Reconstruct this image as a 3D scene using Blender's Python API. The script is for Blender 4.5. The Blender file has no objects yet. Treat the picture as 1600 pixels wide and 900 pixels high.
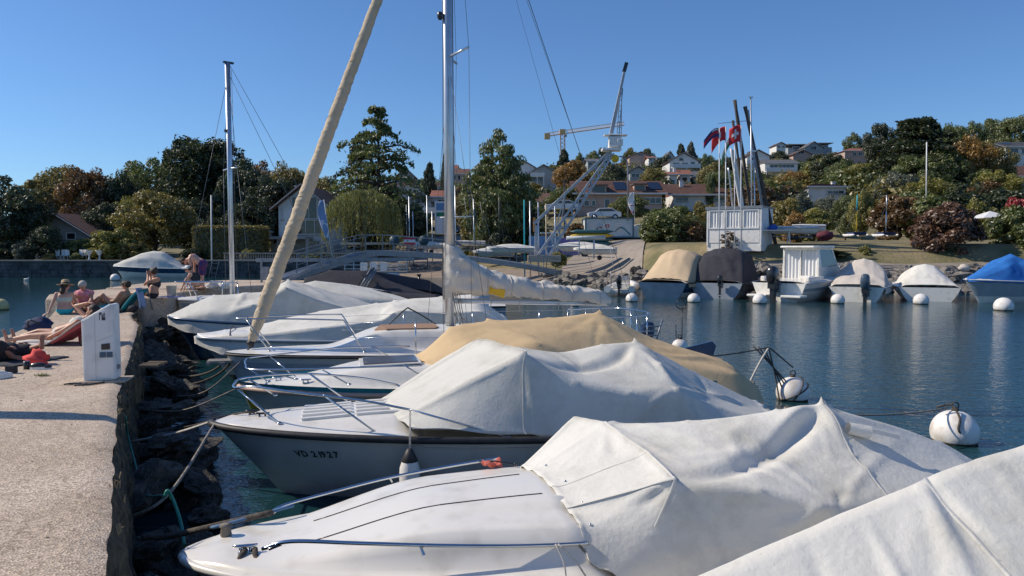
import bpy, math, random
import numpy as np
from mathutils import Vector, Matrix, noise
R=math.radians
rnd=random.Random(7)
sc=bpy.context.scene
col=sc.collection
# ---------------------------------------------------------------- camera
F=1200.0; H=2.8; PITCH=math.atan(60/1200.0)
cd=bpy.data.cameras.new('camera'); cam=bpy.data.objects.new('camera',cd); col.objects.link(cam)
cd.sensor_width=36; cd.lens=27.0; cd.clip_start=.05; cd.clip_end=3000
cam.location=(0,0,H); cam.rotation_euler=(R(90)-PITCH,0,0); sc.camera=cam
# ---------------------------------------------------------------- light
SUN_EL=39.0; SUN_AZ=-83.0          # compass style: 0 = +Y, negative = left
w=bpy.data.worlds.new("World"); sc.world=w; w.use_nodes=True
nt=w.node_tree; bg=nt.nodes['Background']
sky=nt.nodes.new('ShaderNodeTexSky'); sky.sky_type='NISHITA'; sky.sun_disc=False
sky.sun_elevation=R(SUN_EL); sky.sun_rotation=R(SUN_AZ%360); sky.altitude=400; sky.air_density=1.0; sky.dust_density=0.35; sky.ozone_density=2.6
tn=nt.nodes.new('ShaderNodeMixRGB'); tn.blend_type='MULTIPLY'; tn.inputs[0].default_value=1; tn.inputs[2].default_value=(.66,.915,1.225,1)
nt.links.new(sky.outputs[0],tn.inputs[1]); nt.links.new(tn.outputs[0],bg.inputs[0]); bg.inputs[1].default_value=0.094
sv=Vector((math.sin(R(SUN_AZ))*math.cos(R(SUN_EL)),math.cos(R(SUN_AZ))*math.cos(R(SUN_EL)),math.sin(R(SUN_EL))))
sd=bpy.data.lights.new('sun','SUN'); sd.energy=4.1; sd.angle=R(.5); sd.color=(1,.885,.73)
so=bpy.data.objects.new('sun',sd); col.objects.link(so); so.rotation_euler=sv.to_track_quat('Z','Y').to_euler(); so.location=(-30,0,40)
sc.view_settings.view_transform='Standard'; sc.view_settings.look='None'; sc.view_settings.gamma=1; sc.view_settings.exposure=0.12
# ---------------------------------------------------------------- helpers: positions
cp,sp=math.cos(PITCH),math.sin(PITCH)
def ray(px,py): return Vector((px-800, F*cp+(450-py)*sp, -F*sp+(450-py)*cp))
def at(px,py,Y):
    r=ray(px,py); k=Y/r.y; return Vector((r.x*k,Y,H+r.z*k))
def atz(px,py,z):
    r=ray(px,py); k=(z-H)/r.z; return Vector((r.x*k,r.y*k,z))
# ---------------------------------------------------------------- helpers: objects
def setp(o,label=None,cat=None,group=None,kind=None):
    if label: o['label']=label
    if cat: o['category']=cat
    if group: o['group']=group
    if kind: o['kind']=kind
    return o
def empty(name,loc=(0,0,0),rz=0,label=None,cat=None,group=None):
    o=bpy.data.objects.new(name,None); col.objects.link(o); o.location=loc; o.rotation_euler=(0,0,rz); o.empty_display_size=.2
    return setp(o,label,cat,group)
def link(name,me,parent=None,loc=None,mat=None):
    o=bpy.data.objects.new(name,me); col.objects.link(o)
    if parent is not None: o.parent=parent
    if loc is not None: o.location=loc
    return o
def copy_tree(o,parent=None):
    c=o.copy(); col.objects.link(c)
    if parent is not None: c.parent=parent
    for ch in [x for x in o.children]: copy_tree(ch,c)
    return c
def npmesh(name,V,Fc,mat,smooth=False):
    """V (n,3) array, Fc (m,k) int array (all same k)"""
    V=np.asarray(V,dtype=np.float32); Fc=np.asarray(Fc,dtype=np.int32)
    me=bpy.data.meshes.new(name); me.vertices.add(len(V)); me.vertices.foreach_set('co',V.ravel())
    k=Fc.shape[1]; me.loops.add(Fc.size); me.loops.foreach_set('vertex_index',Fc.ravel())
    me.polygons.add(len(Fc)); me.polygons.foreach_set('loop_start',np.arange(0,Fc.size,k,dtype=np.int32))
    me.polygons.foreach_set('loop_total',np.full(len(Fc),k,dtype=np.int32))
    me.polygons.foreach_set('use_smooth',np.full(len(Fc),bool(smooth)))
    me.update(calc_edges=True); me.materials.append(mat); return me
class G:
    def __init__(s): s.v=[]; s.f=[]; s.sm=[]
    def add(s,vs,fs,smooth=False):
        b=len(s.v); s.v+= [tuple(v) for v in vs]; s.f+=[tuple(b+i for i in f) for f in fs]; s.sm+=[smooth]*len(fs); return s
    def box(s,c,d,rz=0,M=None,taper=1.0):
        x,y,z=d[0]/2,d[1]/2,d[2]/2; vs=[]
        for k in (-1,1):
            t=taper if k>0 else 1
            for i,j in ((-1,-1),(1,-1),(1,1),(-1,1)): vs.append(Vector((i*x*t,j*y*t,k*z)))
        m=Matrix.Rotation(rz,3,'Z') if M is None else M
        vs=[m@v+Vector(c) for v in vs]
        return s.add(vs,[(3,2,1,0),(4,5,6,7),(0,1,5,4),(1,2,6,5),(2,3,7,6),(3,0,4,7)])
    def bar(s,a,b,wd,ht=None,up=Vector((0,0,1))):
        a=Vector(a);b=Vector(b); ht=ht or wd; d=(b-a).normalized()
        if abs(d.dot(up))>.99: up=Vector((0,1,0))
        x=d.cross(up).normalized()*wd/2; y=x.cross(d).normalized()*ht/2
        vs=[p+i*x+j*y for p in (a,b) for i,j in ((-1,-1),(1,-1),(1,1),(-1,1))]
        return s.add(vs,[(3,2,1,0),(4,5,6,7),(0,1,5,4),(1,2,6,5),(2,3,7,6),(3,0,4,7)])
    def tube(s,pts,r,seg=8,caps=True,closed=False,sc2=None):
        pts=[Vector(p) for p in pts]; n=len(pts); rr=r if isinstance(r,(list,tuple)) else [r]*n
        ring=[]; up=None
        for i,p in enumerate(pts):
            if closed: d=(pts[(i+1)%n]-pts[i-1])
            else: d=(pts[min(i+1,n-1)]-pts[max(i-1,0)])
            if d.length<1e-9: d=Vector((0,0,1))
            d.normalize()
            if up is None:
                up=Vector((0,0,1)) if abs(d.z)<.9 else Vector((1,0,0))
            x=up-d*up.dot(d)
            if x.length<1e-6: x=d.orthogonal()
            x.normalize(); up=x; y=d.cross(x)
            ring.append([p+(x*math.cos(2*math.pi*k/seg)+y*math.sin(2*math.pi*k/seg)*(sc2 or 1))*rr[i] for k in range(seg)])
        vs=[v for q in ring for v in q]; fs=[]
        m=n if closed else n-1
        for i in range(m):
            a=i*seg; b=((i+1)%n)*seg
            for k in range(seg): fs.append((a+k,a+(k+1)%seg,b+(k+1)%seg,b+k))
        s.add(vs,fs,True)
        if caps and not closed:
            b=len(s.v)-len(vs)
            s.f.append(tuple(b+k for k in reversed(range(seg)))); s.sm.append(False)
            s.f.append(tuple(b+(n-1)*seg+k for k in range(seg))); s.sm.append(False)
        return s
    def lathe(s,prof,c=(0,0,0),seg=20,M=None):
        vs=[];fs=[]
        for r_,z in prof:
            for k in range(seg):
                a=2*math.pi*k/seg; v=Vector((r_*math.cos(a),r_*math.sin(a),z))
                if M is not None: v=M@v
                vs.append(v+Vector(c))
        for i in range(len(prof)-1):
            for k in range(seg): fs.append((i*seg+k,i*seg+(k+1)%seg,(i+1)*seg+(k+1)%seg,(i+1)*seg+k))
        return s.add(vs,fs,True)
    def ball(s,c,r,seg=16,rings=10,sc3=(1,1,1),M=None,jit=0,seed=0):
        prof=[]; vs=[];fs=[]; rr=random.Random(seed)
        for i in range(rings+1):
            ph=-math.pi/2+math.pi*i/rings
            for k in range(seg):
                a=2*math.pi*k/seg
                q=Vector((math.cos(ph)*math.cos(a),math.cos(ph)*math.sin(a),math.sin(ph)))
                e=r
                if jit: e=r*(1+jit*noise.noise(q*1.7+Vector((seed*3.1,seed,0)))+jit*.5*noise.noise(q*4+Vector((seed,0,seed))))
                v=Vector((q.x*sc3[0],q.y*sc3[1],q.z*sc3[2]))*e
                if M is not None: v=M@v
                vs.append(v+Vector(c))
        for i in range(rings):
            for k in range(seg): fs.append((i*seg+k,i*seg+(k+1)%seg,(i+1)*seg+(k+1)%seg,(i+1)*seg+k))
        return s.add(vs,fs,True)
    def prism(s,poly,z0,z1,smooth=False):
        n=len(poly); vs=[(p[0],p[1],z0) for p in poly]+[(p[0],p[1],z1) for p in poly]
        fs=[tuple(reversed(range(n))),tuple(range(n,2*n))]+[(i,(i+1)%n,n+(i+1)%n,n+i) for i in range(n)]
        return s.add(vs,fs,smooth)
    def plate(s,pts,th):
        """planar polygon given in 3d, thickened along its normal"""
        p=[Vector(q) for q in pts]; n=(p[1]-p[0]).cross(p[2]-p[0]).normalized()*th/2; k=len(p)
        vs=[q+n for q in p]+[q-n for q in p]
        return s.add(vs,[tuple(range(k)),tuple(reversed(range(k,2*k)))]+[(i,i+k,(i+1)%k+k,(i+1)%k) for i in range(k)])
    def grid(s,fn,nu,nv,smooth=True):
        vs=[fn(i/nu,j/nv) for i in range(nu+1) for j in range(nv+1)]
        fs=[(i*(nv+1)+j,(i+1)*(nv+1)+j,(i+1)*(nv+1)+j+1,i*(nv+1)+j+1) for i in range(nu) for j in range(nv)]
        return s.add(vs,fs,smooth)
    def build(s,name,mat,parent=None,bevel=0,label=None):
        me=bpy.data.meshes.new(name); me.from_pydata([tuple(v) for v in s.v],[],s.f)
        me.polygons.foreach_set('use_smooth',s.sm); me.materials.append(mat); me.update()
        o=link(name,me,parent)
        if bevel:
            m=o.modifiers.new('bevel','BEVEL'); m.width=bevel; m.segments=2; m.limit_method='ANGLE'; m.angle_limit=R(40)
        if label: o['label']=label
        return o
def spline(pts,n=8):
    """Catmull-Rom through points"""
    P=[Vector(p) for p in pts]; P=[P[0]*2-P[1]]+P+[P[-1]*2-P[-2]]; out=[]
    for i in range(1,len(P)-2):
        a,b,c,d=P[i-1:i+3]
        for k in range(n):
            t=k/n; out.append(.5*((2*b)+(c-a)*t+(2*a-5*b+4*c-d)*t*t+(3*b-a-3*c+d)*t**3))
    out.append(P[-2]); return out
def smooth01(x): x=max(0,min(1,x)); return x*x*(3-2*x)
def lerp(a,b,t): return a+(b-a)*t
def interp(x,xs,ys):
    if x<=xs[0]: return ys[0]
    for i in range(len(xs)-1):
        if x<=xs[i+1]: return lerp(ys[i],ys[i+1],(x-xs[i])/(xs[i+1]-xs[i]))
    return ys[-1]
# ---------------------------------------------------------------- materials
def M(name,c,rough=.6,metal=0,c2=None,scale=3,mixlo=.35,mixhi=.65,bump=0,bscale=30,detail=6,spec=.5,var=.06,coord='Object',stretch=(1,1,1),coat=0,rand=0):
    m=bpy.data.materials.new(name); m.use_nodes=True; N=m.node_tree.nodes; Lk=m.node_tree.links; p=N['Principled BSDF']
    p.inputs['Roughness'].default_value=rough; p.inputs['Metallic'].default_value=metal; p.inputs['Specular IOR Level'].default_value=spec
    if coat: p.inputs['Coat Weight'].default_value=coat; p.inputs['Coat Roughness'].default_value=.1
    tc=N.new('ShaderNodeTexCoord'); mp=N.new('ShaderNodeMapping'); mp.inputs['Scale'].default_value=stretch
    Lk.new(tc.outputs[coord],mp.inputs[0])
    n1=N.new('ShaderNodeTexNoise'); n1.inputs['Scale'].default_value=scale; n1.inputs['Detail'].default_value=detail; Lk.new(mp.outputs[0],n1.inputs[0])
    rp=N.new('ShaderNodeValToRGB'); rp.color_ramp.elements[0].position=mixlo; rp.color_ramp.elements[1].position=mixhi
    if c2 is None: c2=tuple(x*(1-2*var) for x in c)
    rp.color_ramp.elements[0].color=(*c2,1); rp.color_ramp.elements[1].color=(*c,1); Lk.new(n1.outputs[0],rp.inputs[0])
    out=rp.outputs[0]
    if rand:
        oi=N.new('ShaderNodeObjectInfo'); hs=N.new('ShaderNodeHueSaturation'); mr=N.new('ShaderNodeMapRange')
        mr.inputs['To Min'].default_value=1-rand; mr.inputs['To Max'].default_value=1+rand
        Lk.new(oi.outputs['Random'],mr.inputs[0]); Lk.new(mr.outputs[0],hs.inputs['Value']); Lk.new(out,hs.inputs['Color']); out=hs.outputs[0]
    Lk.new(out,p.inputs['Base Color'])
    if bump:
        n2=N.new('ShaderNodeTexNoise'); n2.inputs['Scale'].default_value=bscale; n2.inputs['Detail'].default_value=5; Lk.new(mp.outputs[0],n2.inputs[0])
        b=N.new('ShaderNodeBump'); b.inputs['Strength'].default_value=1; b.inputs['Distance'].default_value=bump; Lk.new(n2.outputs[0],b.inputs['Height']); Lk.new(b.outputs[0],p.inputs['Normal'])
    return m
def leafmat(name,c,c2,val=.35):
    m=bpy.data.materials.new(name); m.use_nodes=True; N=m.node_tree.nodes; Lk=m.node_tree.links; N.remove(N['Principled BSDF'])
    out=N['Material Output']; ge=N.new('ShaderNodeNewGeometry'); mx=N.new('ShaderNodeMixRGB'); mx.inputs[1].default_value=(*c,1); mx.inputs[2].default_value=(*c2,1)
    Lk.new(ge.outputs['Random Per Island'],mx.inputs[0])
    tc=N.new('ShaderNodeTexCoord'); n1=N.new('ShaderNodeTexNoise'); n1.inputs['Scale'].default_value=4; Lk.new(tc.outputs['Object'],n1.inputs[0])
    hs=N.new('ShaderNodeHueSaturation'); mr=N.new('ShaderNodeMapRange'); mr.inputs['From Min'].default_value=.3; mr.inputs['From Max'].default_value=.7
    mr.inputs['To Min'].default_value=1-val; mr.inputs['To Max'].default_value=1+val
    Lk.new(n1.outputs[0],mr.inputs[0]); Lk.new(mr.outputs[0],hs.inputs['Value']); Lk.new(mx.outputs[0],hs.inputs['Color'])
    d=N.new('ShaderNodeBsdfDiffuse'); t=N.new('ShaderNodeBsdfTranslucent'); g=N.new('ShaderNodeBsdfGlossy'); g.inputs['Roughness'].default_value=.45
    Lk.new(hs.outputs[0],d.inputs[0]); Lk.new(hs.outputs[0],t.inputs[0])
    a=N.new('ShaderNodeMixShader'); a.inputs[0].default_value=.38; Lk.new(d.outputs[0],a.inputs[1]); Lk.new(t.outputs[0],a.inputs[2])
    b=N.new('ShaderNodeMixShader'); b.inputs[0].default_value=.07; Lk.new(a.outputs[0],b.inputs[1]); Lk.new(g.outputs[0],b.inputs[2]); Lk.new(b.outputs[0],out.inputs[0])
    return m
def fabric(name,c,c2,weave=260,rough=.85,stain=.5):
    """tarpaulin: woven relief, soft stains and creases"""
    m=bpy.data.materials.new(name); m.use_nodes=True; N=m.node_tree.nodes; Lk=m.node_tree.links; p=N['Principled BSDF']
    p.inputs['Roughness'].default_value=rough; p.inputs['Specular IOR Level'].default_value=.1
    tc=N.new('ShaderNodeTexCoord')
    n1=N.new('ShaderNodeTexNoise'); n1.inputs['Scale'].default_value=1.6; n1.inputs['Detail'].default_value=8; n1.inputs['Roughness'].default_value=.65; Lk.new(tc.outputs['Object'],n1.inputs[0])
    rp=N.new('ShaderNodeValToRGB'); rp.color_ramp.elements[0].position=.28; rp.color_ramp.elements[1].position=.52
    rp.color_ramp.elements[0].color=(*c2,1); rp.color_ramp.elements[1].color=(*c,1); Lk.new(n1.outputs[0],rp.inputs[0])
    ns=N.new('ShaderNodeTexNoise'); ns.inputs['Scale'].default_value=55; ns.inputs['Detail'].default_value=3; Lk.new(tc.outputs['Object'],ns.inputs[0])
    r2=N.new('ShaderNodeValToRGB'); r2.color_ramp.elements[0].position=.24; r2.color_ramp.elements[1].position=.33
    r2.color_ramp.elements[0].color=(.6,.58,.52,1); r2.color_ramp.elements[1].color=(1,1,1,1); Lk.new(ns.outputs[0],r2.inputs[0])
    mu=N.new('ShaderNodeMixRGB'); mu.blend_type='MULTIPLY'; mu.inputs[0].default_value=stain; Lk.new(rp.outputs[0],mu.inputs[1]); Lk.new(r2.outputs[0],mu.inputs[2])
    Lk.new(mu.outputs[0],p.inputs['Base Color'])
    n2=N.new('ShaderNodeTexNoise'); n2.noise_type='RIDGED_MULTIFRACTAL'; n2.inputs['Scale'].default_value=5; n2.inputs['Detail'].default_value=5; n2.inputs['Distortion'].default_value=.2; Lk.new(tc.outputs['Object'],n2.inputs[0])
    n3=N.new('ShaderNodeTexNoise'); n3.inputs['Scale'].default_value=weave; n3.inputs['Detail'].default_value=2; Lk.new(tc.outputs['Object'],n3.inputs[0])
    b1=N.new('ShaderNodeBump'); b1.inputs['Distance'].default_value=.006; Lk.new(n2.outputs[0],b1.inputs['Height'])
    n4=N.new('ShaderNodeTexNoise'); n4.inputs['Scale'].default_value=28; n4.inputs['Detail'].default_value=4; Lk.new(tc.outputs['Object'],n4.inputs[0]); b3=N.new('ShaderNodeBump'); b3.inputs['Distance'].default_value=.004; Lk.new(n4.outputs[0],b3.inputs['Height']); Lk.new(b1.outputs[0],b3.inputs['Normal'])
    b2=N.new('ShaderNodeBump'); b2.inputs['Distance'].default_value=.0015; Lk.new(n3.outputs[0],b2.inputs['Height']); Lk.new(b3.outputs[0],b2.inputs['Normal']); Lk.new(b2.outputs[0],p.inputs['Normal'])
    return m
MT={}
MT['gel']=M('white_gelcoat',(.80,.77,.70),.3,c2=(.66,.63,.56),scale=4,mixlo=.3,mixhi=.5,detail=14,spec=.5,coat=.25)
MT['gelgrey']=M('grey_gelcoat',(.36,.40,.45),.3,c2=(.30,.34,.38),scale=2)
MT['gelblue']=M('navy_gelcoat',(.03,.07,.14),.22,c2=(.02,.05,.10),scale=2)
MT['gelcream']=M('pale_grey_gelcoat',(.55,.57,.58),.3,c2=(.45,.47,.47),scale=2)
MT['yellow']=M('yellow_antifouling',(.42,.32,.03),.6,c2=(.25,.20,.03),scale=4)
MT['teal']=M('teal_stripe',(.02,.22,.28),.35)
MT['pinkrub']=M('faded_pink_rub_rail',(.60,.40,.30),.5,c2=(.5,.34,.26))
MT['rubber']=M('black_rubber',(.018,.018,.02),.55,c2=(.035,.035,.035),scale=8)
MT['steel']=M('stainless_steel',(.62,.64,.66),.17,metal=1,var=.05)
MT['alu']=M('anodised_aluminium',(.62,.65,.68),.38,metal=.85,var=.05)
MT['derrick']=M('pale_grey_derrick_paint',(.50,.52,.54),.55,c2=(.36,.38,.40),scale=5)
MT['galv']=M('galvanised_steel',(.30,.32,.34),.5,metal=.5,c2=(.22,.24,.26),scale=6)
MT['wire']=M('dark_wire',(.10,.11,.12),.4,metal=.5)
MT['rope']=M('weathered_rope',(.34,.30,.25),.9,c2=(.16,.14,.12),scale=25,bump=.004,bscale=90)
MT['ropew']=M('pale_rope',(.62,.60,.54),.9,c2=(.42,.40,.36),scale=25,bump=.003,bscale=110)
MT['ropedark']=M('dark_algae_rope',(.05,.045,.04),.95,c2=(.12,.10,.08),scale=20,bump=.01,bscale=60)
MT['ropegreen']=M('green_hose',(.04,.30,.22),.5,c2=(.03,.20,.16))
MT['cwhite']=fabric('white_tarpaulin',(.70,.685,.63),(.52,.505,.44))
MT['cgrey']=fabric('light_grey_tarpaulin',(.62,.61,.56),(.47,.46,.41))
MT['cgrey2']=fabric('blue_grey_tarpaulin',(.52,.56,.58),(.42,.46,.48))
MT['cbeige']=fabric('beige_tarpaulin',(.62,.46,.27),(.50,.36,.21))
MT['ctan']=fabric('tan_tarpaulin',(.60,.46,.30),(.52,.39,.26))
MT['cblack']=fabric('charcoal_tarpaulin',(.055,.055,.065),(.035,.035,.042))
MT['cblue']=fabric('blue_tarpaulin',(.035,.17,.50),(.03,.12,.38))
MT['cstone']=fabric('stone_coloured_tarpaulin',(.58,.53,.47),(.46,.42,.37))
MT['sail']=fabric('sail_cover_cloth',(.66,.62,.55),(.50,.46,.40))
MT['genoa']=fabric('rolled_tan_sail_cloth',(.60,.49,.35),(.46,.37,.25))
MT['sailyellow']=M('yellow_patch',(.75,.48,.03),.7)
MT['concrete']=None
MT['rock']=M('wet_dark_rock',(.12,.105,.085),.85,c2=(.035,.032,.028),scale=3.2,bump=.05,bscale=9)
MT['rockp']=M('pale_shore_rock',(.27,.245,.215),.9,c2=(.10,.09,.08),scale=3,bump=.05,bscale=9)
MT['moss']=M('algae_and_dry_grass_wall',(.13,.105,.06),.95,c2=(.022,.02,.015),scale=9,bump=.05,bscale=22)
MT['bark']=M('bark',(.10,.08,.06),.9,c2=(.05,.04,.03),scale=14,bump=.03,bscale=25,stretch=(1,1,.3))
MT['barkgrey']=M('grey_bark',(.22,.20,.17),.9,c2=(.10,.09,.08),scale=14,bump=.03,bscale=25,stretch=(1,1,.3))
MT['white']=M('white_paint',(.80,.80,.78),.5,c2=(.68,.68,.66),scale=4)
MT['dirtywhite']=M('weathered_white_panel',(.80,.78,.74),.5,c2=(.60,.59,.56),scale=5,mixlo=.25,mixhi=.5)
MT['black']=M('black_plastic',(.02,.02,.023),.3,coat=.3)
MT['navy']=M('navy_cloth',(.02,.035,.10),.85)
MT['darkcloth']=M('dark_cloth',(.03,.03,.035),.9)
MT['skin']=M('sun_tanned_skin',(.52,.27,.17),.5,c2=(.44,.21,.13),scale=6)
MT['skin2']=M('fair_skin',(.62,.36,.26),.5,c2=(.55,.29,.2),scale=6)
MT['skin3']=M('brown_skin',(.38,.18,.10),.5,c2=(.30,.14,.08),scale=6)
MT['hairdark']=M('dark_brown_hair',(.035,.02,.012),.6,bump=.01,bscale=60)
MT['hairgrey']=M('grey_hair',(.45,.42,.37),.7,bump=.01,bscale=60)
MT['straw']=M('straw_hat',(.55,.40,.22),.85,c2=(.40,.28,.15),scale=40,bump=.004,bscale=120)
MT['turq']=M('turquoise_cloth',(.02,.42,.50),.8)
MT['tealcloth']=M('teal_cloth',(.01,.22,.26),.85,bump=.004,bscale=60)
MT['pinkcloth']=M('pink_cloth',(.55,.12,.20),.85,c2=(.62,.30,.34),scale=14)
MT['redcloth']=M('coral_red_cloth',(.75,.08,.07),.85,bump=.01,bscale=20)
MT['pinkbag']=M('pink_red_bag',(.55,.10,.11),.7)
MT['beach']=M('striped_beach_towel',(.62,.60,.58),.95,bump=.004,bscale=150)
MT['towelblue']=M('pale_blue_towel',(.28,.36,.55),.95)
MT['shorts']=M('patterned_swim_shorts',(.02,.03,.14),.8,c2=(.16,.03,.08),scale=12,mixlo=.45,mixhi=.55)
MT['asphalt']=M('pale_tarmac',(.33,.285,.24),.9,c2=(.25,.215,.18),scale=1.5,bump=.01,bscale=40)
MT['sand']=M('shingle_beach',(.30,.235,.18),.95,c2=(.22,.17,.13),scale=.9,bump=.03,bscale=12)
MT['stonewall']=M('dark_quay_stone',(.13,.13,.13),.85,c2=(.04,.042,.045),scale=1.1,bump=.08,bscale=4)
MT['coping']=M('coping_stone',(.33,.31,.28),.85,c2=(.25,.23,.2),scale=2)
MT['tileroof']=M('brown_roof_tiles',(.17,.085,.06),.85,c2=(.10,.055,.045),scale=2.2,bump=.03,bscale=10)
MT['tilered']=M('red_roof_tiles',(.32,.12,.075),.85,c2=(.20,.08,.055),scale=2.2,bump=.03,bscale=10)
MT['tilegrey']=M('grey_roof_tiles',(.15,.15,.155),.8,c2=(.09,.09,.10),scale=2.2,bump=.03,bscale=10)
MT['plaster']=M('pale_render',(.55,.53,.49),.85,c2=(.45,.43,.4),scale=.8)
MT['plasterwhite']=M('white_render',(.74,.73,.70),.85,c2=(.64,.63,.60),scale=.8)
MT['plasterpink']=M('pinkish_render',(.55,.40,.33),.85,c2=(.46,.33,.27),scale=.8)
MT['plastergrey']=M('grey_render',(.36,.39,.40),.85,c2=(.29,.31,.32),scale=.8)
MT['glass']=M('window_glass',(.02,.03,.04),.08,spec=.8,var=.1)
MT['curtain']=M('white_curtain',(.74,.74,.73),.9,bump=.02,bscale=8,stretch=(3,3,.2))
MT['solar']=M('solar_panel',(.012,.015,.025),.2)
MT['orange']=M('crane_orange_paint',(.70,.25,.06),.6,c2=(.70,.36,.14),scale=2)
MT['cranecream']=M('crane_cream_paint',(.80,.50,.20),.6)
MT['signred']=M('sign_red',(.50,.02,.04),.4)
MT['flagred']=M('flag_red',(.60,.03,.04),.8)
MT['flagwhite']=M('flag_white',(.75,.75,.75),.8)
MT['flaggreen']=M('flag_green',(.02,.22,.12),.8)
MT['flagblue']=M('flag_dark_blue',(.03,.04,.16),.8)
MT['bluecloth']=M('royal_blue_cloth',(.03,.11,.45),.8)
MT['bluepaint']=M('blue_painted_panel',(.06,.20,.42),.5,c2=(.16,.30,.48),scale=4)
MT['wood']=M('weathered_wood',(.22,.16,.10),.85,c2=(.12,.09,.06),scale=6,stretch=(.3,6,6),bump=.01,bscale=30)
MT['teak']=M('teak_hatch',(.36,.22,.13),.7,c2=(.28,.17,.1),scale=6,stretch=(1,12,1))
MT['carpaint']=M('white_car_paint',(.72,.73,.74),.25,coat=.6)
MT['dry']=M('dry_grass_stalks',(.34,.25,.14),.9)
MT['petrol']=M('dark_teal_sign_back',(.03,.07,.09),.5)
# ================================================================ SETTING
def concrete_mat():
    m=bpy.data.materials.new('exposed_aggregate_concrete'); m.use_nodes=True; N=m.node_tree.nodes; Lk=m.node_tree.links; p=N['Principled BSDF']; p.inputs['Roughness'].default_value=.9
    tc=N.new('ShaderNodeTexCoord')
    def nz(s,d=5,r=.6):
        n=N.new('ShaderNodeTexNoise'); n.inputs['Scale'].default_value=s; n.inputs['Detail'].default_value=d; n.inputs['Roughness'].default_value=r; Lk.new(tc.outputs['Object'],n.inputs[0]); return n
    a=nz(.9,8); r1=N.new('ShaderNodeValToRGB'); r1.color_ramp.elements[0].position=.3; r1.color_ramp.elements[1].position=.7
    r1.color_ramp.elements[0].color=(.42,.335,.255,1); r1.color_ramp.elements[1].color=(.60,.50,.41,1); Lk.new(a.outputs[0],r1.inputs[0])
    v=N.new('ShaderNodeTexVoronoi'); v.inputs['Scale'].default_value=75; Lk.new(tc.outputs['Object'],v.inputs[0])
    r2=N.new('ShaderNodeValToRGB'); r2.color_ramp.elements[0].position=.0; r2.color_ramp.elements[1].position=1; r2.color_ramp.elements[0].color=(.42,.38,.33,1); r2.color_ramp.elements[1].color=(1.5,1.48,1.42,1)
    sp_=N.new('ShaderNodeSeparateColor'); Lk.new(v.outputs['Color'],sp_.inputs[0]); Lk.new(sp_.outputs[0],r2.inputs[0])
    mu=N.new('ShaderNodeMixRGB'); mu.blend_type='MULTIPLY'; mu.inputs[0].default_value=.75; Lk.new(r1.outputs[0],mu.inputs[1]); Lk.new(r2.outputs[0],mu.inputs[2])
    b=nz(2.6,6,.7); r3=N.new('ShaderNodeValToRGB'); r3.color_ramp.elements[0].position=.60; r3.color_ramp.elements[1].position=.74; r3.color_ramp.elements[0].color=(0,0,0,1); r3.color_ramp.elements[1].color=(1,1,1,1); Lk.new(b.outputs[0],r3.inputs[0])
    mx=N.new('ShaderNodeMixRGB'); mx.inputs[2].default_value=(.66,.61,.55,1); ma=N.new('ShaderNodeMath'); ma.operation='MULTIPLY'; ma.inputs[1].default_value=.55; Lk.new(r3.outputs[0],ma.inputs[0]); Lk.new(ma.outputs[0],mx.inputs[0]); Lk.new(mu.outputs[0],mx.inputs[1])
    c=nz(5,9,.8); r4=N.new('ShaderNodeValToRGB'); r4.color_ramp.elements[0].position=.30; r4.color_ramp.elements[1].position=.42; r4.color_ramp.elements[0].color=(.55,.52,.5,1); r4.color_ramp.elements[1].color=(1,1,1,1); Lk.new(c.outputs[0],r4.inputs[0])
    wv=nz(1.7,4); wm=N.new('ShaderNodeMixRGB'); wm.inputs[0].default_value=.35; Lk.new(tc.outputs['Object'],wm.inputs[1]); Lk.new(wv.outputs['Color'],wm.inputs[2])
    ve=N.new('ShaderNodeTexVoronoi'); ve.feature='DISTANCE_TO_EDGE'; ve.inputs['Scale'].default_value=.55; Lk.new(wm.outputs[0],ve.inputs[0])
    r6=N.new('ShaderNodeValToRGB'); r6.color_ramp.elements[0].position=.0; r6.color_ramp.elements[1].position=.012; r6.color_ramp.elements[0].color=(.5,.47,.44,1); r6.color_ramp.elements[1].color=(1,1,1,1); Lk.new(ve.outputs['Distance'],r6.inputs[0])
    mk=N.new('ShaderNodeMixRGB'); mk.blend_type='MULTIPLY'; mk.inputs[0].default_value=.35; Lk.new(mx.outputs[0],mk.inputs[1]); Lk.new(r6.outputs[0],mk.inputs[2]); mx=mk
    m2=N.new('ShaderNodeMixRGB'); m2.blend_type='MULTIPLY'; m2.inputs[0].default_value=.8; Lk.new(mx.outputs[0],m2.inputs[1]); Lk.new(r4.outputs[0],m2.inputs[2]); Lk.new(m2.outputs[0],p.inputs['Base Color'])
    b1=N.new('ShaderNodeBump'); b1.inputs['Distance'].default_value=.006; Lk.new(v.outputs['Distance'],b1.inputs['Height'])
    n5=nz(8,6); b2=N.new('ShaderNodeBump'); b2.inputs['Distance'].default_value=.012; Lk.new(n5.outputs[0],b2.inputs['Height']); Lk.new(b1.outputs[0],b2.inputs['Normal']); Lk.new(b2.outputs[0],p.inputs['Normal'])
    return m
MT['concrete']=concrete_mat()
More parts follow.
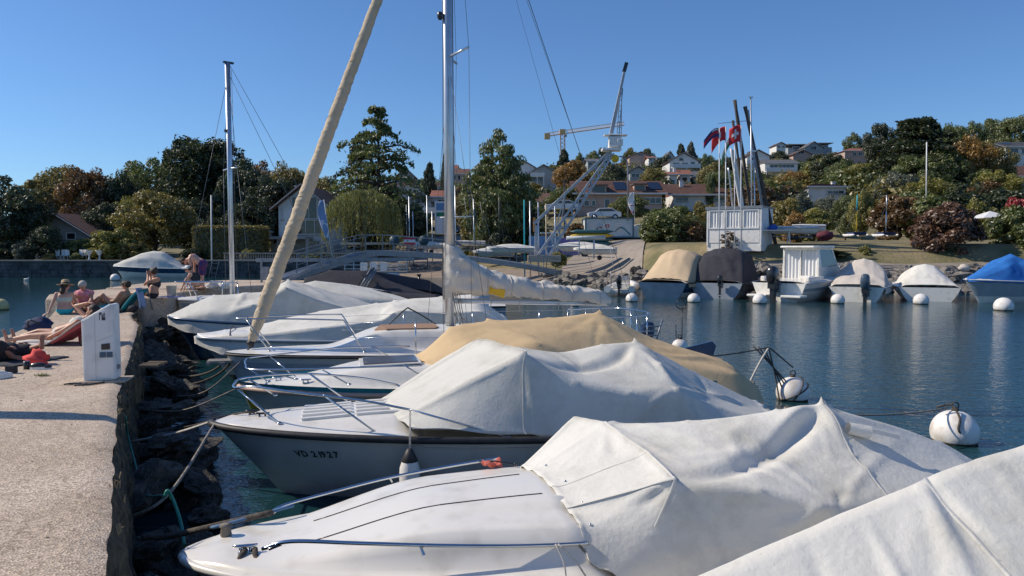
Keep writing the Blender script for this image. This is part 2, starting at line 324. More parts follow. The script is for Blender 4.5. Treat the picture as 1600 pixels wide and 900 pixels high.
def water_mat():
    m=bpy.data.materials.new('lake_water'); m.use_nodes=True; N=m.node_tree.nodes; Lk=m.node_tree.links; p=N['Principled BSDF']
    p.inputs['Roughness'].default_value=.04; p.inputs['IOR'].default_value=1.33; p.inputs['Specular IOR Level'].default_value=.5
    tc=N.new('ShaderNodeTexCoord')
    n0=N.new('ShaderNodeTexNoise'); n0.inputs['Scale'].default_value=.05; Lk.new(tc.outputs['Object'],n0.inputs[0])
    rp=N.new('ShaderNodeValToRGB'); rp.color_ramp.elements[0].position=.35; rp.color_ramp.elements[1].position=.65; rp.color_ramp.elements[0].color=(.009,.040,.050,1); rp.color_ramp.elements[1].color=(.013,.054,.062,1); Lk.new(n0.outputs[0],rp.inputs[0]); Lk.new(rp.outputs[0],p.inputs['Base Color'])
    def w(scale,st,dist,prev=None,rot=0,det=3):
        mp=N.new('ShaderNodeMapping'); mp.inputs['Scale'].default_value=st; mp.inputs['Rotation'].default_value=(0,0,rot); Lk.new(tc.outputs['Object'],mp.inputs[0])
        n=N.new('ShaderNodeTexNoise'); n.inputs['Scale'].default_value=scale; n.inputs['Detail'].default_value=det; n.inputs['Roughness'].default_value=.55; n.inputs['Distortion'].default_value=.4; Lk.new(mp.outputs[0],n.inputs[0])
        b=N.new('ShaderNodeBump'); b.inputs['Distance'].default_value=dist; Lk.new(n.outputs[0],b.inputs['Height'])
        if prev: Lk.new(prev.outputs[0],b.inputs['Normal'])
        return b
    b=w(.8,(1,1.3,1),.018,None,.3); b=w(3.6,(1,1.2,1),.022,b,-.2); b=w(11,(1,1.1,1),.008,b,.1)
    Lk.new(b.outputs[0],p.inputs['Normal']); return m
MT['water']=water_mat()
g=G(); g.add([(-900,-300,0),(900,-300,0),(900,500,0),(-900,500,0)],[(0,1,2,3)]); setp(g.build('water',MT['water']),'calm blue green lake water of the small harbour basin','water',None,'structure')

SHX=[-900,-70,-14,-6,0,6,12,18,26,60,120,900]
SHY=[80,80,80,76,68,60,51.5,49.5,48,45,40,30]
def shore(x): return interp(x,SHX,SHY)
def kaz(x,y):
    px=800+1200*x/max(y,1)
    return interp(px,[-400,420,600,800,1000,1200,1350,1500,1700,2400],[.015,.02,.10,.118,.122,.132,.15,.165,.175,.175])
def gz(x,y):
    d=(y-shore(x))*.88
    # three shore profiles
    zl=interp(d,[-6,0,.3,1.2,30,400],[-3,-1.6,-1.2,1.55,1.8,2.2])
    zm=interp(d,[-6,0,8,20,40,400],[-2,-.05,1.1,2.3,3.4,4])
    zr=interp(d,[-6,0,3.5,4.2,5.4,7.8,30,400],[-3,-.6,1.35,1.66,1.72,3.2,3.8,4.6])
    a=smooth01((x+17)/3); b=smooth01((x-7)/6)
    z=lerp(lerp(zl,zm,a),zr,b)
    if y>88:
        k=kaz(x,y); dd=y-88
        z+=k*(dd if dd>20 else dd*dd/40+dd*.5 if dd>0 else 0)*smooth01(dd/12)
        z+=.8*noise.noise(Vector((x*.03,y*.03,0)))*smooth01((dd-10)/30)
    if y>310: z-= (y-310)*.22
    return z
xs=np.concatenate([np.linspace(-900,-160,12),np.arange(-150,-40,3.0),np.arange(-40,60,1.0),np.arange(60,260,3.0),np.linspace(265,900,12)])
ys=np.concatenate([np.arange(36,100,1.0),np.arange(100,400,4.0),np.linspace(410,1400,8)])
V=[(x,y,gz(x,y)) for x in xs for y in ys]; ny=len(ys)
Fc=[(i*ny+j,(i+1)*ny+j,(i+1)*ny+j+1,i*ny+j+1) for i in range(len(xs)-1) for j in range(ny-1)]
MT['grass']=M('dry_meadow_grass',(.27,.215,.115),.95,c2=(.085,.095,.035),scale=.35,mixlo=.3,mixhi=.62,bump=.08,bscale=3,detail=12)
me=npmesh('ground',V,Fc,MT['grass'],True); setp(link('ground',me),'grassy shore and hillside rising behind the harbour','ground',None,'structure')
TV=V; TNY=ny
def gzt(x,y):
    i=int(np.searchsorted(xs,x))-1; j=int(np.searchsorted(ys,y))-1
    if i<0 or j<0 or i>=len(xs)-1 or j>=TNY-1: return gz(x,y)
    u=(x-xs[i])/(xs[i+1]-xs[i]); v=(y-ys[j])/(ys[j+1]-ys[j]); q=lambda a,b:TV[a*TNY+b][2]
    return (q(i,j)*(1-v)+q(i,j+1)*v)*(1-u)+(q(i+1,j)*(1-v)+q(i+1,j+1)*v)*u
def ghit(px,py,y0=50,y1=400):
    y=y0
    while y<y1:
        p=at(px,py,y)
        if gz(p.x,p.y)>=p.z: return p
        y+=1
    return at(px,py,y1)
def drape(name,fn,nu,nv,mat,label,off=.07):
    g=G()
    def f(u,v):
        x,y=fn(u,v); return (x,y,gzt(x,y)+off)
    g.grid(f,nu,nv); o=g.build(name,mat); return setp(o,label,'ground' if 'beach' in name or 'bank' in name else 'path',None,'structure')
drape('beach',lambda u,v:(lerp(-15,8,u),shore(lerp(-15,8,u))-1.5+v*lerp(11,7,u)),46,16,MT['sand'],'pinkish shingle beach and slipway at the head of the harbour')
drape('slipway',lambda u,v:(lerp(3.5,9.5,u)+v*5,shore(lerp(3.5,9.5,u))+1.5+v*(26)),24,40,MT['asphalt'],'pale tarmac slipway running up from the shore rocks',.12)
drape('rock_bank',lambda u,v:(lerp(14,90,u),shore(lerp(14,90,u))-.4+v*5.4),90,8,MT['rockp'],'bank of grey stones below the promenade',.06)
drape('promenade',lambda u,v:(lerp(17,90,u),shore(lerp(17,90,u))+4.8+v*1.4),80,6,M('promenade_gravel',(.30,.26,.21),.9,c2=(.22,.19,.15),scale=2),'pale shore path between boulders and grass bank',.05)
drape('road',lambda u,v:(lerp(-14,0,u)-3+v*2,84+ v*22+u*2),20,20,MT['asphalt'],'narrow road climbing behind the beach',.1)
# ---------------------------------------------------------------- left quay wall
wg=G(); wg.box((-110,79.6,.35),(190,1.2,2.5)); qw=wg.build('quay_wall',MT['stonewall']); setp(qw,'long dark stone garden wall along the far left shore','wall')
rr=random.Random(3); sb=G()
x=-75.0
zlev=[.0,.36,.72,1.08,1.40]
for k in range(4):
    x=-75.0
    while x<-15.6:
        L=rr.uniform(.6,1.5); L=min(L,-15.4-x); z0,z1=zlev[k],zlev[k+1]
        sb.box((x+L/2,78.98+rr.uniform(-.03,.03),(z0+z1)/2),(L-.05,.14,z1-z0-.05)); x+=L
o=sb.build('wall_stone',MT['stonewall'],qw); o['kind']='stuff'
cg=G(); x=-76.0
while x<-15.2:
    cg.box((x+.98,79.5,1.66),(1.93,1.5,.12)); x+=2
o=cg.build('coping',MT['coping'],qw); o['kind']='stuff'
# ---------------------------------------------------------------- pier
PE=[(-2.02+.5025*4,3.76-4.0),(-2.02,3.76),(-4.4,8.5),(-6.9,14.0),(-8.1,16.6),(-8.7,17.6),(-9.4,18.9),(-9.9,20.3)]     # right edge, near to far
PL=[(-7.5,-1.0),(-7.6,5),(-8.5,11.6),(-9.6,14.8),(-10.7,17.6),(-11.6,19.4),(-12.2,20.5)]                 # left edge
def edge(P,t): 
    n=len(P)-1; t=t*n; i=min(int(t),n-1); f=t-i; return (lerp(P[i][0],P[i+1][0],f),lerp(P[i][1],P[i+1][1],f))
PZ=1.2
def pierf(u,v):
    a=edge(PE,u); b=edge(PL,u)
    x,y=lerp(a[0],b[0],v),lerp(a[1],b[1],v)
    j=.014*noise.noise(Vector((x*3,y*3,1)))+.014*noise.noise(Vector((x*11,y*11,2)))
    if v<.001: x+=j*1.4
    z=PZ+.012*noise.noise(Vector((x*.8,y*.8,0)))-(.03+.02*noise.noise(Vector((x*6,y*6,3))) if v<.001 else 0)
    return (x,y,z)
g=G(); g.grid(pierf,260,40); pier=g.build('pier',MT['concrete']); setp(pier,'sunlit rough concrete pier running away on the left','pier',None,'structure')
# pier side wall (algae, dry grass)
def pw(u,v):
    a=edge(PE,u); x,y=a
    j=.014*noise.noise(Vector((x*3,y*3,1)))+.014*noise.noise(Vector((x*11,y*11,2)))
    dd=.10*noise.noise(Vector((y*2.3,v*3,5)))+.05*noise.noise(Vector((y*8,v*9,5)))
    out=(.0 if v<.001 else dd+.03+v*.12)
    return (x+j*1.4+out*.87,y+out*.45,PZ-.03-v*1.6)
g=G(); g.grid(pw,300,14); o=g.build('pier_wall',MT['moss'],pier)
g=G(); g.grid(lambda u,v:(edge(PL,u)[0]-v*.15,edge(PL,u)[1],PZ-v*1.6),60,3); g.build('pier_wall',MT['stonewall'],pier)
# raised far sections
S2=[(-12.3,20.2),(-11.4,19.95),(-10.3,19.85),(-9.6,20.0),(-9.25,20.5),(-9.4,21.6),(-10.0,22.8),(-9.9,24.6),(-13.2,24.9),(-13.3,22)]
g=G(); g.prism(S2,-.5,1.52); o=g.build('pier_section',MT['concrete'],pier,bevel=.06)
S3=[(-13.2,24.87),(-9.9,24.63),(-9.4,26),(-8.3,27.6),(-6.9,29.4),(-8.4,31),(-11.5,31.5),(-13.6,28)]
g=G(); g.prism(S3,-.5,1.56); o=g.build('pier_section',MT['concrete'],pier,bevel=.06)
# lower ledge stones left of pier
g=G()
for k,(x,y,s) in enumerate([(-9.6,12.4,.6),(-9.2,11.8,.5),(-10.2,13.3,.55),(-10.0,12.6,.45),(-10.8,14.5,.5)]):
    g.ball((x,y,.75),s,12,8,(1.5,1,.45),jit=.35,seed=k+3)
o=g.build('ledge_stone',MT['rockp']); setp(o,'pale flat stones of the low ledge at the left edge of the pier','stones',None,'stuff')
# joint lines and cracks in the pier top as thin recessed strips
# ---------------------------------------------------------------- rocks at pier foot
rkm=[]
for k in range(6):
    g=G(); g.ball((0,0,0),1,16,11,(1,.75,.55),jit=.55,seed=11+k*7); 
    me=bpy.data.meshes.new('boulder'); me.from_pydata(g.v,[],g.f); me.polygons.foreach_set('use_smooth',[False]*len(g.f)); me.materials.append(MT['rock']); rkm.append(me)
rr=random.Random(5)
big=[(300,705,.2,.42,'flat topped dark boulder jutting into the water beside the registered white boat bow'),(262,690,.45,.30,'rounded dark boulder high against the pier wall above the flat topped one'),
     (215,760,.2,.55,'largest dark boulder in shadow under the near pier edge'),(240,640,.3,.33,'small dark boulder below the tuft of dry grass'),(290,735,.0,.5,'low wet boulder nearest the open dark water strip')]
for (px,py,z,s,lab) in big:
    p=atz(px,py,z); o=link('boulder',rkm[rr.randrange(6)],None,p); o.scale=(s*1.15,s*.9,s*.7); o.rotation_euler=(0,0,rr.uniform(0,6)); setp(o,lab,'boulder')
t=0
for k in range(95):
    u=rr.uniform(.1,1); a=edge(PE,u); off=rr.uniform(.1,.75)*(1 if a[1]<17 else 1.15); s=rr.uniform(.16,.36)
    z=rr.uniform(-.15,.62)*(1-off/1.2)
    o=link('boulder',rkm[k%6],None,(a[0]+off*.87+.1,a[1]+off*.45,z)); o.scale=(s*1.3,s,s*.9); o.rotation_euler=(rr.uniform(-.5,.5),rr.uniform(-.5,.5),rr.uniform(0,6))
    setp(o,'dark wet boulder heaped at the foot of the pier','boulder','boulders heaped at the foot of the pier')
for k in range(26):
    u=k/25; x=lerp(-9.7,-10.2,u)+rr.uniform(-.1,.5); y=lerp(19.6,25,u); s=rr.uniform(.3,.5)
    o=link('boulder',rkm[k%6],None,(x+.25,y,rr.uniform(.0,.7))); o.scale=(s*1.3,s,s*.9); o.rotation_euler=(rr.uniform(-.5,.5),rr.uniform(-.5,.5),rr.uniform(0,6))
    setp(o,'dark wet boulder heaped at the foot of the pier','boulder','boulders heaped at the foot of the pier')
# dry grass tufts on the edge
def tuft(c,n,h,spread,mat,seed):
    r_=random.Random(seed); g=G()
    for i in range(n):
        a=r_.uniform(0,6.28); l=r_.uniform(.5,1)*h; e=r_.uniform(.2,1)*spread
        p0=Vector(c)+Vector((r_.gauss(0,spread*.3),r_.gauss(0,spread*.3),0)); p1=p0+Vector((math.cos(a)*e*.5,math.sin(a)*e*.5,l*.7)); p2=p0+Vector((math.cos(a)*e*1.1,math.sin(a)*e*1.1,l*(1-.5*e/spread)))
        w_=.004; sd_=Vector((-math.sin(a),math.cos(a),0))*w_
        g.add([p0-sd_,p0+sd_,p1+sd_,p1-sd_,p2],[(0,1,2,3),(3,2,4)])
    return g
p=atz(205,628,.55); o=tuft(p,260,.55,.22,MT['dry'],1).build('dry_grass_tuft',MT['dry']); setp(o,'tuft of dry straw coloured weeds growing from the pier wall below the white pedestal','plant')
g=G()
rr=random.Random(9)
for k in range(120):
    u=rr.uniform(.12,.8); a=edge(PE,u); t_=tuft((a[0]+.03,a[1],PZ-rr.uniform(.03,.5)),7,.10,.07,MT['dry'],k); b=len(g.v); g.v+=t_.v; g.f+=[tuple(i+b for i in f) for f in t_.f]; g.sm+=t_.sm
o=g.build('edge_weeds',MT['dry']); setp(o,'short dry weeds and roots fringing the pier edge','weeds',None,'stuff')
# wooden plank on the wall (240,568)
p=at(238,570,10.6); g=G()
for k in range(4): g.box((p.x,p.y-.1+k*.085,p.z+.01*(k%2)),(.26,.07,.03))
setp(g.build('wooden_step',MT['wood'],None),'small weathered wooden plank step projecting from the pier wall','step')
# ---------------------------------------------------------------- shore rocks right & centre
rkp=[]
for k in range(5):
    g=G(); g.ball((0,0,0),1,10,7,(1,.8,.6),jit=.6,seed=60+k*5)
    me=bpy.data.meshes.new('shore_boulder'); me.from_pydata(g.v,[],g.f); me.materials.append(MT['rockp']); rkp.append(me)
rr=random.Random(12); cnt=0
def srock(x,y,s,lab,grp,dark=False):
    o=link('shore_boulder',rkp[rr.randrange(5)],None,(x,y,max(gz(x,y),-.1)+s*.15)); o.scale=(s*1.2,s,s); o.rotation_euler=(rr.uniform(-.4,.4),rr.uniform(-.4,.4),rr.uniform(0,6)); setp(o,lab,'boulder',grp); return o
for k in range(230):
    x=rr.uniform(4,54) if k>60 else rr.uniform(3,15); y=shore(x)+rr.uniform(-.6,4.6); srock(x,y,rr.uniform(.35,.8),'grey boulder of the rock bank behind the boats moored on the right','boulders of the right hand shore bank')
for k in range(34):
    u=rr.random(); x=lerp(-14.5,-9.5,u)+rr.uniform(-.4,.4); y=lerp(80,87,u*.6)+rr.uniform(-1.5,3); srock(x,y,rr.uniform(.25,.5),'grey boulder in the heap beside the pink beach','boulders heaped beside the beach')
# ================================================================ BOATS
class Boat:
    def __init__(s,name,bow,yaw,L,B,zb,zs,label,cat='motorboat',group=None,p=2.0,fine=.62,zt=0,rake=.9,bowx=0):
        s.o=empty(name,(bow[0],bow[1],0),R(yaw),label,cat,group); s.bow=bow; s.yaw=R(yaw); s.L=L; s.B=B; s.zb=zb; s.zs=zs; s.p=p; s.fine=fine; s.rake=rake
        s.d=(math.cos(s.yaw),math.sin(s.yaw)); s.n=(-s.d[1],s.d[0])
    def w(s,t):
        t=max(0,t); q=max(0,1-t/(s.L*s.fine)); v=max(0,1-q**s.p)**.62
        k=t/s.L; return s.B/2*v*(1-.10*smooth01((k-.6)/.4))
    def sheer(s,t):
        k=min(1,max(0,t/s.L)); return s.zs+(s.zb-s.zs)*(1-k)**1.8
    def loc(s,px,py,sl):
        r=ray(px,py); q=r.x/r.y; bx,by=s.bow[0]+sl*s.n[0],s.bow[1]+sl*s.n[1]
        t=(q*by-bx)/(s.d[0]-q*s.d[1]); Y=by+t*s.d[1]; return (t,sl,H+r.z/r.y*Y)
    def P(s,a):
        """(px,py,s) pixel entry or (t,s,z) entry"""
        return s.loc(*a) if a[0]>30 else a
    def world(s,a):
        a=s.P(a); return Vector((s.bow[0]+a[0]*s.d[0]+a[1]*s.n[0],s.bow[1]+a[0]*s.d[1]+a[1]*s.n[1],a[2]))
    def hull(s,mat,rub=None,keel=-.3,stripe=None,boot=None,deckmat=None,deckh=.10,crown=.06,flare=.8,rubr=.035,deckprof=None,cs=None,topsidecut=.0,name='hull'):
        NT,NZ=48,14
        def f(u,v):
            t=s.L*(u**1.5); z1=s.sheer(t); wv=s.w(t)
            z=keel+(z1-keel)*v; fr=(z-keel)/(z1-keel)
            bowness=math.exp(-t/(s.L*.22))
            shape=fr**(.28+.55*bowness)            # fuller aft, v-shaped forward
            if fr<=0: shape=.02
            return t,z,wv*shape,(1-fr)*s.rake*bowness
        for side in (-1,):
            pass
        g=G(); vs=[];n2=2*NZ+1
        for i in range(NT+1):
            u=i/NT
            for j in range(-NZ,NZ+1):
                t,z,ww,sh=f(u,abs(j)/NZ); vs.append((t+sh,(ww if j>0 else -ww),z))
        fs=[(i*n2+j,i*n2+j+1,(i+1)*n2+j+1,(i+1)*n2+j) for i in range(NT) for j in range(n2-1)]
        g.add(vs,fs,True)
        b=NT*n2; g.f.append(tuple(b+j for j in range(n2))); g.sm.append(False)
        h=g.build(name,mat,s.o)
        # deck
        g=G()
        def dk(u,v):
            t=s.L*(u**1.5); x=(v*2-1); ww=s.w(t)
            if deckprof:
                f_=smooth01((t-cs)/.22) if cs else 0; z=s.sheer(t)+deckprof(t,abs(x),x)*(1-f_)-.10*f_
            else: z=s.sheer(t)+deckh*smooth01((1-abs(x))/.22)*smooth01(t/.9)+crown*(1-x*x)
            return (t,x*ww*.995,z)
        g.grid(dk,64,36); g.build('deck',deckmat or MT['gel'],s.o)
        if rub:
            for sg in (-1,1):
                pts=[]
                for i in range(0,41):
                    t=s.L*((i/40)**1.5); pts.append((t-.01,sg*(s.w(t)+.012),s.sheer(t)-.015))
                g=G(); g.tube(pts,rubr,8); g.build('rub_rail',rub,s.o)
        def strip(z0,z1,m,nm,off=.008):
            for sg in (-1,1):
                g=G()
                def q(u,v):
                    t=.05+s.L*.99*(u**1.5); zt=s.sheer(t); z=zt-lerp(z0,z1,v); fr=max(.01,(z-keel)/(zt-keel)); bowness=math.exp(-t/(s.L*.22))
                    return (t+(1-fr)*s.rake*bowness-.004,sg*(s.w(t)*fr**(.28+.55*bowness)+off),z)
                g.grid(q,40,2); g.build(nm,m,s.o)
        if stripe: strip(stripe[0],stripe[1],stripe[2],'stripe')
        if boot:
            for sg in (-1,1):
                g=G()
                def q(u,v):
                    t=.02+s.L*.99*(u**1.5); zt=s.sheer(t); z=lerp(-.2,boot[0],v); fr=max(.01,(z-keel)/(zt-keel)); bowness=math.exp(-t/(s.L*.22))
                    return (t+(1-fr)*s.rake*bowness-.006,sg*(s.w(t)*fr**(.28+.55*bowness)+.01),z)
                g.grid(q,40,3); g.build('waterline_band',boot[1],s.o)
        return h
    def hullpt(s,t,z,sg,keel=-.3,off=.01):
        zt=s.sheer(t); fr=max(.01,(z-keel)/(zt-keel)); b=math.exp(-t/(s.L*.22)); return Vector((t+(1-fr)*s.rake*b,sg*(s.w(t)*fr**(.28+.55*b)+off),z))
    def tube(s,pts,r,mat,name,seg=8,sm=0,**k):
        P=[Vector(s.P(a)) for a in pts]
        if sm: P=spline(P,sm)
        g=G(); g.tube(P,r,seg,**k); return g.build(name,mat,s.o)
    def cover(s,rows,mat,n=14,it=12,sag=0.0,relax=.5,wr=.02,wf=(.8,3.0),folds=(),name='cover',seed=0,scallop=.015,parent=None,seams=(),thick=0,peaks=(),rad=(),lines=()):
        Rn=len(rows); Cn=len(rows[0])
        K=np.array([[s.P(a) for a in r] for r in rows],dtype=float)
        nu=(Rn-1)*n+1; nv=(Cn-1)*n+1
        A=np.zeros((nu,nv,3)); ui=np.arange(nu)/n; vi=np.arange(nv)/n
        for i in range(nu):
            a=min(int(ui[i]),Rn-2); fu=ui[i]-a
            for j in range(nv):
                b=min(int(vi[j]),Cn-2); fv=vi[j]-b
                A[i,j]=(K[a,b]*(1-fu)+K[a+1,b]*fu)*(1-fv)+(K[a,b+1]*(1-fu)+K[a+1,b+1]*fu)*fv
        A0=A.copy()
        soft=np.zeros((nu,nv),bool); soft[::n,::n]=True; pin=np.zeros((nu,nv),bool)
        for (a_,b_) in peaks: pin[a_*n,b_*n]=True
        for ln in lines:
            if ln[0]=='r': pin[ln[1]*n,int(ln[2]*n):int(ln[3]*n)+1]=True
            else: pin[int(ln[2]*n):int(ln[3]*n)+1,ln[1]*n]=True
        pin[0,:]=pin[-1,:]=True; pin[:,0]=pin[:,-1]=True
        for k in range(it):
            Bm=A.copy(); Bm[1:-1,1:-1]=(A[:-2,1:-1]+A[2:,1:-1]+A[1:-1,:-2]+A[1:-1,2:])/4
            A=A*(1-relax)+Bm*relax; A[...,2]-=sag/max(it,1)*.5
            A[soft]=A[soft]*.8+A0[soft]*.2; A[pin]=A0[pin]
        # normals
        du=np.gradient(A,axis=0); dv=np.gradient(A,axis=1); Nn=np.cross(du,dv); Nn/=np.linalg.norm(Nn,axis=2,keepdims=True)+1e-9
        sign=np.sign(Nn[nu//2,nv//2,2]) or 1; Nn*=sign
        D=np.zeros((nu,nv))
        for i in range(nu):
            for j in range(nv):
                t_,s_,z_=A[i,j]; e=min(1,min(i,nu-1-i)/n*2.0+.1,min(j,nv-1-j)/n*2.0+.25)
                q=Vector((t_*wf[0]+seed,s_*wf[1]+z_*wf[0]*.7,seed*1.7)); q=q+Vector((1,.6,0))*noise.noise(q*.6+Vector((5,5,5)))*1.2
                r_=noise.noise(q); r2=noise.noise(q*2.3+Vector((9,2,1)))
                D[i,j]=wr*e*(r_*1.1+max(0,.35-abs(r2))*.55)+(.010*e*max(0,.25-abs(noise.noise(q*3.1+Vector((2,8,1))))) if n>=12 else 0)
        for fd in folds:
            pts=[s.P(a) for a in fd[0]]; amp,wd=fd[1],fd[2]
            P_=[np.array(q) for q in (spline(pts,6) if len(pts)>2 else pts)]; dist=np.full((nu,nv),9.0); al=np.zeros((nu,nv)); m_=len(P_)-1
            for q_,(a,b) in enumerate(zip(P_[:-1],P_[1:])):
                ab=b-a; L2=(ab**2).sum(); tt=np.clip(((A-a)@ab)/L2,0,1); d_=np.linalg.norm(A-(a+tt[...,None]*ab),axis=2)
                al=np.where(d_<dist,(q_+tt)/m_,al); dist=np.minimum(dist,d_)
            D=D+amp*np.exp(-(dist/wd)**2)*np.clip(np.sin(np.clip(al,.02,.98)*np.pi)*1.6,.0,1)
        rq=random.Random(seed+100)
        for (a_,b_) in list(peaks)+list(rad):
            c0=A[a_*n,b_*n]
            for k in range(13):
                ii=min(nu-2,max(1,a_*n+int(rq.gauss(0,n*.9)))); jj=min(nv-2,max(1,b_*n+int(rq.gauss(0,n*.9)))); c1=A[ii,jj]; ab=c1-c0; L2=(ab**2).sum()
                if L2<.02: continue
                tt=np.clip(((A-c0)@ab)/L2,0,1); dist=np.linalg.norm(A-(c0+tt[...,None]*ab),axis=2)
                D=D+rq.choice((-1,1,1))*rq.uniform(.008,.020)*np.exp(-(dist/rq.uniform(.02,.045))**2)*np.sin(tt*np.pi)
        A=A+Nn*D[...,None]
        for j in range(nv):      # scalloped hem
            A[0,j,2]+=scallop*math.sin(j/n*9+seed)*.6; A[-1,j,2]+=scallop*math.sin(j/n*9+seed)
        for i in range(nu):
            A[i,0,2]+=scallop*math.sin(i/n*8+seed*2); A[i,-1,2]+=scallop*math.sin(i/n*8+seed)
        Fc=[(i*nv+j,(i+1)*nv+j,(i+1)*nv+j+1,i*nv+j+1) if sign>0 else (i*nv+j,i*nv+j+1,(i+1)*nv+j+1,(i+1)*nv+j) for i in range(nu-1) for j in range(nv-1)]
        me=npmesh(name,A.reshape(-1,3),Fc,mat,True); o=link(name,me,parent or s.o)
        m=o.modifiers.new('cloth_thickness','SOLIDIFY'); m.thickness=.006; m.offset=-1
        o['label']='draped fabric cover'
        # stitched seams along control rows/cols: thin raised strips
        for kind,idx,lo,hi in seams:
            g=G()
            L=[A[idx*n,j] for j in range(int(lo*n),int(hi*n)+1)] if kind=='r' else [A[i,idx*n] for i in range(int(lo*n),int(hi*n)+1)]
            Nl=[Nn[idx*n,j] for j in range(int(lo*n),int(hi*n)+1)] if kind=='r' else [Nn[i,idx*n] for i in range(int(lo*n),int(hi*n)+1)]
            pts=[Vector(p)+Vector(q)*.002 for p,q in zip(L,Nl)]
            # flat ribbon
            vs=[];
            for i,p in enumerate(pts):
                d=(pts[min(i+1,len(pts)-1)]-pts[max(i-1,0)]).normalized(); x=d.cross(Vector(Nl[i])).normalized()*.010; nn=Vector(Nl[i])*.0022
                vs+=[p-x,p-x*.6+nn,p+x*.6+nn,p+x]
            g.add(vs,[(4*i+k,4*i+4+k,4*i+5+k,4*i+1+k) for i in range(len(pts)-1) for k in range(3)],True)
            g.build('seam',mat,o)
        s.lastA=A; s.lastN=Nn; s.n_=n
        return o
    def rail(s,side_pts,posts,r=.0125,mat=None,name='bow_rail',sm=6):
        g=G(); g.tube(spline([s.P(a) for a in side_pts],sm),r,8)
        o=g.build(name,mat or MT['steel'],s.o)
        for a,b in posts:
            g=G(); g.tube([s.P(a),s.P(b)],r*.9,8); q=s.P(b); g.lathe([(0,.0),(.032,.0),(.030,.012),(.012,.02)],q,10); g.build('rail_post',mat or MT['steel'],s.o)
        return o
def rope(a,b,sag,r,mat,label,cat='rope',n=20,group=None,twist=False):
    a=Vector(a);b=Vector(b); pts=[]
    for i in range(n+1):
        u=i/n; p=a.lerp(b,u); p.z-=sag*4*u*(1-u); 
        if twist: p+=Vector((noise.noise(p*4),noise.noise(p*4+Vector((3,3,3))),noise.noise(p*5)))*.02
        pts.append(p)
    g=G(); g.tube(pts,r,7); return setp(g.build('mooring_rope' if cat=='rope' else cat,mat),label,cat,group)
def ropes_pts(pts,r,mat,label,name='mooring_rope',cat='rope',sm=8):
    g=G(); g.tube(spline(pts,sm),r,7); return setp(g.build(name,mat),label,cat)
def cleat(b,p,mat=None,sz=.16):
    g=G(); p=Vector(b.P(p)); g.tube([p+Vector((-sz/2,0,.05)),p+Vector((-sz/4,0,.045)),p+Vector((sz/4,0,.045)),p+Vector((sz/2,0,.05))],[.008,.013,.013,.008],8)
    g.tube([p+Vector((-sz/5,0,0)),p+Vector((-sz/5,0,.045))],.011,8); g.tube([p+Vector((sz/5,0,0)),p+Vector((sz/5,0,.045))],.011,8); g.box(p+Vector((0,0,.004)),(sz*.6,.04,.008)); return g.build('cleat',mat or MT['steel'],b.o)
def outboard(b,t,sl,z,mat,sc_=1.0,tilt=0,label=None):
    """motor > cowling, leg, bracket as parts of the boat; local coords"""
    T=Matrix.Translation((t,sl,z))@Matrix.Rotation(R(tilt),4,'Y')@Matrix.Scale(sc_,4)
    def ad(g,name,m,par):
        g.v=[tuple(T@Vector(v)) for v in g.v]; return g.build(name,m,par)
    g=G(); prof=[(.0,.17,.13),(.05,.20,.155),(.25,.215,.165),(.42,.20,.15),(.52,.165,.12),(.57,.10,.07),(.58,.02,.02)]
    vs=[];seg=20
    for z_,a,c in prof:
        for k in range(seg):
            th=2*math.pi*k/seg; cx=math.copysign(abs(math.cos(th))**.6,math.cos(th)); sy=math.copysign(abs(math.sin(th))**.6,math.sin(th)); vs.append((.12+a*cx*1.25+z_*.10,c*sy*1.1,z_))
    g.add(vs,[(i*seg+k,i*seg+(k+1)%seg,(i+1)*seg+(k+1)%seg,(i+1)*seg+k) for i in range(len(prof)-1) for k in range(seg)],True)
    m=ad(g,'outboard_motor',mat,b.o); 
    if label: m['label']=label
    g=G(); g.box((.12,0,-.09),(.36,.24,.18)); g.box((.12,0,-.45),(.20,.12,.62),taper=1.2); g.box((.17,0,-.78),(.34,.22,.03)); g.tube([(-.02,0,-.95),(.12,0,-.93),(.32,0,-.93)],[.03,.06,.045],10); g.box((.1,0,-1.02),(.16,.02,.22)); ad(g,'leg',MT['black'],m)
    g=G(); g.box((-.12,0,-.15),(.16,.28,.34)); g.tube([(-.1,-.2,-.05),(-.1,.2,-.05)],.025,8); ad(g,'bracket',MT['galv'],m)
    return m
def buoyobj(p,r,label,group=None,mat=None,ring=True):
    o=empty('mooring_buoy',(p[0],p[1],0),0,label,'buoy',group)
    g=G(); g.ball((0,0,r*.45),r,28,18,(1,1,.97)); g.build('float',mat or MT['buoy'],o)
    if ring:
        g=G(); g.lathe([(.02,0),(.05,.0),(.05,.03),(.02,.05)],(0,0,r*1.41),12); g.tube([(math.cos(a)*.05,0,r*1.45+.06+math.sin(a)*.05) for a in [k*2*math.pi/14 for k in range(14)]],.011,6,closed=True); g.build('mooring_ring',MT['ropedark'],o)
    g=G(); g.lathe([(r*.86,r*.0-.02),(r*.915,r*.02),(r*.93,r*.10),(r*.945,r*.13)],(0,0,0),28); g.build('algae_band',MT['moss'],o)
    return o
def dirtywhite_buoy():
    m=M('scuffed_white_buoy',(.78,.76,.72),.5,c2=(.60,.55,.49),scale=4,mixlo=.38,mixhi=.5,bump=.003,bscale=50); return m
MT['buoy']=dirtywhite_buoy()
def crown_deck(h1,w1,h2,w2,t0,foot=.12):
    def f(t,a,x):
        k=smooth01((t-t0)/1.1); return k*(h1*smooth01((1-w1-a)/foot+.0)+h2*smooth01((1-w2-a)/foot))+.03*(1-a*a)*smooth01(t/.6)
    return f

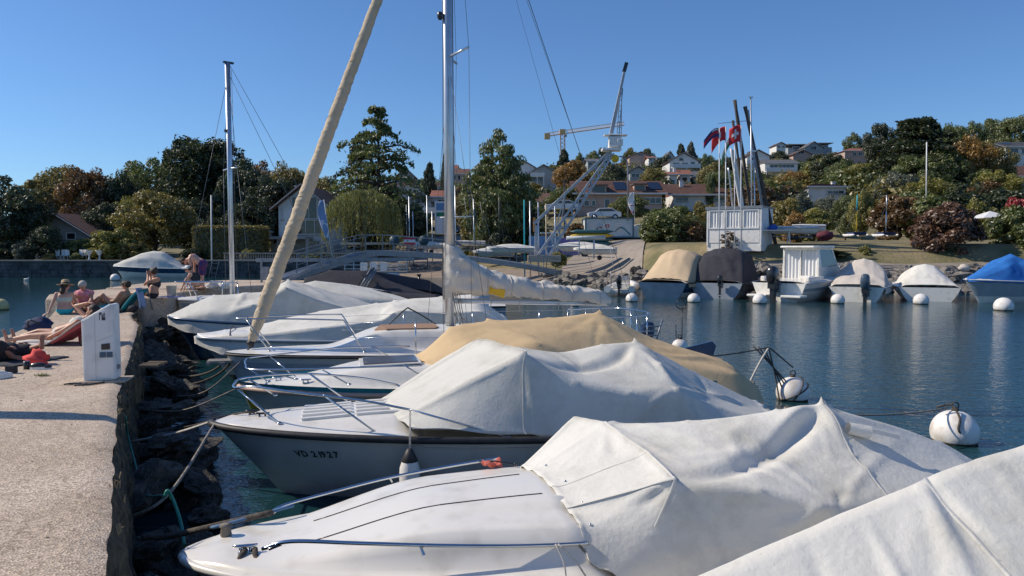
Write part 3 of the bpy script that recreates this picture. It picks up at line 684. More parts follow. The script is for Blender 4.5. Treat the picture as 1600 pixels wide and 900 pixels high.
# ---------------------------------------------------------------- B1: second-nearest boat, white foredeck + white cover
b1=Boat('covered_motorboat',(-2.23,5.12),12.7,7.0,2.25,.74,.66,'white motorboat with smooth bare foredeck and white peaked cover filling the lower centre','motorboat',fine=.60,p=2.2,rake=.7)
def dp1(t,a,x):
    k=smooth01((t-.45)/1.3)
    z=.035*smooth01((1-a)/.06)*smooth01(t/.3)
    z+=k*.215*smooth01((.86-a)/.16)            # side slope up to the coachroof
    z+=smooth01((t-1.2)/1.6)*.05*smooth01((.42-a)/.05)*.7        # second crease
    z+=smooth01((t-.5)/2.2)*.07*(1-a*a)+.02*(1-a)
    return z
b1.hull(MT['gel'],MT['gel'],stripe=(.055,.085,MT['black']),deckprof=dp1,cs=2.62,rubr=.028)
w1_=0
w1=[ # near hem, near low, near shoulder, mid near, mid far, far shoulder, far hem
 [(920,840,-.86),(905,828,-.72),(885,805,-.5),(862,775,-.18),(838,748,.2),(815,726,.58),(797,713,.80)],
 [(965,900,-.90),(1015,830,-.84),(1055,747,-.74),(1010,708,-.22),(945,659,.40),(897,651,.74),(2.75,1.06,.80)],
 [(3.7,-1.0,.42),(3.72,-.93,.72),(1190,760,-.82),(1150,705,-.4),(1075,655,.15),(3.5,.74,1.28),(3.6,1.12,.78)],
 [(4.5,-1.04,.42),(4.45,-.98,.66),(1305,787,-.90),(1265,715,-.42),(1215,632,.02),(4.5,.75,1.15),(4.6,1.12,.72)],
 [(5.3,-1.10,.40),(5.2,-1.02,.62),(1385,775,-.78),(1325,705,-.40),(1283,619,.0),(4.95,.72,1.10),(5.3,1.10,.68)],
 [(6.2,-1.06,.38),(6.2,-.98,.62),(6.15,-.75,.82),(6.05,-.38,1.02),(6.0,.0,1.20),(6.05,.55,1.0),(6.2,1.05,.62)],
 [(7.15,-1.0,.36),(7.15,-.8,.5),(7.15,-.5,.56),(7.15,-.2,.6),(7.15,.1,.64),(7.15,.5,.62),(7.1,1.0,.52)]]
def seat(b,row,prof,h=.018):
    out=[]
    for a in row:
        t,s_,z=b.P(a); out.append((t,s_,deckz(b,t,s_,prof)+h if abs(s_)<b.w(t)*.97 else z))
    return out
def deckz(b,t,sl,prof): a=min(.995,abs(sl)/b.w(t)); return b.sheer(t)+prof(t,a,sl)
w1[0]=seat(b1,w1[0],dp1)
b1.cover(w1,MT['cwhite'],n=18,it=16,sag=.05,peaks=((1,2),(1,4),(4,4)),rad=((3,2),(2,1),(5,4),(2,3)),lines=(('r',1,2,5),('c',2,0,1),('c',5,0,1)),wr=.012,wf=(.9,2.2),seed=1,
 folds=[([(1062,742,-.70),(1180,715,-.48),(1245,675,-.20),(1281,628,-.02)],-.085,.075),([(1065,735,-.68),(1170,695,-.38),(1235,655,-.10),(1278,624,0)],.035,.05),([(960,668,.34),(1100,690,.0),(1200,672,-.05),(1280,625,0)],.03,.09),
        ([(1070,752,-.74),(1200,765,-.85),(1300,788,-.9)],.03,.07),([(1287,630,-.02),(1330,700,-.4),(1385,770,-.75)],.016,.04),
        ([(1055,747,-.74),(985,815,-.85),(935,850,-.86)],.02,.05),([(1283,621,0),(1300,700,-.45)],-.03,.06),([(1075,790,-.95),(1120,850,-1.0)],.03,.05),
        ([(1180,660,.05),(1120,700,-.2)],.015,.05),([(1050,760,-.8),(1060,850,-1.0)],.012,.03)],
 seams=[('r',1,1.2,2.0),('r',1,2,4),('c',3,0,1),('c',2,0,1),('r',4,1.5,4)])
# grab rails
def seatrail(b,pts,posts,r=.0135,name='grab_rail'):
    g=G(); P=spline([b.P(a) for a in pts],7); g.tube(P,r,8)
    for a,c in posts: g.bar(b.P(a),b.P(c),.022,.014)
    return g.build(name,MT['steel'],b.o)
def deckz(b,t,sl,prof): a=min(.995,abs(sl)/b.w(t)); return b.sheer(t)+prof(t,a,sl)
def spline2(p): return [(q.x,q.y) for q in spline([(a,c,0) for a,c in p],6)]
def onf(b,prof,t,sl,h=0): return (t,sl,deckz(b,t,sl,prof)+h)
def railon(b,prof,path,name='grab_rail'):
    pts=[onf(b,prof,t,s_,h) for t,s_,h in path]; g=G(); g.tube(spline(pts,8),.0125,8)
    o=g.build(name,MT['steel'],b.o); return o
ra=seatrail(b1,[(410,858,-.56),(455,846,-.62),(560,849,-.68),(700,853,-.74),(820,853,-.78),(920,849,-.80)],[((655,851,-.72),(662,868,-.75)),((440,850,-.60),(420,858,-.60)),((905,850,-.80),(915,862,-.82))])
rb=seatrail(b1,[(422,803,.56),(446,789,.64),(530,766,.76),(610,746,.83),(700,729,.88),(778,716,.88)],[((608,747,.83),(612,753,.84)),((440,792,.62),(424,803,.58))])
for sl_,pts_ in ((-.24,[(.85,-.2),(1.6,-.22),(2.45,-.25)]),(.24,[(.85,.2),(1.6,.22),(2.4,.25)])):
    g=G(); g.tube([onf(b1,dp1,t,s_,.0) for t,s_ in spline2(pts_)],.006,5); g.build('deck_dark_line',MT['black'],b1.o)  # thin black tube half sunk in the foredeck, drawn as a dark line
for (t,sl) in ():
    g=G(); q=onf(b1,dp1,t,sl,0); g.bar((q[0],q[1],q[2]),(q[0]-.03,q[1],q[2]+.08),.045,.02); g.box((q[0],q[1],q[2]+.006),(.08,.04,.012)); g.build('rail_foot',MT['steel'],b1.o)
cleat(b1,onf(b1,dp1,.42,-.18,0)); 
g=G(); q=onf(b1,dp1,.25,.17,0); g.lathe([(.035,0),(.04,.01),(.032,.06),(.045,.07),(.04,.085),(0,.09)],q,14); g.build('bollard',MT['barkgrey'],b1.o)
# little swiss pennant lying on foredeck
fl=empty('pennant',b1.world((770,728,.72)),R(20),'small faded red pennant with a white cross lying on the white foredeck','flag')
g=G(); 
def pf(u,v): return ((u-.5)*.17,(v-.5)*.12*(1-.45*u)+.02*u,.02+.03*math.sin(u*5+v*3)+.02*noise.noise(Vector((u*4,v*4,1))))
g.grid(pf,14,8); o=g.build('cloth',M('faded_red_cloth',(.62,.15,.11),.85),fl); m=o.modifiers.new('t','SOLIDIFY'); m.thickness=.004
g=G()
for a in (0,1):
    def pc(u,v,a=a):
        uu=lerp(.28,.72,u) if a else lerp(.43,.57,u); vv=lerp(.36,.64,v) if a else lerp(.1,.9,v); p=pf(uu,vv); return (p[0],p[1],p[2]+.004+.001*a)
    g.grid(pc,8,8)
g.build('cross',MT['flagwhite'],fl)
g=G(); g.tube([(-.10,.06,.03),(.02,.02,.035),(.16,-.09,.02)],.006,6); g.ball((.165,-.095,.022),.015,8,6); g.build('staff',MT['black'],fl)
# snap fasteners on the cover
A=b1.lastA; n_=b1.n_
for j in (1,2,3,4,5):
    g=G(); p=A[3,int((j+.15)*n_)]+b1.lastN[3,int((j+.15)*n_)]*.003; g.ball(p,.011,8,5); g.build('snap_fastener',MT['steel'],b1.o)
# reinforcement patch at the near shoulder & hanging flap near the stern
g=G(); P0=Vector(b1.loc(1335,668,-.25)); 
g.grid(lambda u,v:(P0.x+u*.36,P0.y-.02-.10*math.sin(u*2.2)*.4-v*.02,P0.z+.035*math.sin(v*3.14)-u*.10+v*.0),8,6); o=g.build('vent_flap',MT['cwhite'],b1.o)
g=G(); Q=Vector(b1.loc(1358,682,-.28)); g.tube([Q+Vector((-.17,.03,.07)),Q+Vector((0,0,0.03))],[.045,.052],14,caps=False); g.build('vent_tube',MT['cwhite'],b1.o)
# tie cord near rail end
for k,(a,c) in enumerate([((868,850,-.93),(885,905,-.98)),((872,850,-.93),(915,900,-.98))]):
    b1.tube([a,((a[0]+c[0])/2+4,(a[1]+c[1])/2,-.97),c],.006,MT['ropew'],'tie_cord',6,4)

# ---------------------------------------------------------------- B0: nearest, only its cover shows
b0=Boat('covered_motorboat',(-1.06,2.54),16,7.0,2.3,.76,.72,'nearest boat at the lower right, only its plain bright white cover showing','motorboat',fine=.6)
b0.hull(MT['gel'],MT['gel'],stripe=(.06,.1,MT['black']))
rg=[b0.P(a) for a in ((1100,900,0),(1200,855,0),(1300,810,0),(1375,778,0),(1445,748,0),(1530,719,0),(1600,695,0))]
w0=[[(.9,-.85,.75),(.9,-.45,.95),(.9,.0,1.02),(.9,.45,.95),(.9,.75,.80)]]
for (t,_,z) in rg: w0.append([(t,-1.15,.62),(t-.05,-.72,z-.40),(t,0,z),(t+.05,.66,z-.40),(t,1.14,.72)])
w0+=[[(4.6,-1.2,.55),(4.6,-.75,1.6),(4.6,0,1.98),(4.6,.66,1.55),(4.6,1.15,.7)],[(6.2,-1.1,.5),(6.2,-.6,1.2),(6.2,0,1.6),(6.2,.5,1.2),(6.2,1.1,.65)],[(7.1,-1.05,.4),(7.1,-.5,.6),(7.1,0,.7),(7.1,.5,.65),(7.1,1.05,.5)]]
# keep the ridge straight: override px rows by computed values
b0.cover(w0,MT['cwhite'],n=14,it=10,sag=.0,wr=.010,wf=(1.1,.9),rad=((3,1),(5,2),(2,1)),lines=(('c',2,0,9),),seed=4,seams=[('r',5,0,2),('c',1,1,8)])

# ---------------------------------------------------------------- B2: registered white boat
b2=Boat('covered_motorboat',(-3.40,8.62),12.5,6.9,2.3,.86,.70,'white motorboat lettered VD 21927 with black rub rail and light grey peaked cover','motorboat',fine=.62,p=2.1,rake=1.0)
def dp2(t,a,x):
    return .03*smooth01((1-a)/.05)*smooth01(t/.3)+smooth01((t-.6)/1.6)*.09*smooth01((.78-a)/.25)+.04*(1-a*a)*smooth01(t/.8)
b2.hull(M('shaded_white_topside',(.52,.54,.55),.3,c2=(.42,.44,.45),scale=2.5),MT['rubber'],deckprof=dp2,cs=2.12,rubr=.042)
# non-slip moulded slats on foredeck, individually raised ribs
for k in range(5):
    for seg in ((1.0,1.55),(1.6,2.25)):
        sl=-.34+.17*k; g=G(); t0,t1=seg
        pts=[onf(b2,dp2,lerp(t0,t1,u/6),sl,.012) for u in range(7)]
        for a,c in zip(pts[:-1],pts[1:]): g.bar(a,c,.075,.03)
        g.build('deck_slat',MT['gel'],b2.o)
w2=[
 [(645,668,-.98),(622,652,-.6),(608,642,-.2),(600,636,.2),(594,630,.6),(590,627,.85)],
 [(823,680,-1.05),(822,549,-.80),(798,542,-.38),(770,535,.1),(744,531,.62),(2.9,1.05,.85)],
 [(890,684,-1.1),(900,592,-.95),(905,572,-.45),(880,548,.1),(4.0,.62,1.42),(4.0,1.12,.82)],
 [(990,690,-1.1),(985,610,-1.0),(975,575,-.5),(940,533,.08),(4.6,.62,1.45),(4.6,1.12,.80)],
 [(1062,690,-1.1),(1060,604,-.95),(1030,566,-.5),(991,527,.05),(5.05,.62,1.35),(5.1,1.12,.78)],
 [(6.0,-1.1,.55),(1120,632,-.8),(1105,612,-.4),(1085,577,.05),(5.9,.6,1.15),(6.0,1.1,.72)],
 [(7.0,-1.05,.45),(7.0,-.7,.6),(1200,640,-.2),(1192,630,.1),(7.0,.6,.72),(7.0,1.05,.6)]]
w2[0]=seat(b2,w2[0],dp2)
b2.cover(w2,MT['cgrey'],n=16,it=14,sag=.06,peaks=((1,1),(1,4),(4,3),(4,1)),rad=((2,2),(5,2)),lines=(('r',1,1,4),('c',1,0,1),('c',4,0,1)),wr=.010,wf=(.8,1.9),seed=9,
 folds=[([(830,556,-.75),(900,572,-.5),(960,562,-.3),(990,533,0)],-.06,.09),([(770,536,.1),(880,545,0),(988,528,0)],.02,.05),
        ([(825,552,-.8),(950,590,-.95),(1058,604,-.95)],.03,.05),([(992,530,0),(1030,570,-.5),(1060,604,-.95)],.035,.05),([(1060,606,-.95),(1070,650,-1.05)],.035,.04),([(1080,620,-.9),(1100,655,-1.0)],-.03,.04),
        ([(823,555,-.82),(823,665,-1.04)],.012,.03)],
 seams=[('r',1,0,1),('r',1,1,4)])
# bow rail (pulpit) of B2: near and far runs
b2.rail([(640,640,-.92),(560,625,-.78),(460,613,-.55),(395,604,-.33),(368,606,-.1),(366,600,.12),(385,590,.34),(470,584,.6),(560,590,.8),(620,601,.92)],
        [((368,606,-.1),(437,662,-.42)),((505,617,-.66),(598,683,-.80)),((640,640,-.92),(795,683,-1.02)),((385,590,.34),(430,618,.42)),((484,584,.63),(550,632,.70)),((620,601,.92),(690,640,.95))],r=.0135)
cleat(b2,(410,652,-.05),MT['black']); cleat(b2,(395,648,.1),MT['black'])
# registration lettering
def text(body,size,mat,name,parent,loc,rot,ext=.0015,align='CENTER',label=None):
    c=bpy.data.curves.new(name,'FONT'); c.body=body; c.size=size; c.extrude=ext; c.align_x=align; c.align_y='CENTER'; c.resolution_u=3
    t=bpy.data.objects.new('tmp',c); col.objects.link(t); bpy.context.view_layer.update()
    me=bpy.data.meshes.new_from_object(t); bpy.data.objects.remove(t); me.materials.clear(); me.materials.append(mat)
    o=link(name,me,parent,loc); o.rotation_euler=rot
    if label: o['label']=label
    return o
def hulltext(b,body,size,t0,zt,mat,sg=-1,spacing=.11):
    # letters placed one after another on the curved hull; joined as one mesh
    adv=0; k_=0
    for ch in body:
        if ch==' ': adv+=spacing*.7; continue
        c=bpy.data.curves.new('l','FONT'); c.body=ch; c.size=size; c.extrude=.001; c.offset=.0035; c.resolution_u=2
        t=bpy.data.objects.new('tmp',c); col.objects.link(t); bpy.context.view_layer.update(); me=bpy.data.meshes.new_from_object(t); bpy.data.objects.remove(t)
        g=G(); base=len(g.v)
        for v in me.vertices:
            tt=t0+adv+v.co.x; z=zt+v.co.y*1.0; p=b.hullpt(tt,z,sg,off=.006+v.co.z*1); g.v.append(tuple(p))
        for p in me.polygons: g.f.append(tuple(base+i for i in p.vertices)); g.sm.append(False)
        adv+=spacing*(.55 if ch in '1I' else 1); g.build('registration_letter',mat,b.o)
q=b2.loc(447,717,-.62)
hulltext(b2,'VD 21927',.105,.80,.535,MT['black'],-1,.072)
# hanging fender with rope
fo=empty('fender',b2.world((640,728,-1.12)),0,'white fender with a black top hanging from the bow rail of the registered boat','fender'); z0=fo.location.z
g=G(); zz=[(0,-.36),(.07,-.34),(.105,-.26),(.11,-.12),(.105,-.02),(.08,.06)]; g.lathe(zz,(0,0,0),18); g.build('body',MT['buoy'],fo)
g=G(); g.lathe([(.085,.05),(.09,.06),(.05,.14),(.03,.18),(.0,.19)],(0,0,0),16); g.build('cap',MT['rubber'],fo)
tp=b2.world((640,640,-.94)); d=tp-Vector(fo.location); g=G(); g.tube([(0,0,.17),(d.x*.6,d.y*.6,d.z*.6),tuple(d)],.006,6); g.tube([(.012,0,.17),(d.x+.01,d.y,d.z)],.005,6); g.build('lanyard',MT['ropew'],fo)

# ---------------------------------------------------------------- B3: teal stripe boat, beige cover
b3=Boat('covered_motorboat',(-3.95,11.05),12.0,7.0,2.25,.84,.74,'white motorboat with a teal stripe, faded pink rub rail and beige peaked cover','motorboat',fine=.6,p=2.1,rake=.9)
def dp3(t,a,x): return .03*smooth01((1-a)/.05)+smooth01((t-.5)/1.6)*.25*smooth01((.80-a)/.3)+.06*(1-a*a)*smooth01(t/.8)
b3.hull(MT['gelcream'],MT['pinkrub'],stripe=(-.09,-.02,MT['teal']),boot=(.12,MT['yellow']),deckprof=dp3,cs=2.9,rubr=.035)
w3=[
 [(3.05,-1.05,.95),(676,570,-.65),(664,567,-.3),(650,562,.1),(640,556,.5),(629,549,.85)],
 [(3.6,-1.15,.95),(745,560,-.8),(730,530,-.45),(700,508,.0),(3.4,.55,1.52),(3.4,1.05,.95)],
 [(4.4,-1.15,.90),(840,530,-.85),(795,518,-.45),(760,497,.05),(4.3,.6,1.55),(4.4,1.1,.92)],
 [(5.0,-1.15,.88),(5.0,-.85,1.18),(895,515,-.4),(855,494,.05),(5.0,.6,1.6),(5.0,1.1,.9)],
 [(5.5,-1.15,.85),(5.5,-.85,1.15),(955,520,-.4),(937,483,.08),(5.5,.6,1.6),(5.5,1.1,.88)],
 [(1062,610,-1.1),(1048,566,-.8),(1030,540,-.4),(1010,522,.05),(6.2,.6,1.3),(6.2,1.1,.84)],
 [(1160,625,-1.1),(1150,580,-.85),(1140,568,-.5),(1130,560,-.2),(7.0,.6,1.05),(7.0,1.0,.76)],
 [(1195,632,-1.05),(1190,618,-.85),(1185,605,-.5),(1178,596,-.2),(7.35,.5,.8),(7.35,.95,.6)]]
w3[0]=[w3[0][0]]+seat(b3,w3[0][1:],dp3)
b3.cover(w3,MT['cbeige'],n=13,it=12,peaks=((4,3),(2,3),(6,3)),sag=.05,wr=.016,wf=(.9,2.6),seed=14,folds=[([(705,510,0),(790,520,-.4),(860,528,-.8)],.03,.06),([(937,484,.05),(890,508,-.35),(850,520,-.7)],-.03,.07),([(940,487,0),(950,520,-.4)],.03,.04),([(945,495,0),(1040,552,-.6),(1130,562,-.3)],.03,.05)])
b3.rail([(660,571,-.98),(560,574,-.84),(460,577,-.62),(392,577,-.32),(384,570,-.05),(384,562,.15),(398,558,.36),(470,550,.6),(540,543,.78),(640,541,.98)],
        [((388,576,-.25),(420,597,-.3)),((410,577,-.42),(463,593,-.55)),((500,576,-.72),(546,601,-.80)),((630,570,-.95),(655,585,-.97)),((420,556,.44),(466,592,.0)),((580,541,.85),(610,558,.9))],r=.0125)
# deck hatch
g=G(); 
for i in range(1): pass
q=[onf(b3,dp3,t,s_,.03) for t,s_ in ((1.7,-.42),(2.6,-.42),(2.6,.35),(1.7,.35))]
g.plate(q,.02); g.build('hatch_frame',MT['gel'],b3.o,bevel=.01)
q=[(a[0]*1.0,a[1],a[2]+.014) for a in [onf(b3,dp3,t,s_,.03) for t,s_ in ((1.76,-.36),(2.54,-.36),(2.54,.29),(1.76,.29))]]
g=G(); g.plate(q,.02); g.build('hatch_glass',M('smoked_acrylic_hatch',(.10,.11,.16),.12,spec=.8),b3.o)
cleat(b3,onf(b3,dp3,.55,-.1,0)); cleat(b3,onf(b3,dp3,.95,-.42,0))
# ---------------------------------------------------------------- B4: sailboat
b4=Boat('sailing_boat',(-5.0,13.35),14.0,8.0,2.4,1.0,.95,'sailing yacht with tall mast, folded mainsail on the boom and rolled tan headsail','sailing boat',fine=.66,p=1.9,rake=.5)
def dp4(t,a,x): return .02+smooth01((t-1.6)/1.2)*(1-smooth01((t-6.3)/.4))*.34*smooth01((.66-a)/.2)+.05*(1-a*a)*smooth01(t/.8)
b4.hull(MT['gelcream'],MT['rubber'],stripe=(.14,.26,MT['gelgrey']),boot=(.42,MT['yellow']),deckprof=dp4,rubr=.022)
base=b4.world((703,497,0)); lb=b4.loc(703,497,0); tm=lb[0]
mast_dir=None
topz=H+ (390+60)/1200*base.y+.9
g=G(); g.tube([(tm,0,1.2),(tm-.01,0,1.2+.5*(topz-1.2)),(tm-.03,0,topz+2.5)],[.088,.088,.085],20,sc2=.72); g.build('mast',MT['alu'],b4.o)
g=G(); g.bar((tm-.087,0,2.2),(tm-.11,0,topz+2.3),.012,.02); g.bar((tm+.087,-.01,2.2),(tm+.06,-.01,topz+2.3),.012,.02); g.build('mast_track',M('dark_groove',(.25,.2,.2),.5),b4.o)
zsp=b4.loc(715,90,0)[2]
g=G(); g.tube([(tm,0,zsp),(tm+.25,-.62,zsp+.04)],.022,8); g.build('spreader',MT['alu'],b4.o)
g=G(); g.tube([(tm,0,zsp),(tm+.25,.62,zsp+.04)],.022,8); g.build('spreader',MT['alu'],b4.o)
zl=b4.loc(692,25,0)[2]; g=G(); g.lathe([(.03,-.07),(.055,-.03),(.055,.05),(.03,.07)],(tm-.16,0,zl),12); g.bar((tm-.14,0,zl),(tm-.06,0,zl),.04,.06); g.build('steaming_light',MT['black'],b4.o)
def wire(b,a,c,r=.0035,name='stay'):
    g=G(); g.tube([b.P(a),b.P(c)],r,5); return g.build(name,MT['wire'],b.o)
TZ=topz+2.3
for (a,c) in [((tm,0,TZ),(tm+.25,-.64,zsp+.04)),((tm+.25,-.64,zsp+.04),(tm+.2,-1.12,.98)),((tm,0,TZ),(tm+.25,.64,zsp+.04)),((tm+.25,.64,zsp+.04),(tm+.2,1.12,.98)),
              ((tm,0,zsp-.1),(tm+.55,-1.1,.98)),((tm,0,zsp-.1),(tm-.3,1.1,.98)),((tm,0,zsp-.1),(tm+.55,1.1,.98)),((tm,0,zsp-.1),(tm-.3,-1.1,.98)),((tm,0,TZ),(7.9,0,1.0)),((tm-.1,.02,TZ),(tm-.12,.05,1.4)),((tm-.1,-.03,TZ),(tm-.14,-.07,1.4))]:
    wire(b4,a,c,.0042)
wire(b4,(tm+.1,0,TZ),(6.9,0,1.95),.003,'topping_lift')
# furled genoa on the forestay
p0=Vector(b4.loc(392,535,0)); p1=Vector(b4.loc(592,-6,0)); dirn=(p1-p0)
pts=[];rad=[]
for i in range(150):
    u=i/149; p=p0+dirn*u*1.35
    rr_=interp(u,[0,.015,.08,.3,.6,1],[.05,.085,.12,.118,.098,.07])*(1+.03*math.sin(u*260)+.14*noise.noise(Vector((u*60,0,0)))*max(0,1-u*1.3))
    a=u*95; pts.append(p+Vector((math.cos(a)*.004,math.sin(a)*.004,0))*(1-u*.6)); rad.append(rr_)
g=G()
e1_=dirn.normalized().cross(Vector((0,1,0))).normalized(); e2_=dirn.normalized().cross(e1_)
def gen(u,v):
    i=min(148,int(u*149)); f_=u*149-i; p=pts[i].lerp(pts[min(149,i+1)],f_); r_=lerp(rad[i],rad[min(149,i+1)],f_); th=v*2*math.pi
    k_=noise.noise(Vector((u*150+math.cos(th)*1.5,math.sin(th)*1.5+th*.5,u*70)))+.5*noise.noise(Vector((u*240+math.cos(th)*2,math.sin(th)*2,3)))
    r_*=1+.085*k_*(1.3-u)+.02*math.sin(u*300+th)
    return p+(e1_*math.cos(th)+e2_*math.sin(th))*r_
g.grid(gen,620,22)
# spiral wrap ridges
vs=[];k=0
o=g.build('furled_genoa',MT['genoa'],b4.o)
g=G(); sp_=[]
ax=dirn.normalized(); e1=ax.cross(Vector((0,1,0))).normalized(); e2=ax.cross(e1)
for i in range(600):
    u=i/599; p=p0+dirn*1.35*(.01+u*.98); rr_=interp(u,[0,.015,.08,.3,.6,1],[.05,.085,.12,.118,.098,.07])*1.0; a=u*2*math.pi*17
    sp_.append(p+(e1*math.cos(a)+e2*math.sin(a))*rr_)
g.tube(sp_,.004,5); g.build('sail_wrap_edge',MT['genoa'],o)
g=G(); g.lathe([(.0,-.09),(.05,-.08),(.07,-.02),(.07,.02),(.03,.04),(.02,.1)],p0,14); g.tube([p0+Vector((0,0,-.08)),(.35,0,1.03)],.012,6); g.build('furling_drum',MT['rubber'],b4.o)
# folded mainsail on boom under cover: big triangular bundle at mast then tapering
bm=[]
kk=[(703,425,.34,1.15),(712,430,.40,.3),(750,448,.30,0),(800,458,.20,0),(860,462,.15,0),(915,464,.14,0),(953,466,.12,0)]
def mains(u,v):
    px=interp(u,[0,.06,.14,.25,.4,.6,.8,.95,1],[692,700,720,750,790,845,895,945,955])
    top=interp(u,[0,.06,.14,.25,.4,.6,.8,.95,1],[384,376,392,415,428,440,447,455,466])
    bot=interp(u,[0,.06,.14,.25,.4,.6,.8,.95,1],[464,466,462,460,462,468,470,477,470])
    th=v*2*math.pi; wdt=interp(u,[0,.06,.2,.5,.9,1],[.12,.20,.27,.22,.17,.03])
    sl=math.cos(th)*wdt; cpy=(top+bot)/2-(bot-top)/2*math.sin(th)
    p=Vector(b4.loc(px,cpy,0)); 
    q=Vector((p.x*3,th*1.3,2)); d_=noise.noise(q)*.045+noise.noise(Vector((p.x*9,p.z*7,sl*9)))*.04+.022*math.sin(p.x*11+p.z*14+3*noise.noise(q*.7))+(.03*math.sin(p.z*26+p.x*4) if u<.2 else 0)
    return (p.x, sl*(1+d_*4)+.0, p.z+d_*math.sin(th)*.9)
g=G(); g.grid(mains,120,36); g.build('folded_mainsail',MT['sail'],b4.o)
g=G(); g.grid(lambda u,v:(lambda p:(p[0],p[1]-.012,p[2]))(mains(lerp(.29,.38,u),lerp(.56,.68,v)+.03*math.sin(u*3))),20,8); g.build('yellow_sail_patch',MT['sailyellow'],b4.o)
a=b4.loc(705,470,0); c=b4.loc(950,474,0); g=G(); g.tube([a,c],.05,12); g.build('boom',MT['alu'],b4.o)
for u in (.28,.42,.6,.78,.92):
    g=G(); pts=[Vector(mains(u,k/16)) for k in range(17)]; cc=sum(pts,Vector())/17; g.tube([cc+(p-cc)*1.03 for p in pts],.010,6); g.build('sail_tie',MT['ropew'],b4.o)
for (px,py) in ((770,492),(812,488),(873,486),(915,480)):
    a=b4.loc(px,460,-.05); c=b4.loc(px-6 if px<800 else px,py,-.05); g=G(); g.tube([a,c],.008,5); g.build('hanging_line',MT['ropew'],b4.o)
for k in range(7):
    g=G(); q=tm+.03+.05*(k%4); g.tube(spline([(q,-.12+.04*k,2.0),(q+.06,-.16+.04*k,1.6),(q+.02+.05*k,-.2+.05*k,1.32)],6),.009,5); g.build('halyard',MT['ropew'] if k%2 else MT['rope'],b4.o)
# pulpit, lifelines, stanchions
g=G(); 
zr=1.62
b4.rail([(430,-0,0) if False else (2.0,-.62,1.58),(1.25,-.42,1.60),(.35,-.15,1.60),(.18,0,1.60),(.35,.15,1.60),(1.25,.42,1.60),(2.0,.62,1.58)],
   [((.35,-.14,1.60),(.75,-.3,1.04)),((.35,.14,1.60),(.75,.3,1.04)),((2.0,-.62,1.58),(2.35,-.70,1.02)),((2.0,.62,1.58),(2.35,.70,1.02))],r=.0135,name='pulpit')
for sg in (-1,1):
    stn=[(3.2,1.0),(4.6,1.13),(6.0,1.1),(7.0,1.05)]
    for (t,ss) in stn:
        g=G(); g.tube([(t,sg*ss*.97,.98),(t,sg*ss*.97,1.55)],.012,8); g.build('stanchion',MT['steel'],b4.o)
    for hz in (1.28,1.54):
        g=G(); g.tube([(2.0,sg*.62,hz)]+[(t,sg*ss*.97,hz) for t,ss in stn]+[(7.7,sg*.95,hz)],.0035,5); g.build('lifeline',MT['steel'],b4.o)
# arched black grab hoop (headsail sheet track) and teak hatch
g=G(); q=[onf(b4,dp4,t,s_,.01) for t,s_ in ((2.55,-.25),(2.75,-.45),(3.6,-.45),(3.7,-.3),(3.7,.3),(3.5,.42),(2.7,.35))]
g.plate(q,.03); g.build('teak_deck_panel',MT['teak'],b4.o)
g=G(); q=b4.hullpt(1.9,.72,-1,off=.015)
# cabin side window
g=G(); g.add([(2.6+.9*k,-.02,0) for k in (0,)],[]) 
g=G(); g.tube(spline([(2.2,.55,1.08),(2.75,.75,1.25),(3.2,.85,1.62),(3.35,.87,1.62),(3.9,.95,1.28)],8),.014,8); g.build('black_hoop',MT['rubber'],b4.o)
# stern rail, winch rails
b4.rail([(6.6,-1.0,1.56),(7.5,-.95,1.58),(7.75,-.4,1.58),(7.75,.4,1.58),(7.5,.95,1.58),(6.6,1.0,1.56)],[((7.3,-.96,1.58),(7.3,-.96,.95)),((7.75,-.4,1.58),(7.75,-.4,.92)),((7.75,.4,1.58),(7.75,.4,.92)),((7.3,.96,1.58),(7.3,.96,.95)),((6.6,1.0,1.56),(6.6,1.0,.95)),((6.6,-1,1.56),(6.6,-1,.95))],r=.014,name='stern_rail')
# anchor platform on the bow
g=G()
for k in range(4): g.box((-.10,-.12+.08*k,.86),(.40,.055,.04))
g.box((-.05,0,.83),(.1,.36,.05)); g.box((-.27,0,.83),(.06,.36,.05)); g.build('bow_platform',MT['coping'],b4.o)
# ---------------------------------------------------------------- B5 whole-covered grey/white boat
b5=Boat('covered_motorboat',(-6.75,16.4),13,6.9,2.3,.95,.85,'boat wrapped bow to stern in an off white cover behind the sailing yacht','motorboat',fine=.62)
b5.hull(MT['gelcream'],MT['gelgrey'],boot=(.1,MT['black']))
def ridge_rows(b,pts,hemdrop=.3,sf=.85,first=None,last=None):
    rows=[first] if first else []
    for p in pts:
        t,_,z=b.P((p[0],p[1],0)); sd=p[2] if len(p)>2 else .45; ww=b.w(t)+.05; sh=b.sheer(t); zz=lerp(z,sh,sd); rows.append([(t,-ww,sh-hemdrop),(t,-ww*sf,max(zz,sh+.02)),(t,0,z),(t,ww*sf,max(zz,sh+.04)),(t,ww,sh-hemdrop)])
    if last: rows.append(last)
    return rows
b5.L=6.9
w5=ridge_rows(b5,[(350,513,.75),(410,503,.65),(500,483,.55),(590,470,.45),(615,468,.2),(690,460,.4),(740,455,.4)],.34,.9,
 first=[(-.05,-.05,.80),(-.06,-.03,.92),(-.07,.0,.95),(-.06,.03,.92),(-.05,.05,.80)],last=[(7.0,-1.1,.5),(7.0,-.9,.85),(785,490,.0),(7.0,.8,.85),(7.0,1.1,.55)])
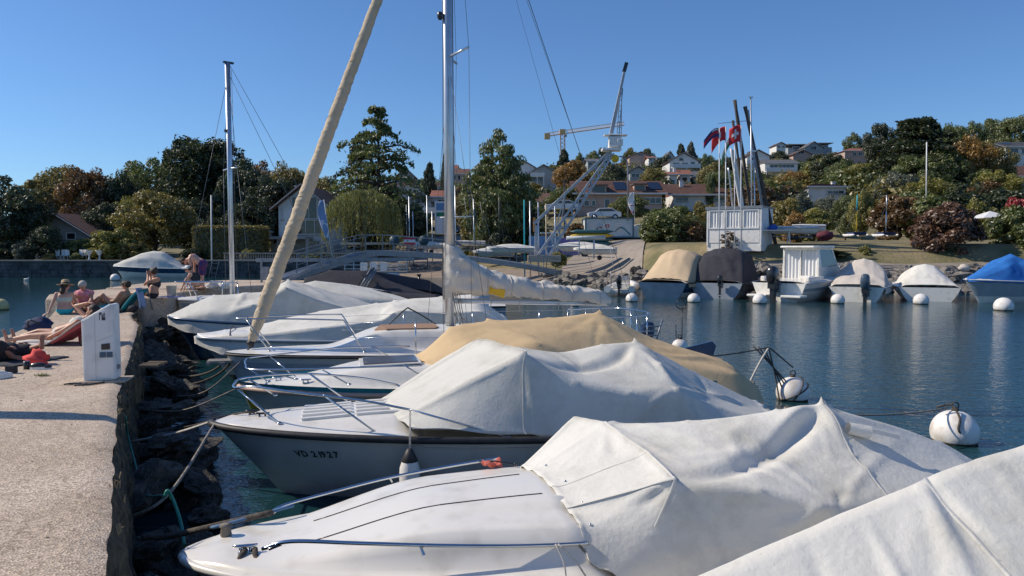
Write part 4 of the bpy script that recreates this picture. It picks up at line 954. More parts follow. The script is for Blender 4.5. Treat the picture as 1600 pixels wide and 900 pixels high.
b5.cover(w5,MT['cwhite'],n=12,it=10,lines=(('c',1,0,8),('c',3,0,8)),rad=((5,1),(3,2)),peaks=((5,1),(5,2)),sag=.05,wr=.020,wf=(.7,2.2),seed=23,folds=[([(613,477,-.5),(590,510,-.95)],.05,.06),([(613,477,-.5),(625,520,-1.1)],.06,.06),([(613,477,-.5),(655,515,-1.1)],.05,.05),([(613,477,-.5),(680,505,-1.0)],.05,.06),([(500,485,0),(612,474,-.3)],.03,.06)])
b5.tube([(300,0,0) if False else (.75,-.56,.86),(.72,-.45,1.04),(.72,0,1.15),(.72,.45,1.04)],.012,MT['rubber'],'cover_strap',6,5)
# ---------------------------------------------------------------- B6 navy hull with white cover
b6=Boat('covered_motorboat',(-8.64,19.3),13,5.6,2.4,1.12,.9,'navy hulled boat under a white grey cover, its tip nearest the turn of the pier','motorboat',fine=.62)
b6.hull(MT['gelblue'],MT['gelblue'],boot=(.05,MT['black']))
w6=ridge_rows(b6,[(298,473,.75),(333,457,.65),(380,455,.5),(415,454,.3),(450,437,.12),(495,447,.3),(560,466,.5)],.34,.94,
 first=[(-.02,-.05,.92),(-.04,-.03,1.12),(-.05,.0,1.16),(-.04,.03,1.12),(-.02,.05,.92)],last=[(5.6,-1.1,.6),(5.6,-.9,.85),(605,478,.0),(5.6,.8,.85),(5.6,1.1,.62)])
b6.cover(w6,MT['cgrey'],n=12,it=9,lines=(('c',1,3,8),('c',3,0,8)),peaks=((5,2),),rad=((4,1),(3,2)),sag=.05,wr=.026,wf=(.7,2.0),seed=31,folds=[([(385,460,0),(365,488,-1)],.06,.09),([(452,440,0),(420,478,-.9)],.05,.09),([(460,442,0),(520,470,-.9)],.04,.1),([(440,455,-.1),(400,480,-1.0)],-.05,.1)])
# B6b grey domed cover + dark end
b6b=Boat('covered_motorboat',(-8.7,23.0),9,7.6,2.5,.9,.85,'boat under a smooth grey barrel shaped cover with a black stern end','motorboat',fine=.5)
b6b.hull(MT['gelcream'],MT['rubber'],boot=(.05,MT['black']))
w7=[[(.3,-.5,.85),(.3,-.3,1.1),(.3,0,1.2),(.3,.3,1.1),(.3,.5,.85)],
 [(1.6,-1.15,.8),(1.6,-.8,1.35),(1.6,0,1.62),(1.6,.8,1.35),(1.6,1.15,.8)],
 [(3.6,-1.25,.75),(3.6,-.95,1.45),(490,437,.0),(3.6,.9,1.5),(3.6,1.25,.75)],
 [(5.0,-1.25,.75),(5.1,-.95,1.3),(540,443,.0),(5.1,.9,1.4),(5.0,1.25,.75)],
 [(6.3,-1.25,.7),(6.5,-1.0,1.05),(578,451,.0),(6.5,.95,1.2),(6.3,1.25,.72)]]
b6b.cover(w7,MT['cgrey'],n=12,it=6,wr=.014,seed=37)
w7=[[(6.28,-1.22,.6),(6.45,-.97,1.0),(6.5,0,1.42),(6.45,.9,1.1),(6.28,1.22,.6)],[(6.9,-1.2,.5),(6.95,-.95,.9),(602,455,.0),(6.95,.9,.95),(6.9,1.2,.5)],[(7.5,-1.1,.4),(7.5,-.8,.6),(618,472,.0),(7.5,.8,.6),(7.5,1.1,.4)]]
b6b.cover(w7,MT['cblack'],n=8,it=3,wr=.01,seed=38,name='stern_cover')
outboard(b6b,7.75,.3,.95,MT['gelcream'],.9)
# B8 charcoal tent cover behind
b8=Boat('covered_motorboat',(-7.9,26.4),8,7.6,2.6,.9,.85,'boat under a wide charcoal tent shaped cover at the far end of the pier row','motorboat',fine=.55)
b8.hull(MT['gelgrey'],MT['rubber'])
w8=[[(.6,-.8,.9),(.6,-.4,1.15),(.6,0,1.2),(.6,.4,1.15),(.6,.8,.9)],
 [(2.0,-1.25,.9),(2.0,-.8,1.4),(470,432,0),(2.0,.8,1.4),(2.0,1.25,.9)],
 [(3.4,-1.3,.85),(3.4,-.7,1.7),(507,419,0),(3.4,.7,1.75),(3.4,1.3,.85)],
 [(5.1,-1.3,.8),(555,433,-.5),(578,420,0),(5.1,.7,1.75),(5.1,1.3,.85)],
 [(6.3,-1.3,.7),(6.3,-.9,1.0),(608,443,0),(6.3,.8,1.05),(6.3,1.3,.7)]]
b8.cover(w8,MT['cblack'],n=11,it=8,sag=.05,wr=.02,seed=41)
for k,(a,c) in enumerate([((563,449),(581,417)),((567,449),(585,419)),((572,449),(588,421))]):
    g=G(); g.tube([b8.loc(*a,-.9),b8.loc(*c,-.5)],.03,8); g.build('cover_pole',MT['galv'],b8.o)
g=G(); g.tube([b8.loc(538,466,-1.3),b8.loc(585,418,-.6)],.022,8); g.build('boat_hook',MT['black'],b8.o)
# B7 small sailboat with mast at the turn
b7=Boat('sailing_boat',(-9.35,21.4),42,6.0,2.1,1.42,1.15,'small white sailing boat with a tall slim mast moored at the turn of the pier','sailing boat',fine=.66,rake=.4)
b7.hull(MT['gel'],MT['gel'],stripe=(.10,.24,MT['gelgrey']),deckh=.08)
q=b7.loc(363,447,0); tm7=q[0]; zt7=b7.loc(358,98,0)[2]
g=G(); g.tube([(tm7,0,1.2),(tm7-.02,0,zt7)],.075,14,sc2=.7); g.build('mast',MT['alu'],b7.o)
zz7=b7.loc(360,264,0)[2]; g=G(); g.tube([(tm7,-.5,zz7),(tm7,0,zz7+.02),(tm7,.5,zz7)],.02,6); g.build('spreader',MT['alu'],b7.o)
zz8=b7.loc(360,205,0)[2]; g=G(); g.box((tm7-.1,0,zz8),(.1,.06,.08)); g.box((tm7,0,zt7),(.3,.08,.05)); g.build('masthead',MT['black'],b7.o)
for a,c in [((tm7,0,zt7-.3),(.1,0,1.25)),((tm7,0,zt7),(5.9,0,1.1)),((tm7,-.5,zz7),(tm7+.2,-1.0,1.05)),((tm7,.5,zz7),(tm7+.2,1.0,1.05)),((tm7,-.0,zt7-.4),(tm7,-.5,zz7)),((tm7,.0,zt7-.4),(tm7,.5,zz7)),((tm7,0,zt7-.3),(4.6,-.9,1.1)),((tm7+.09,0,zt7-.2),(tm7+.15,0,1.3))]: wire(b7,a,c,.007)
b7.rail([(1.5,-.55,1.85),(.8,-.35,1.88),(.05,-.08,1.90),(.05,.08,1.90),(.8,.35,1.88),(1.5,.55,1.85)],[((1.5,-.55,1.85),(1.5,-.62,1.3)),((1.5,.55,1.85),(1.5,.62,1.3)),((.3,-.15,1.88),(.5,-.25,1.4)),((.3,.15,1.88),(.5,.25,1.4))],r=.016,name='pulpit')
g=G(); g.lathe([(0,0),(.14,0),(.19,.42),(.205,.43),(.17,.44),(.13,.05),(0,.05)],(0,0,0),16); o=g.build('bucket',M('cream_plastic',(.70,.66,.50),.5)); o.scale=(.72,.72,.72); o.location=atz(268,464,1.53); setp(o,'cream plastic bucket standing on the raised pier section','bucket')
# ---------------------------------------------------------------- ropes, buoys
for p,r_,lab in [((1491,690),.325,'large scuffed white mooring buoy with a rope ring, nearest on the right'),((1238,624),.30,'white mooring buoy with dark rope loops beside the stern of the beige covered boat'),
              ((1062,547),.22,'white mooring buoy with cord and a tall black ring pole behind the beige cover')]:
    c=atz(p[0],p[1],0); buoyobj(c,r_*1.0,lab)
c=atz(1491,690,0); s2=b2.world((6.9,-.5,.8))
rope(c+Vector((-.10,0,.50)),s2,.10,.012,MT['rope'],'taut mooring line from the nearest buoy to the grey covered boat')
ropes_pts([c+Vector((-.3,-.05,.52)),c+Vector((-.12,-.1,.56)),c+Vector((-.06,-.22,.40)),c+Vector((-.12,-.3,.25)),c+Vector((-.02,-.27,.12)),c+Vector((.02,-.3,.05))],.016,MT['ropedark'],'knotted dark rope hanging down the front of the nearest buoy')
c=atz(1238,624,0)
for k in range(4):
    ropes_pts([c+Vector((-.45-.1*k,.0,.95+.02*k)),c+Vector((-.35+.05*k,-.1,.4)),c+Vector((-.3+.12*k,-.15,.05)),c+Vector((-.25+.1*k,-.1,-.05))],.014,MT['ropedark'],['leftmost','second','third','rightmost'][k]+' of four dark slack ropes hanging from the knot beside the near white buoy')
rope(c+Vector((-.45,0,.98)),b3.world((7.3,.2,1.0)),.02,.012,MT['ropedark'],'dark line from the beige covered boat to the raised knot at its buoy')
rope(c+Vector((-.45,0,.98)),c+Vector((-.95,-.2,.15)),-.05,.02,MT['ropew'],'thick pale rope hanging from the raised knot')
rope(c+Vector((-.45,0,.98)),c+Vector((-.0,0,.6)),.0,.014,MT['ropedark'],'short dark line from the raised knot to the buoy top')
g=G(); 
for k in range(2): g.tube([c+Vector((.31*math.cos(a)*math.cos(.5+k*.5),.31*math.sin(a),.15+.31*math.cos(a)*math.sin(.5+k*.5))) for a in [i*2*math.pi/24 for i in range(24)]],.013,5,closed=True)
setp(g.build('rope_loops',MT['ropedark']),'two dark rope loops wound round the buoy beside the beige covered boat','rope')
# pole with ring + rudder behind b3
c=atz(1062,547,0); g=G(); g.tube([c+Vector((.06,0,.3)),c+Vector((.06,0,1.15))],.012,6); cc=c+Vector((.02,0,1.28)); g.tube([cc+Vector((.13*math.cos(a),0,.13*math.sin(a))) for a in [i*2*math.pi/20 for i in range(20)]],.012,6,closed=True); g.tube([c+Vector((-.1,0,.3)),c+Vector((-.12,0,.85))],.012,6)
setp(g.build('ring_pole',MT['black']),'thin black pole with a ring on top standing in a small white buoy','pole')
pr=[b4.loc(px,py,0.2) for px,py in ((1060,546),(1112,533),(1118,540),(1112,562),(1090,556))]
g=G(); g.plate(pr,.05); g.build('rudder',MT['gelblue'],b4.o)
g=G(); q=b4.loc(1010,520,0); 
b4.tube([(1005,505,-.2),(998,530,-.3)],.02,MT['galv'],'ladder_rail',6); b4.tube([(1035,500,-.2),(1025,532,-.3)],.02,MT['galv'],'ladder_rail',6)
for k in range(3): b4.tube([(1003-2*k,510+7*k,-.2),(1032-3*k,510+7*k,-.2)],.012,MT['galv'],'ladder_rung',6)
outboard(b4,b4.loc(1005,520,.0)[0],.0,1.05,MT['gelblue'],.55)
# bow mooring ropes
E=lambda px,py,z: atz(px,py,z)
ropes_pts([E(190,815,.5),E(265,770,.72),b2.world((.05,-.1,.86))],.014,MT['rope'],'grey mooring line from the pier foot up to the bow of the registered boat')
ropes_pts([E(205,690,.45),E(270,678,.6),b2.world((.05,.05,.86))],.016,MT['ropew'],'pale mooring line sagging from the boulders to the bow of the registered boat')
ropes_pts([E(220,680,.4),E(300,665,.55),b2.world((.25,.15,.9)),b2.world((.5,0,.93))],.010,MT['ropedark'],'thin dark mooring line just above the pale one at the registered boat')
ropes_pts([E(220,640,.4),E(290,640,.5),b3.world((.1,-.1,.86))],.011,MT['rope'],'thin mooring line from the pier to the teal striped boat')
ropes_pts([E(250,600,.2),E(300,600,.35),E(340,585,.55),b4.world((.2,-.1,.95))],.02,MT['ropedark'],'thick dark mooring rope to the bow of the sailing yacht')
ropes_pts([E(245,580,.2),E(290,588,.25),E(330,580,.5),b4.world((.1,.1,.95))],.02,MT['ropedark'],'second thick dark rope running low to the sailing yacht bow')
ropes_pts([E(262,620,.15),E(320,612,.4),b4.world((.3,-.25,.9))],.012,MT['rope'],'worn grey rope reaching the sailing yacht bow from the low rocks')
# B1 chain/rope to pier: dark knotted
ropes_pts([E(222,838,.62),E(262,838,.62),E(300,830,.70),b1.world((.55,.35,.86))],.024,MT['ropedark'],'thick shackled dark rope from the pier to the bow of the white foredeck boat')
ropes_pts([E(330,824,.74),E(350,820,.78),b1.world((.7,.42,.88))],.014,M('blue_rope',(.10,.20,.35),.9),'short frayed blue rope at the bow of the white foredeck boat')
ropes_pts([b1.world((.42,-.18,.80)),b1.world((.38,-.30,.72)),b1.world((.34,-.50,.35)),b1.world((.3,-.6,-.1))],.020,MT['ropedark'],'dark braided rope hanging over the bow from the foredeck cleat')
ropes_pts([b1.world((.48,-.18,.80)),b1.world((.50,-.34,.70)),b1.world((.46,-.55,.35)),b1.world((.4,-.65,-.1))],.020,MT['ropedark'],'second dark braided rope hanging beside the first over the bow')
ropes_pts([E(288,852,.5),E(282,815,.62),E(270,780,.78),E(262,767,.86),E(258,775,.82)],.015,MT['ropegreen'],'green hose hooked over the grey mooring line')
ropes_pts([E(258,775,.82),E(225,770,.4),E(210,720,.5),E(200,680,.7),E(196,650,1.0)],.012,MT['ropegreen'],'green line trailing along the pier wall')
# ================================================================ FAR BOATS ON THE RIGHT (sterns towards the camera)
def tent(b,prof,mat,n=8,hz=.0,seed=0,wr=.02,sag=.04,hang=.15,folds=(),name='cover',it=6,shoulder=.8):
    """prof: (t, top z, side fraction, shoulder z)"""
    rows=[]
    for (t,zt,wf_,zs_) in prof:
        ww=max(b.w(t),.25)+.04; zh=b.sheer(t)-hang
        rows.append([(t,-ww,zh),(t,-ww*wf_,zs_),(t,-ww*wf_*.5,lerp(zs_,zt,.8)),(t,0,zt),(t,ww*wf_*.5,lerp(zs_,zt,.8)),(t,ww*wf_,zs_),(t,ww,zh)])
    return b.cover(rows,mat,n=n,it=it,sag=sag,wr=wr,wf=(1.2,2.2),seed=seed,folds=folds,name=name,rad=[(len(prof)//2,2),(len(prof)//2,4),(1,3)])
def far_boat(px,py,yawdeg,L,B,zb,zs,label,**k):
    """stern centre at water pixel px,py; bow pointing away at yaw (deg from +X)"""
    c=atz(px,py,0); a=R(yawdeg); bow=(c.x+math.cos(a)*L,c.y+math.sin(a)*L)
    return Boat('covered_motorboat',bow,yawdeg+180,L,B,zb,zs,label,**k)
# R1 tan covered
r1=far_boat(1034,466,54,6.6,3.3,1.0,.9,'dark hulled boat under a tan cover, leftmost covered boat along the right shore',fine=.55)
r1.hull(MT['gelblue'],MT['rubber'],boot=(.34,MT['gel']))
tent(r1,[(.4,1.1,.6,1.0),(1.6,1.9,.75,1.55),(3.0,2.75,.72,2.35),(4.4,2.85,.72,2.45),(5.2,2.4,.8,1.8),(6.28,1.15,.95,1.0)],MT['ctan'],n=9,seed=51,wr=.03,sag=.03,hang=.25)
# R2 charcoal covered
r2=far_boat(1118,467,60,6.6,3.3,1.0,.9,'boat under a full charcoal cover between the tan covered boat and white cabin boat',fine=.55)
r2.hull(MT['gelgrey'],MT['rubber'])
tent(r2,[(.3,1.2,.6,1.1),(1.4,1.6,.8,1.3),(2.4,2.1,.8,1.7),(3.1,2.85,.72,2.55),(5.0,2.9,.72,2.65),(5.7,2.4,.85,2.0),(6.55,1.05,1.0,.85)],MT['cblack'],n=9,seed=57,wr=.05,sag=.02,hang=.5)
outboard(r2,6.9,.35,.9,MT['black'],.8)
# R3 white cabin cruiser
r3=far_boat(1216,471,47,8.0,3.3,1.45,1.0,'white cabin motorboat with glazed wheelhouse doors and a black outboard',fine=.6,cat='cabin cruiser',rake=.9)
r3.o.name='cabin_cruiser'
r3.hull(MT['gel'],MT['gelgrey'],stripe=(.30,.46,MT['gelgrey']),deckh=.05)
ch=[(1.9,1.3),(2.3,2.55),(2.6,2.95),(4.7,3.0),(4.75,1.1)]
_n0=set(bpy.data.objects)
g=G()   # wheelhouse side walls with window openings suggested by frames
for sg in (-1,1):
    ww=.92*sg
    g.plate([(1.7,ww,1.25),(2.7,ww*.86,2.78),(2.85,ww*.86,2.78),(2.05,ww,1.25)],.05)
    g.plate([(1.75,ww,1.2),(4.7,ww,1.0),(4.7,ww,1.75),(2.1,ww,1.75)],.05)
    g.plate([(4.45,ww,1.7),(4.72,ww,1.7),(4.72,ww*.86,2.8),(4.45,ww*.86,2.8)],.05)
    g.plate([(2.6,ww*.87,2.68),(4.6,ww*.87,2.68),(4.6,ww*.86,2.82),(2.7,ww*.86,2.82)],.05)
g.build('cabin_wall',MT['gel'],r3.o)
for sg in (-1,1):
    g=G(); ww=.91*sg; g.plate([(2.08,ww,1.75),(4.45,ww,1.75),(4.45,ww*.87,2.7),(2.68,ww*.87,2.7)],.02); g.build('side_window',MT['glass'],r3.o)
g=G(); g.plate([(1.95,-.88,1.3),(1.95,.88,1.3),(2.72,.76,2.75),(2.72,-.76,2.75)],.03); g.build('windscreen',MT['glass'],r3.o)
g=G(); rp=[(2.45,-.8),(2.45,.8),(2.8,.98),(4.9,1.0),(5.15,.8),(5.15,-.8),(4.9,-1.0),(2.8,-.98)]; g.prism(rp,2.78,2.9); g.build('cabin_roof',MT['gel'],r3.o,bevel=.05)
g=G(); g.box((4.72,0,1.05),(.06,1.8,.16)); g.box((4.72,0,2.72),(.06,1.7,.12)); g.box((4.72,-.86,1.9),(.06,.08,1.7)); g.box((4.72,.86,1.9),(.06,.08,1.7)); g.box((4.74,0,1.9),(.05,.05,1.7)); g.build('door_frame',MT['gel'],r3.o)
for sg in (-1,1):
    g=G(); g.grid(lambda u,v:(4.66+.03*math.sin(v*28),sg*lerp(.03,.82,v),lerp(1.12,2.66,u)),4,40); g.build('curtain',MT['curtain'],r3.o)
g=G(); g.box((6.35,-.95,.95),(.5,.55,.62)); g.box((6.35,.95,.95),(.5,.55,.62)); g.box((5.8,-1.1,1.15),(1.9,.22,.25)); g.box((5.8,1.1,1.15),(1.9,.22,.25)); g.box((6.6,0,.75),(.12,1.5,.35)); g.box((5.3,.55,1.0),(.5,.5,.6)); g.build('cockpit_moulding',MT['gel'],r3.o,bevel=.05)
g=G(); g.box((8.25,-.95,.32),(.85,1.1,.13)); g.box((8.25,.95,.32),(.85,1.1,.13)); g.build('swim_platform',MT['gel'],r3.o,bevel=.04)
for o in set(bpy.data.objects)-_n0:
    if o.parent is r3.o and o.name.split('.')[0]!='swim_platform': o.scale=(1.08,1.14,1.04)
outboard(r3,8.25,-.1,1.0,MT['black'],1.6)
for sg in (-1,1):
    r3.rail([(3.5,sg*1.22,1.85),(2.0,sg*1.05,1.95),(.9,sg*.62,2.0),(.25,sg*.2,2.02)],[((2.0,sg*1.05,1.95),(2.0,sg*1.08,1.25)),((.9,sg*.62,2.0),(1.0,sg*.7,1.3))],r=.016)
for (tt,sl) in ((3.2,-1.42),(4.3,-1.42),(4.9,1.4)):
    g=G(); g.lathe([(0,-.35),(.1,-.3),(.12,0),(.1,.25),(0,.3)],(tt,sl*1.16,.75),12); g.build('fender',MT['buoy'],r3.o)
r3.cover([[(1.0,-.95,1.0),(1.0,-.99,1.25),(1.0,-.9,1.42)],[(2.4,-1.28,.75),(2.4,-1.3,1.1),(2.4,-1.15,1.35)],[(4.6,-1.36,.7),(4.6,-1.38,1.0),(4.6,-1.2,1.28)]],MT['cgrey2'],n=8,it=3,wr=.02,seed=77,name='side_cloth')
# R4 stone covered with blue grey outboard
r4=far_boat(1338,472,60,6.2,3.0,1.0,.8,'boat under a baggy stone coloured cover with a dark blue outboard',fine=.55)
r4.hull(MT['gel'],MT['gelgrey'])
tent(r4,[(.3,1.1,.6,1.0),(1.8,1.7,.8,1.4),(3.0,2.35,.6,1.9),(3.6,2.05,.75,1.7),(4.6,1.5,.85,1.3),(5.6,1.15,.95,1.0),(6.1,.8,1,.7)],MT['cstone'],n=9,seed=63,wr=.055,hang=.35,sag=.06)
outboard(r4,6.35,.45,.75,M('blue_grey_engine_paint',(.06,.09,.13),.3,coat=.4),1.35)
# R5 white covered
r5=far_boat(1452,471,68,5.8,3.3,.95,.75,'white boat under a taut white tent cover with a single peak, second from the right',fine=.5)
r5.hull(MT['gel'],MT['gelgrey'])
tent(r5,[(.3,1.05,.6,1.0),(1.5,1.6,.75,1.35),(2.6,2.0,.55,1.6),(3.6,2.05,.5,1.6),(4.6,1.5,.75,1.15),(5.7,.85,1.0,.78)],MT['cwhite'],n=9,seed=67,wr=.025,hang=.18,sag=.12)
# R6 blue cover
r6=far_boat(1600,473,28,6.8,2.5,1.1,.95,'pale grey boat under a bright blue cover at the right edge of the row',fine=.55)
r6=Boat('covered_motorboat',(atz(1512,474,0).x,atz(1512,474,0).y+.3),8,6.8,2.5,1.25,1.1,'grey hulled boat under a bright blue cover at the right edge of the row',fine=.6,rake=1.0) if not col.objects.unlink(r6.o) and not bpy.data.objects.remove(r6.o) else None
r6.hull(MT['gelgrey'],MT['gelcream'],boot=(.36,MT['gel']))
tent(r6,[(.0,1.27,.6,1.25),(.9,1.75,.75,1.5),(1.9,2.3,.75,2.0),(2.6,2.65,.5,2.1),(3.2,2.3,.8,2.0),(4.8,2.35,.8,2.05),(6.0,2.0,.85,1.6),(6.8,1.2,.95,1.1)],MT['cblue'],n=9,seed=71,wr=.04,hang=.1,sag=.05)
# R0 small white rib at the left of the row
r0=far_boat(968,463,75,4.2,1.9,.6,.55,'small white inflatable boat with an outboard beside the tan covered boat',cat='inflatable boat')
r0.o.name='inflatable_boat'
g=G(); 
for sg in (-1,1): g.tube(spline([(4.3,sg*.72,.42),(3,sg*.76,.42),(1.5,sg*.7,.48),(.5,sg*.4,.58),(0,0,.66)],6),[.18]+[.22]*23+[.2],14) if False else g.tube(spline([(4.3,sg*.72,.42),(3,sg*.76,.42),(1.5,sg*.7,.48),(.5,sg*.4,.58),(0,0,.66)],6),.21,14)
g.build('tube',MT['gel'],r0.o)
g=G(); g.box((2.3,0,.3),(3.8,1.2,.2)); g.box((2.2,.0,.75),(.6,.7,.6),taper=.8); g.box((3.4,0,.6),(.5,1.0,.35)); g.build('console',MT['gel'],r0.o,bevel=.04)
outboard(r0,4.35,0,.75,MT['black'],.9)
g=G(); g.tube([(1.7,-.5,.6),(1.2,-1.0,3.0)],.018,6); g.build('aerial',MT['galv'],r0.o)
for sg in (-1,1):
    g=G(); g.tube([(3.9,sg*.55,.6),(3.9,sg*.55,1.5)],.03,6); g.build('stern_post',MT['galv'],r0.o)
g=G(); g.box((2.5,0,1.02),(.3,.6,.25)); g.build('windscreen',MT['gelgrey'],r0.o)
# buoys of that row
for (px,py,r_,lab) in [(898,478,.24,'small white buoy just below the folded mainsail end'),(987,471,.32,'white buoy in front of the tan covered boat'),(1084,472,.33,'white buoy in front of the charcoal covered boat'),
    (1187,474,.36,'white buoy in front of the black outboard of the cabin boat'),(1309,474,.35,'white buoy beside the dark blue outboard'),(1439,475,.38,'white buoy under the white tent covered boat'),(1568,485,.42,'white buoy in front of the blue covered boat'),
    (656,463,.22,'right one of two small white buoys right of the charcoal tent cover'),(637,466,.18,'left one of two small white buoys right of the charcoal tent cover'),(180,438,.42,'white buoy at the bow of the covered motorboat in the left basin')]:
    buoyobj(atz(px,py,0),r_,lab,ring=False)
buoyobj(atz(4,484,0)+Vector((-.1,0,0)),.36,'yellowish buoy at the left edge of the water',mat=M('pale_yellow_buoy',(.65,.55,.25),.5),ring=False)
g=G(); g.tube([atz(655,450,0),atz(655,450,0)+Vector((0,0,.9))],.09,10); g.box(atz(655,450,0)+Vector((0,0,.95)),(.3,.2,.12)); setp(g.build('mooring_post',MT['black']),'short dark post rising from the water behind the two small buoys','post')
# left basin motorboat
lb_=Boat('covered_motorboat',(atz(183,434,0).x-.2,atz(183,434,0).y),4,7.2,2.6,1.2,.95,'white and navy motorboat under a pale grey cover alone in the left basin',fine=.6)
lb_.hull(MT['gel'],MT['gel'],stripe=(.05,.5,MT['gelblue']),boot=(.12,MT['gel']))
tent(lb_,[(-.05,1.35,.6,1.25),(1.4,1.95,.8,1.6),(2.6,2.45,.75,1.9),(3.8,2.7,.7,2.0),(4.8,2.6,.75,1.9),(6.0,1.7,.85,1.4),(7.25,.9,1.0,.8)],MT['cgrey'],n=8,seed=81,wr=.03,hang=.05)
# small thing on the water left (duck-like white float)
g=G(); g.ball((0,0,.05),.14,12,8,(1.8,.8,.5)); g.ball((.22,0,.16),.05,10,8); g.tube([(.2,0,.06),(.22,0,.16)],.025,6); o=g.build('swan',MT['white']); o.location=atz(41,437,0); setp(o,'tiny white waterbird swimming far off in the left basin','bird')

# ================================================================ PEDESTAL
pc=atz(155,597,PZ); scl=(597-478)/1200*pc.y/1.0
pd=empty('service_pedestal',pc,R(12),'white utility pedestal with slanted top, printed logo and dark sockets standing on the pier','pedestal')
wd=.44*.5*1.0; kx=pc.y/1200   # metres per pixel
def pp(px,py,y): return ((px-154)*kx,y,(597-py)*kx)
prof_=[pp(131,597,0),pp(178,594,0),pp(177,476,0),pp(172,474,0),pp(130,499,0)]
def extr(prof,y0,y1,name,mat,par,bev=.012):
    g=G(); n=len(prof); vs=[(p[0],y0,p[2]) for p in prof]+[(p[0],y1,p[2]) for p in prof]
    g.add(vs,[tuple(range(n)),tuple(reversed(range(n,2*n)))]+[(i,n+i,n+(i+1)%n,(i+1)%n) for i in range(n)]); return g.build(name,mat,par,bevel=bev)
body=extr(prof_,0,.26,'body',MT['dirtywhite'],pd,.015)
extr([pp(133,594,0),pp(149.5,594,0),pp(149.5,490,0),pp(133,500,0)],-.008,.0,'front_panel',MT['dirtywhite'],pd,.004)
extr([pp(151,532,0),pp(176,521,0),pp(176,479,0),pp(151,488.5,0)],-.008,.0,'upper_panel',MT['dirtywhite'],pd,.004)
extr([pp(153,592,0),pp(176,591,0),pp(176,524,0),pp(153,533.5,0)],-.012,.0,'socket_door',MT['dirtywhite'],pd,.004)
extr([pp(159,546,0),pp(171.5,545.5,0),pp(171.5,535.5,0),pp(159,537,0)],-.022,-.012,'display',MT['black'],pd,.003)
for x0 in (156.5,166.5): extr([pp(x0,558,0),pp(x0+8.5,558,0),pp(x0+8.5,549.5,0),pp(x0,549.5,0)],-.028,-.012,'socket',M('blue_grey_socket',(.07,.12,.17),.5),pd,.003)
g=G()   # logo: vertical strokes and a stepped block
for (x,a,b_,w_) in [(157.2,487,499,1.0),(159.2,487,491,2.2),(161,491,499.5,1.4),(162.6,488.5,494,1.2),(164.6,487.5,494,1.0),(163.6,494.5,499.5,4.0)]:
    p=pp(x,b_,0); q=pp(x,a,0); g.box((p[0],-.0095,(p[2]+q[2])/2),(w_*kx,.002,q[2]-p[2]))
g.build('logo',M('dark_grey_print',(.06,.06,.07),.6),pd)
g=G(); g.box((.0,.12,.008),(.62,.42,.02)); g.build('base_plate',MT['concrete'],pd)
g=G(); g.box(pp(179,575,.1),(.03,.06,.05)); g.build('side_socket',MT['galv'],pd)
# cable ring lying at its foot
cc=atz(138,600,PZ+.01); ropes_pts([cc+Vector((-.28,-.02,0)),cc+Vector((-.1,.10,0)),cc+Vector((.12,.13,0)),cc+Vector((.02,-.04,0)),cc+Vector((-.14,-.05,0)),cc+Vector((-.1,.02,0))],.010,MT['rubber'],'thin black cable lying on the concrete at the pedestal foot',name='cable',cat='cable')
# unseen stand-in added off frame left, shaped to throw the long pier shadow
ps=empty('shadow_parasol',(-6.95,7.62,PZ),0,'unseen furled parasol shape added left of the frame to cast the long pier shadow','parasol')
g=G(); g.tube([(0,0,0),(0,0,3.0)],.025,8); g.build('pole',MT['galv'],ps)
g=G(); g.lathe([(.0,.5),(.10,.8),(.16,1.5),(.15,2.1),(.07,2.8),(0,3.0)],(0,0,0),12); g.build('shadow_cloth',MT['darkcloth'],ps)

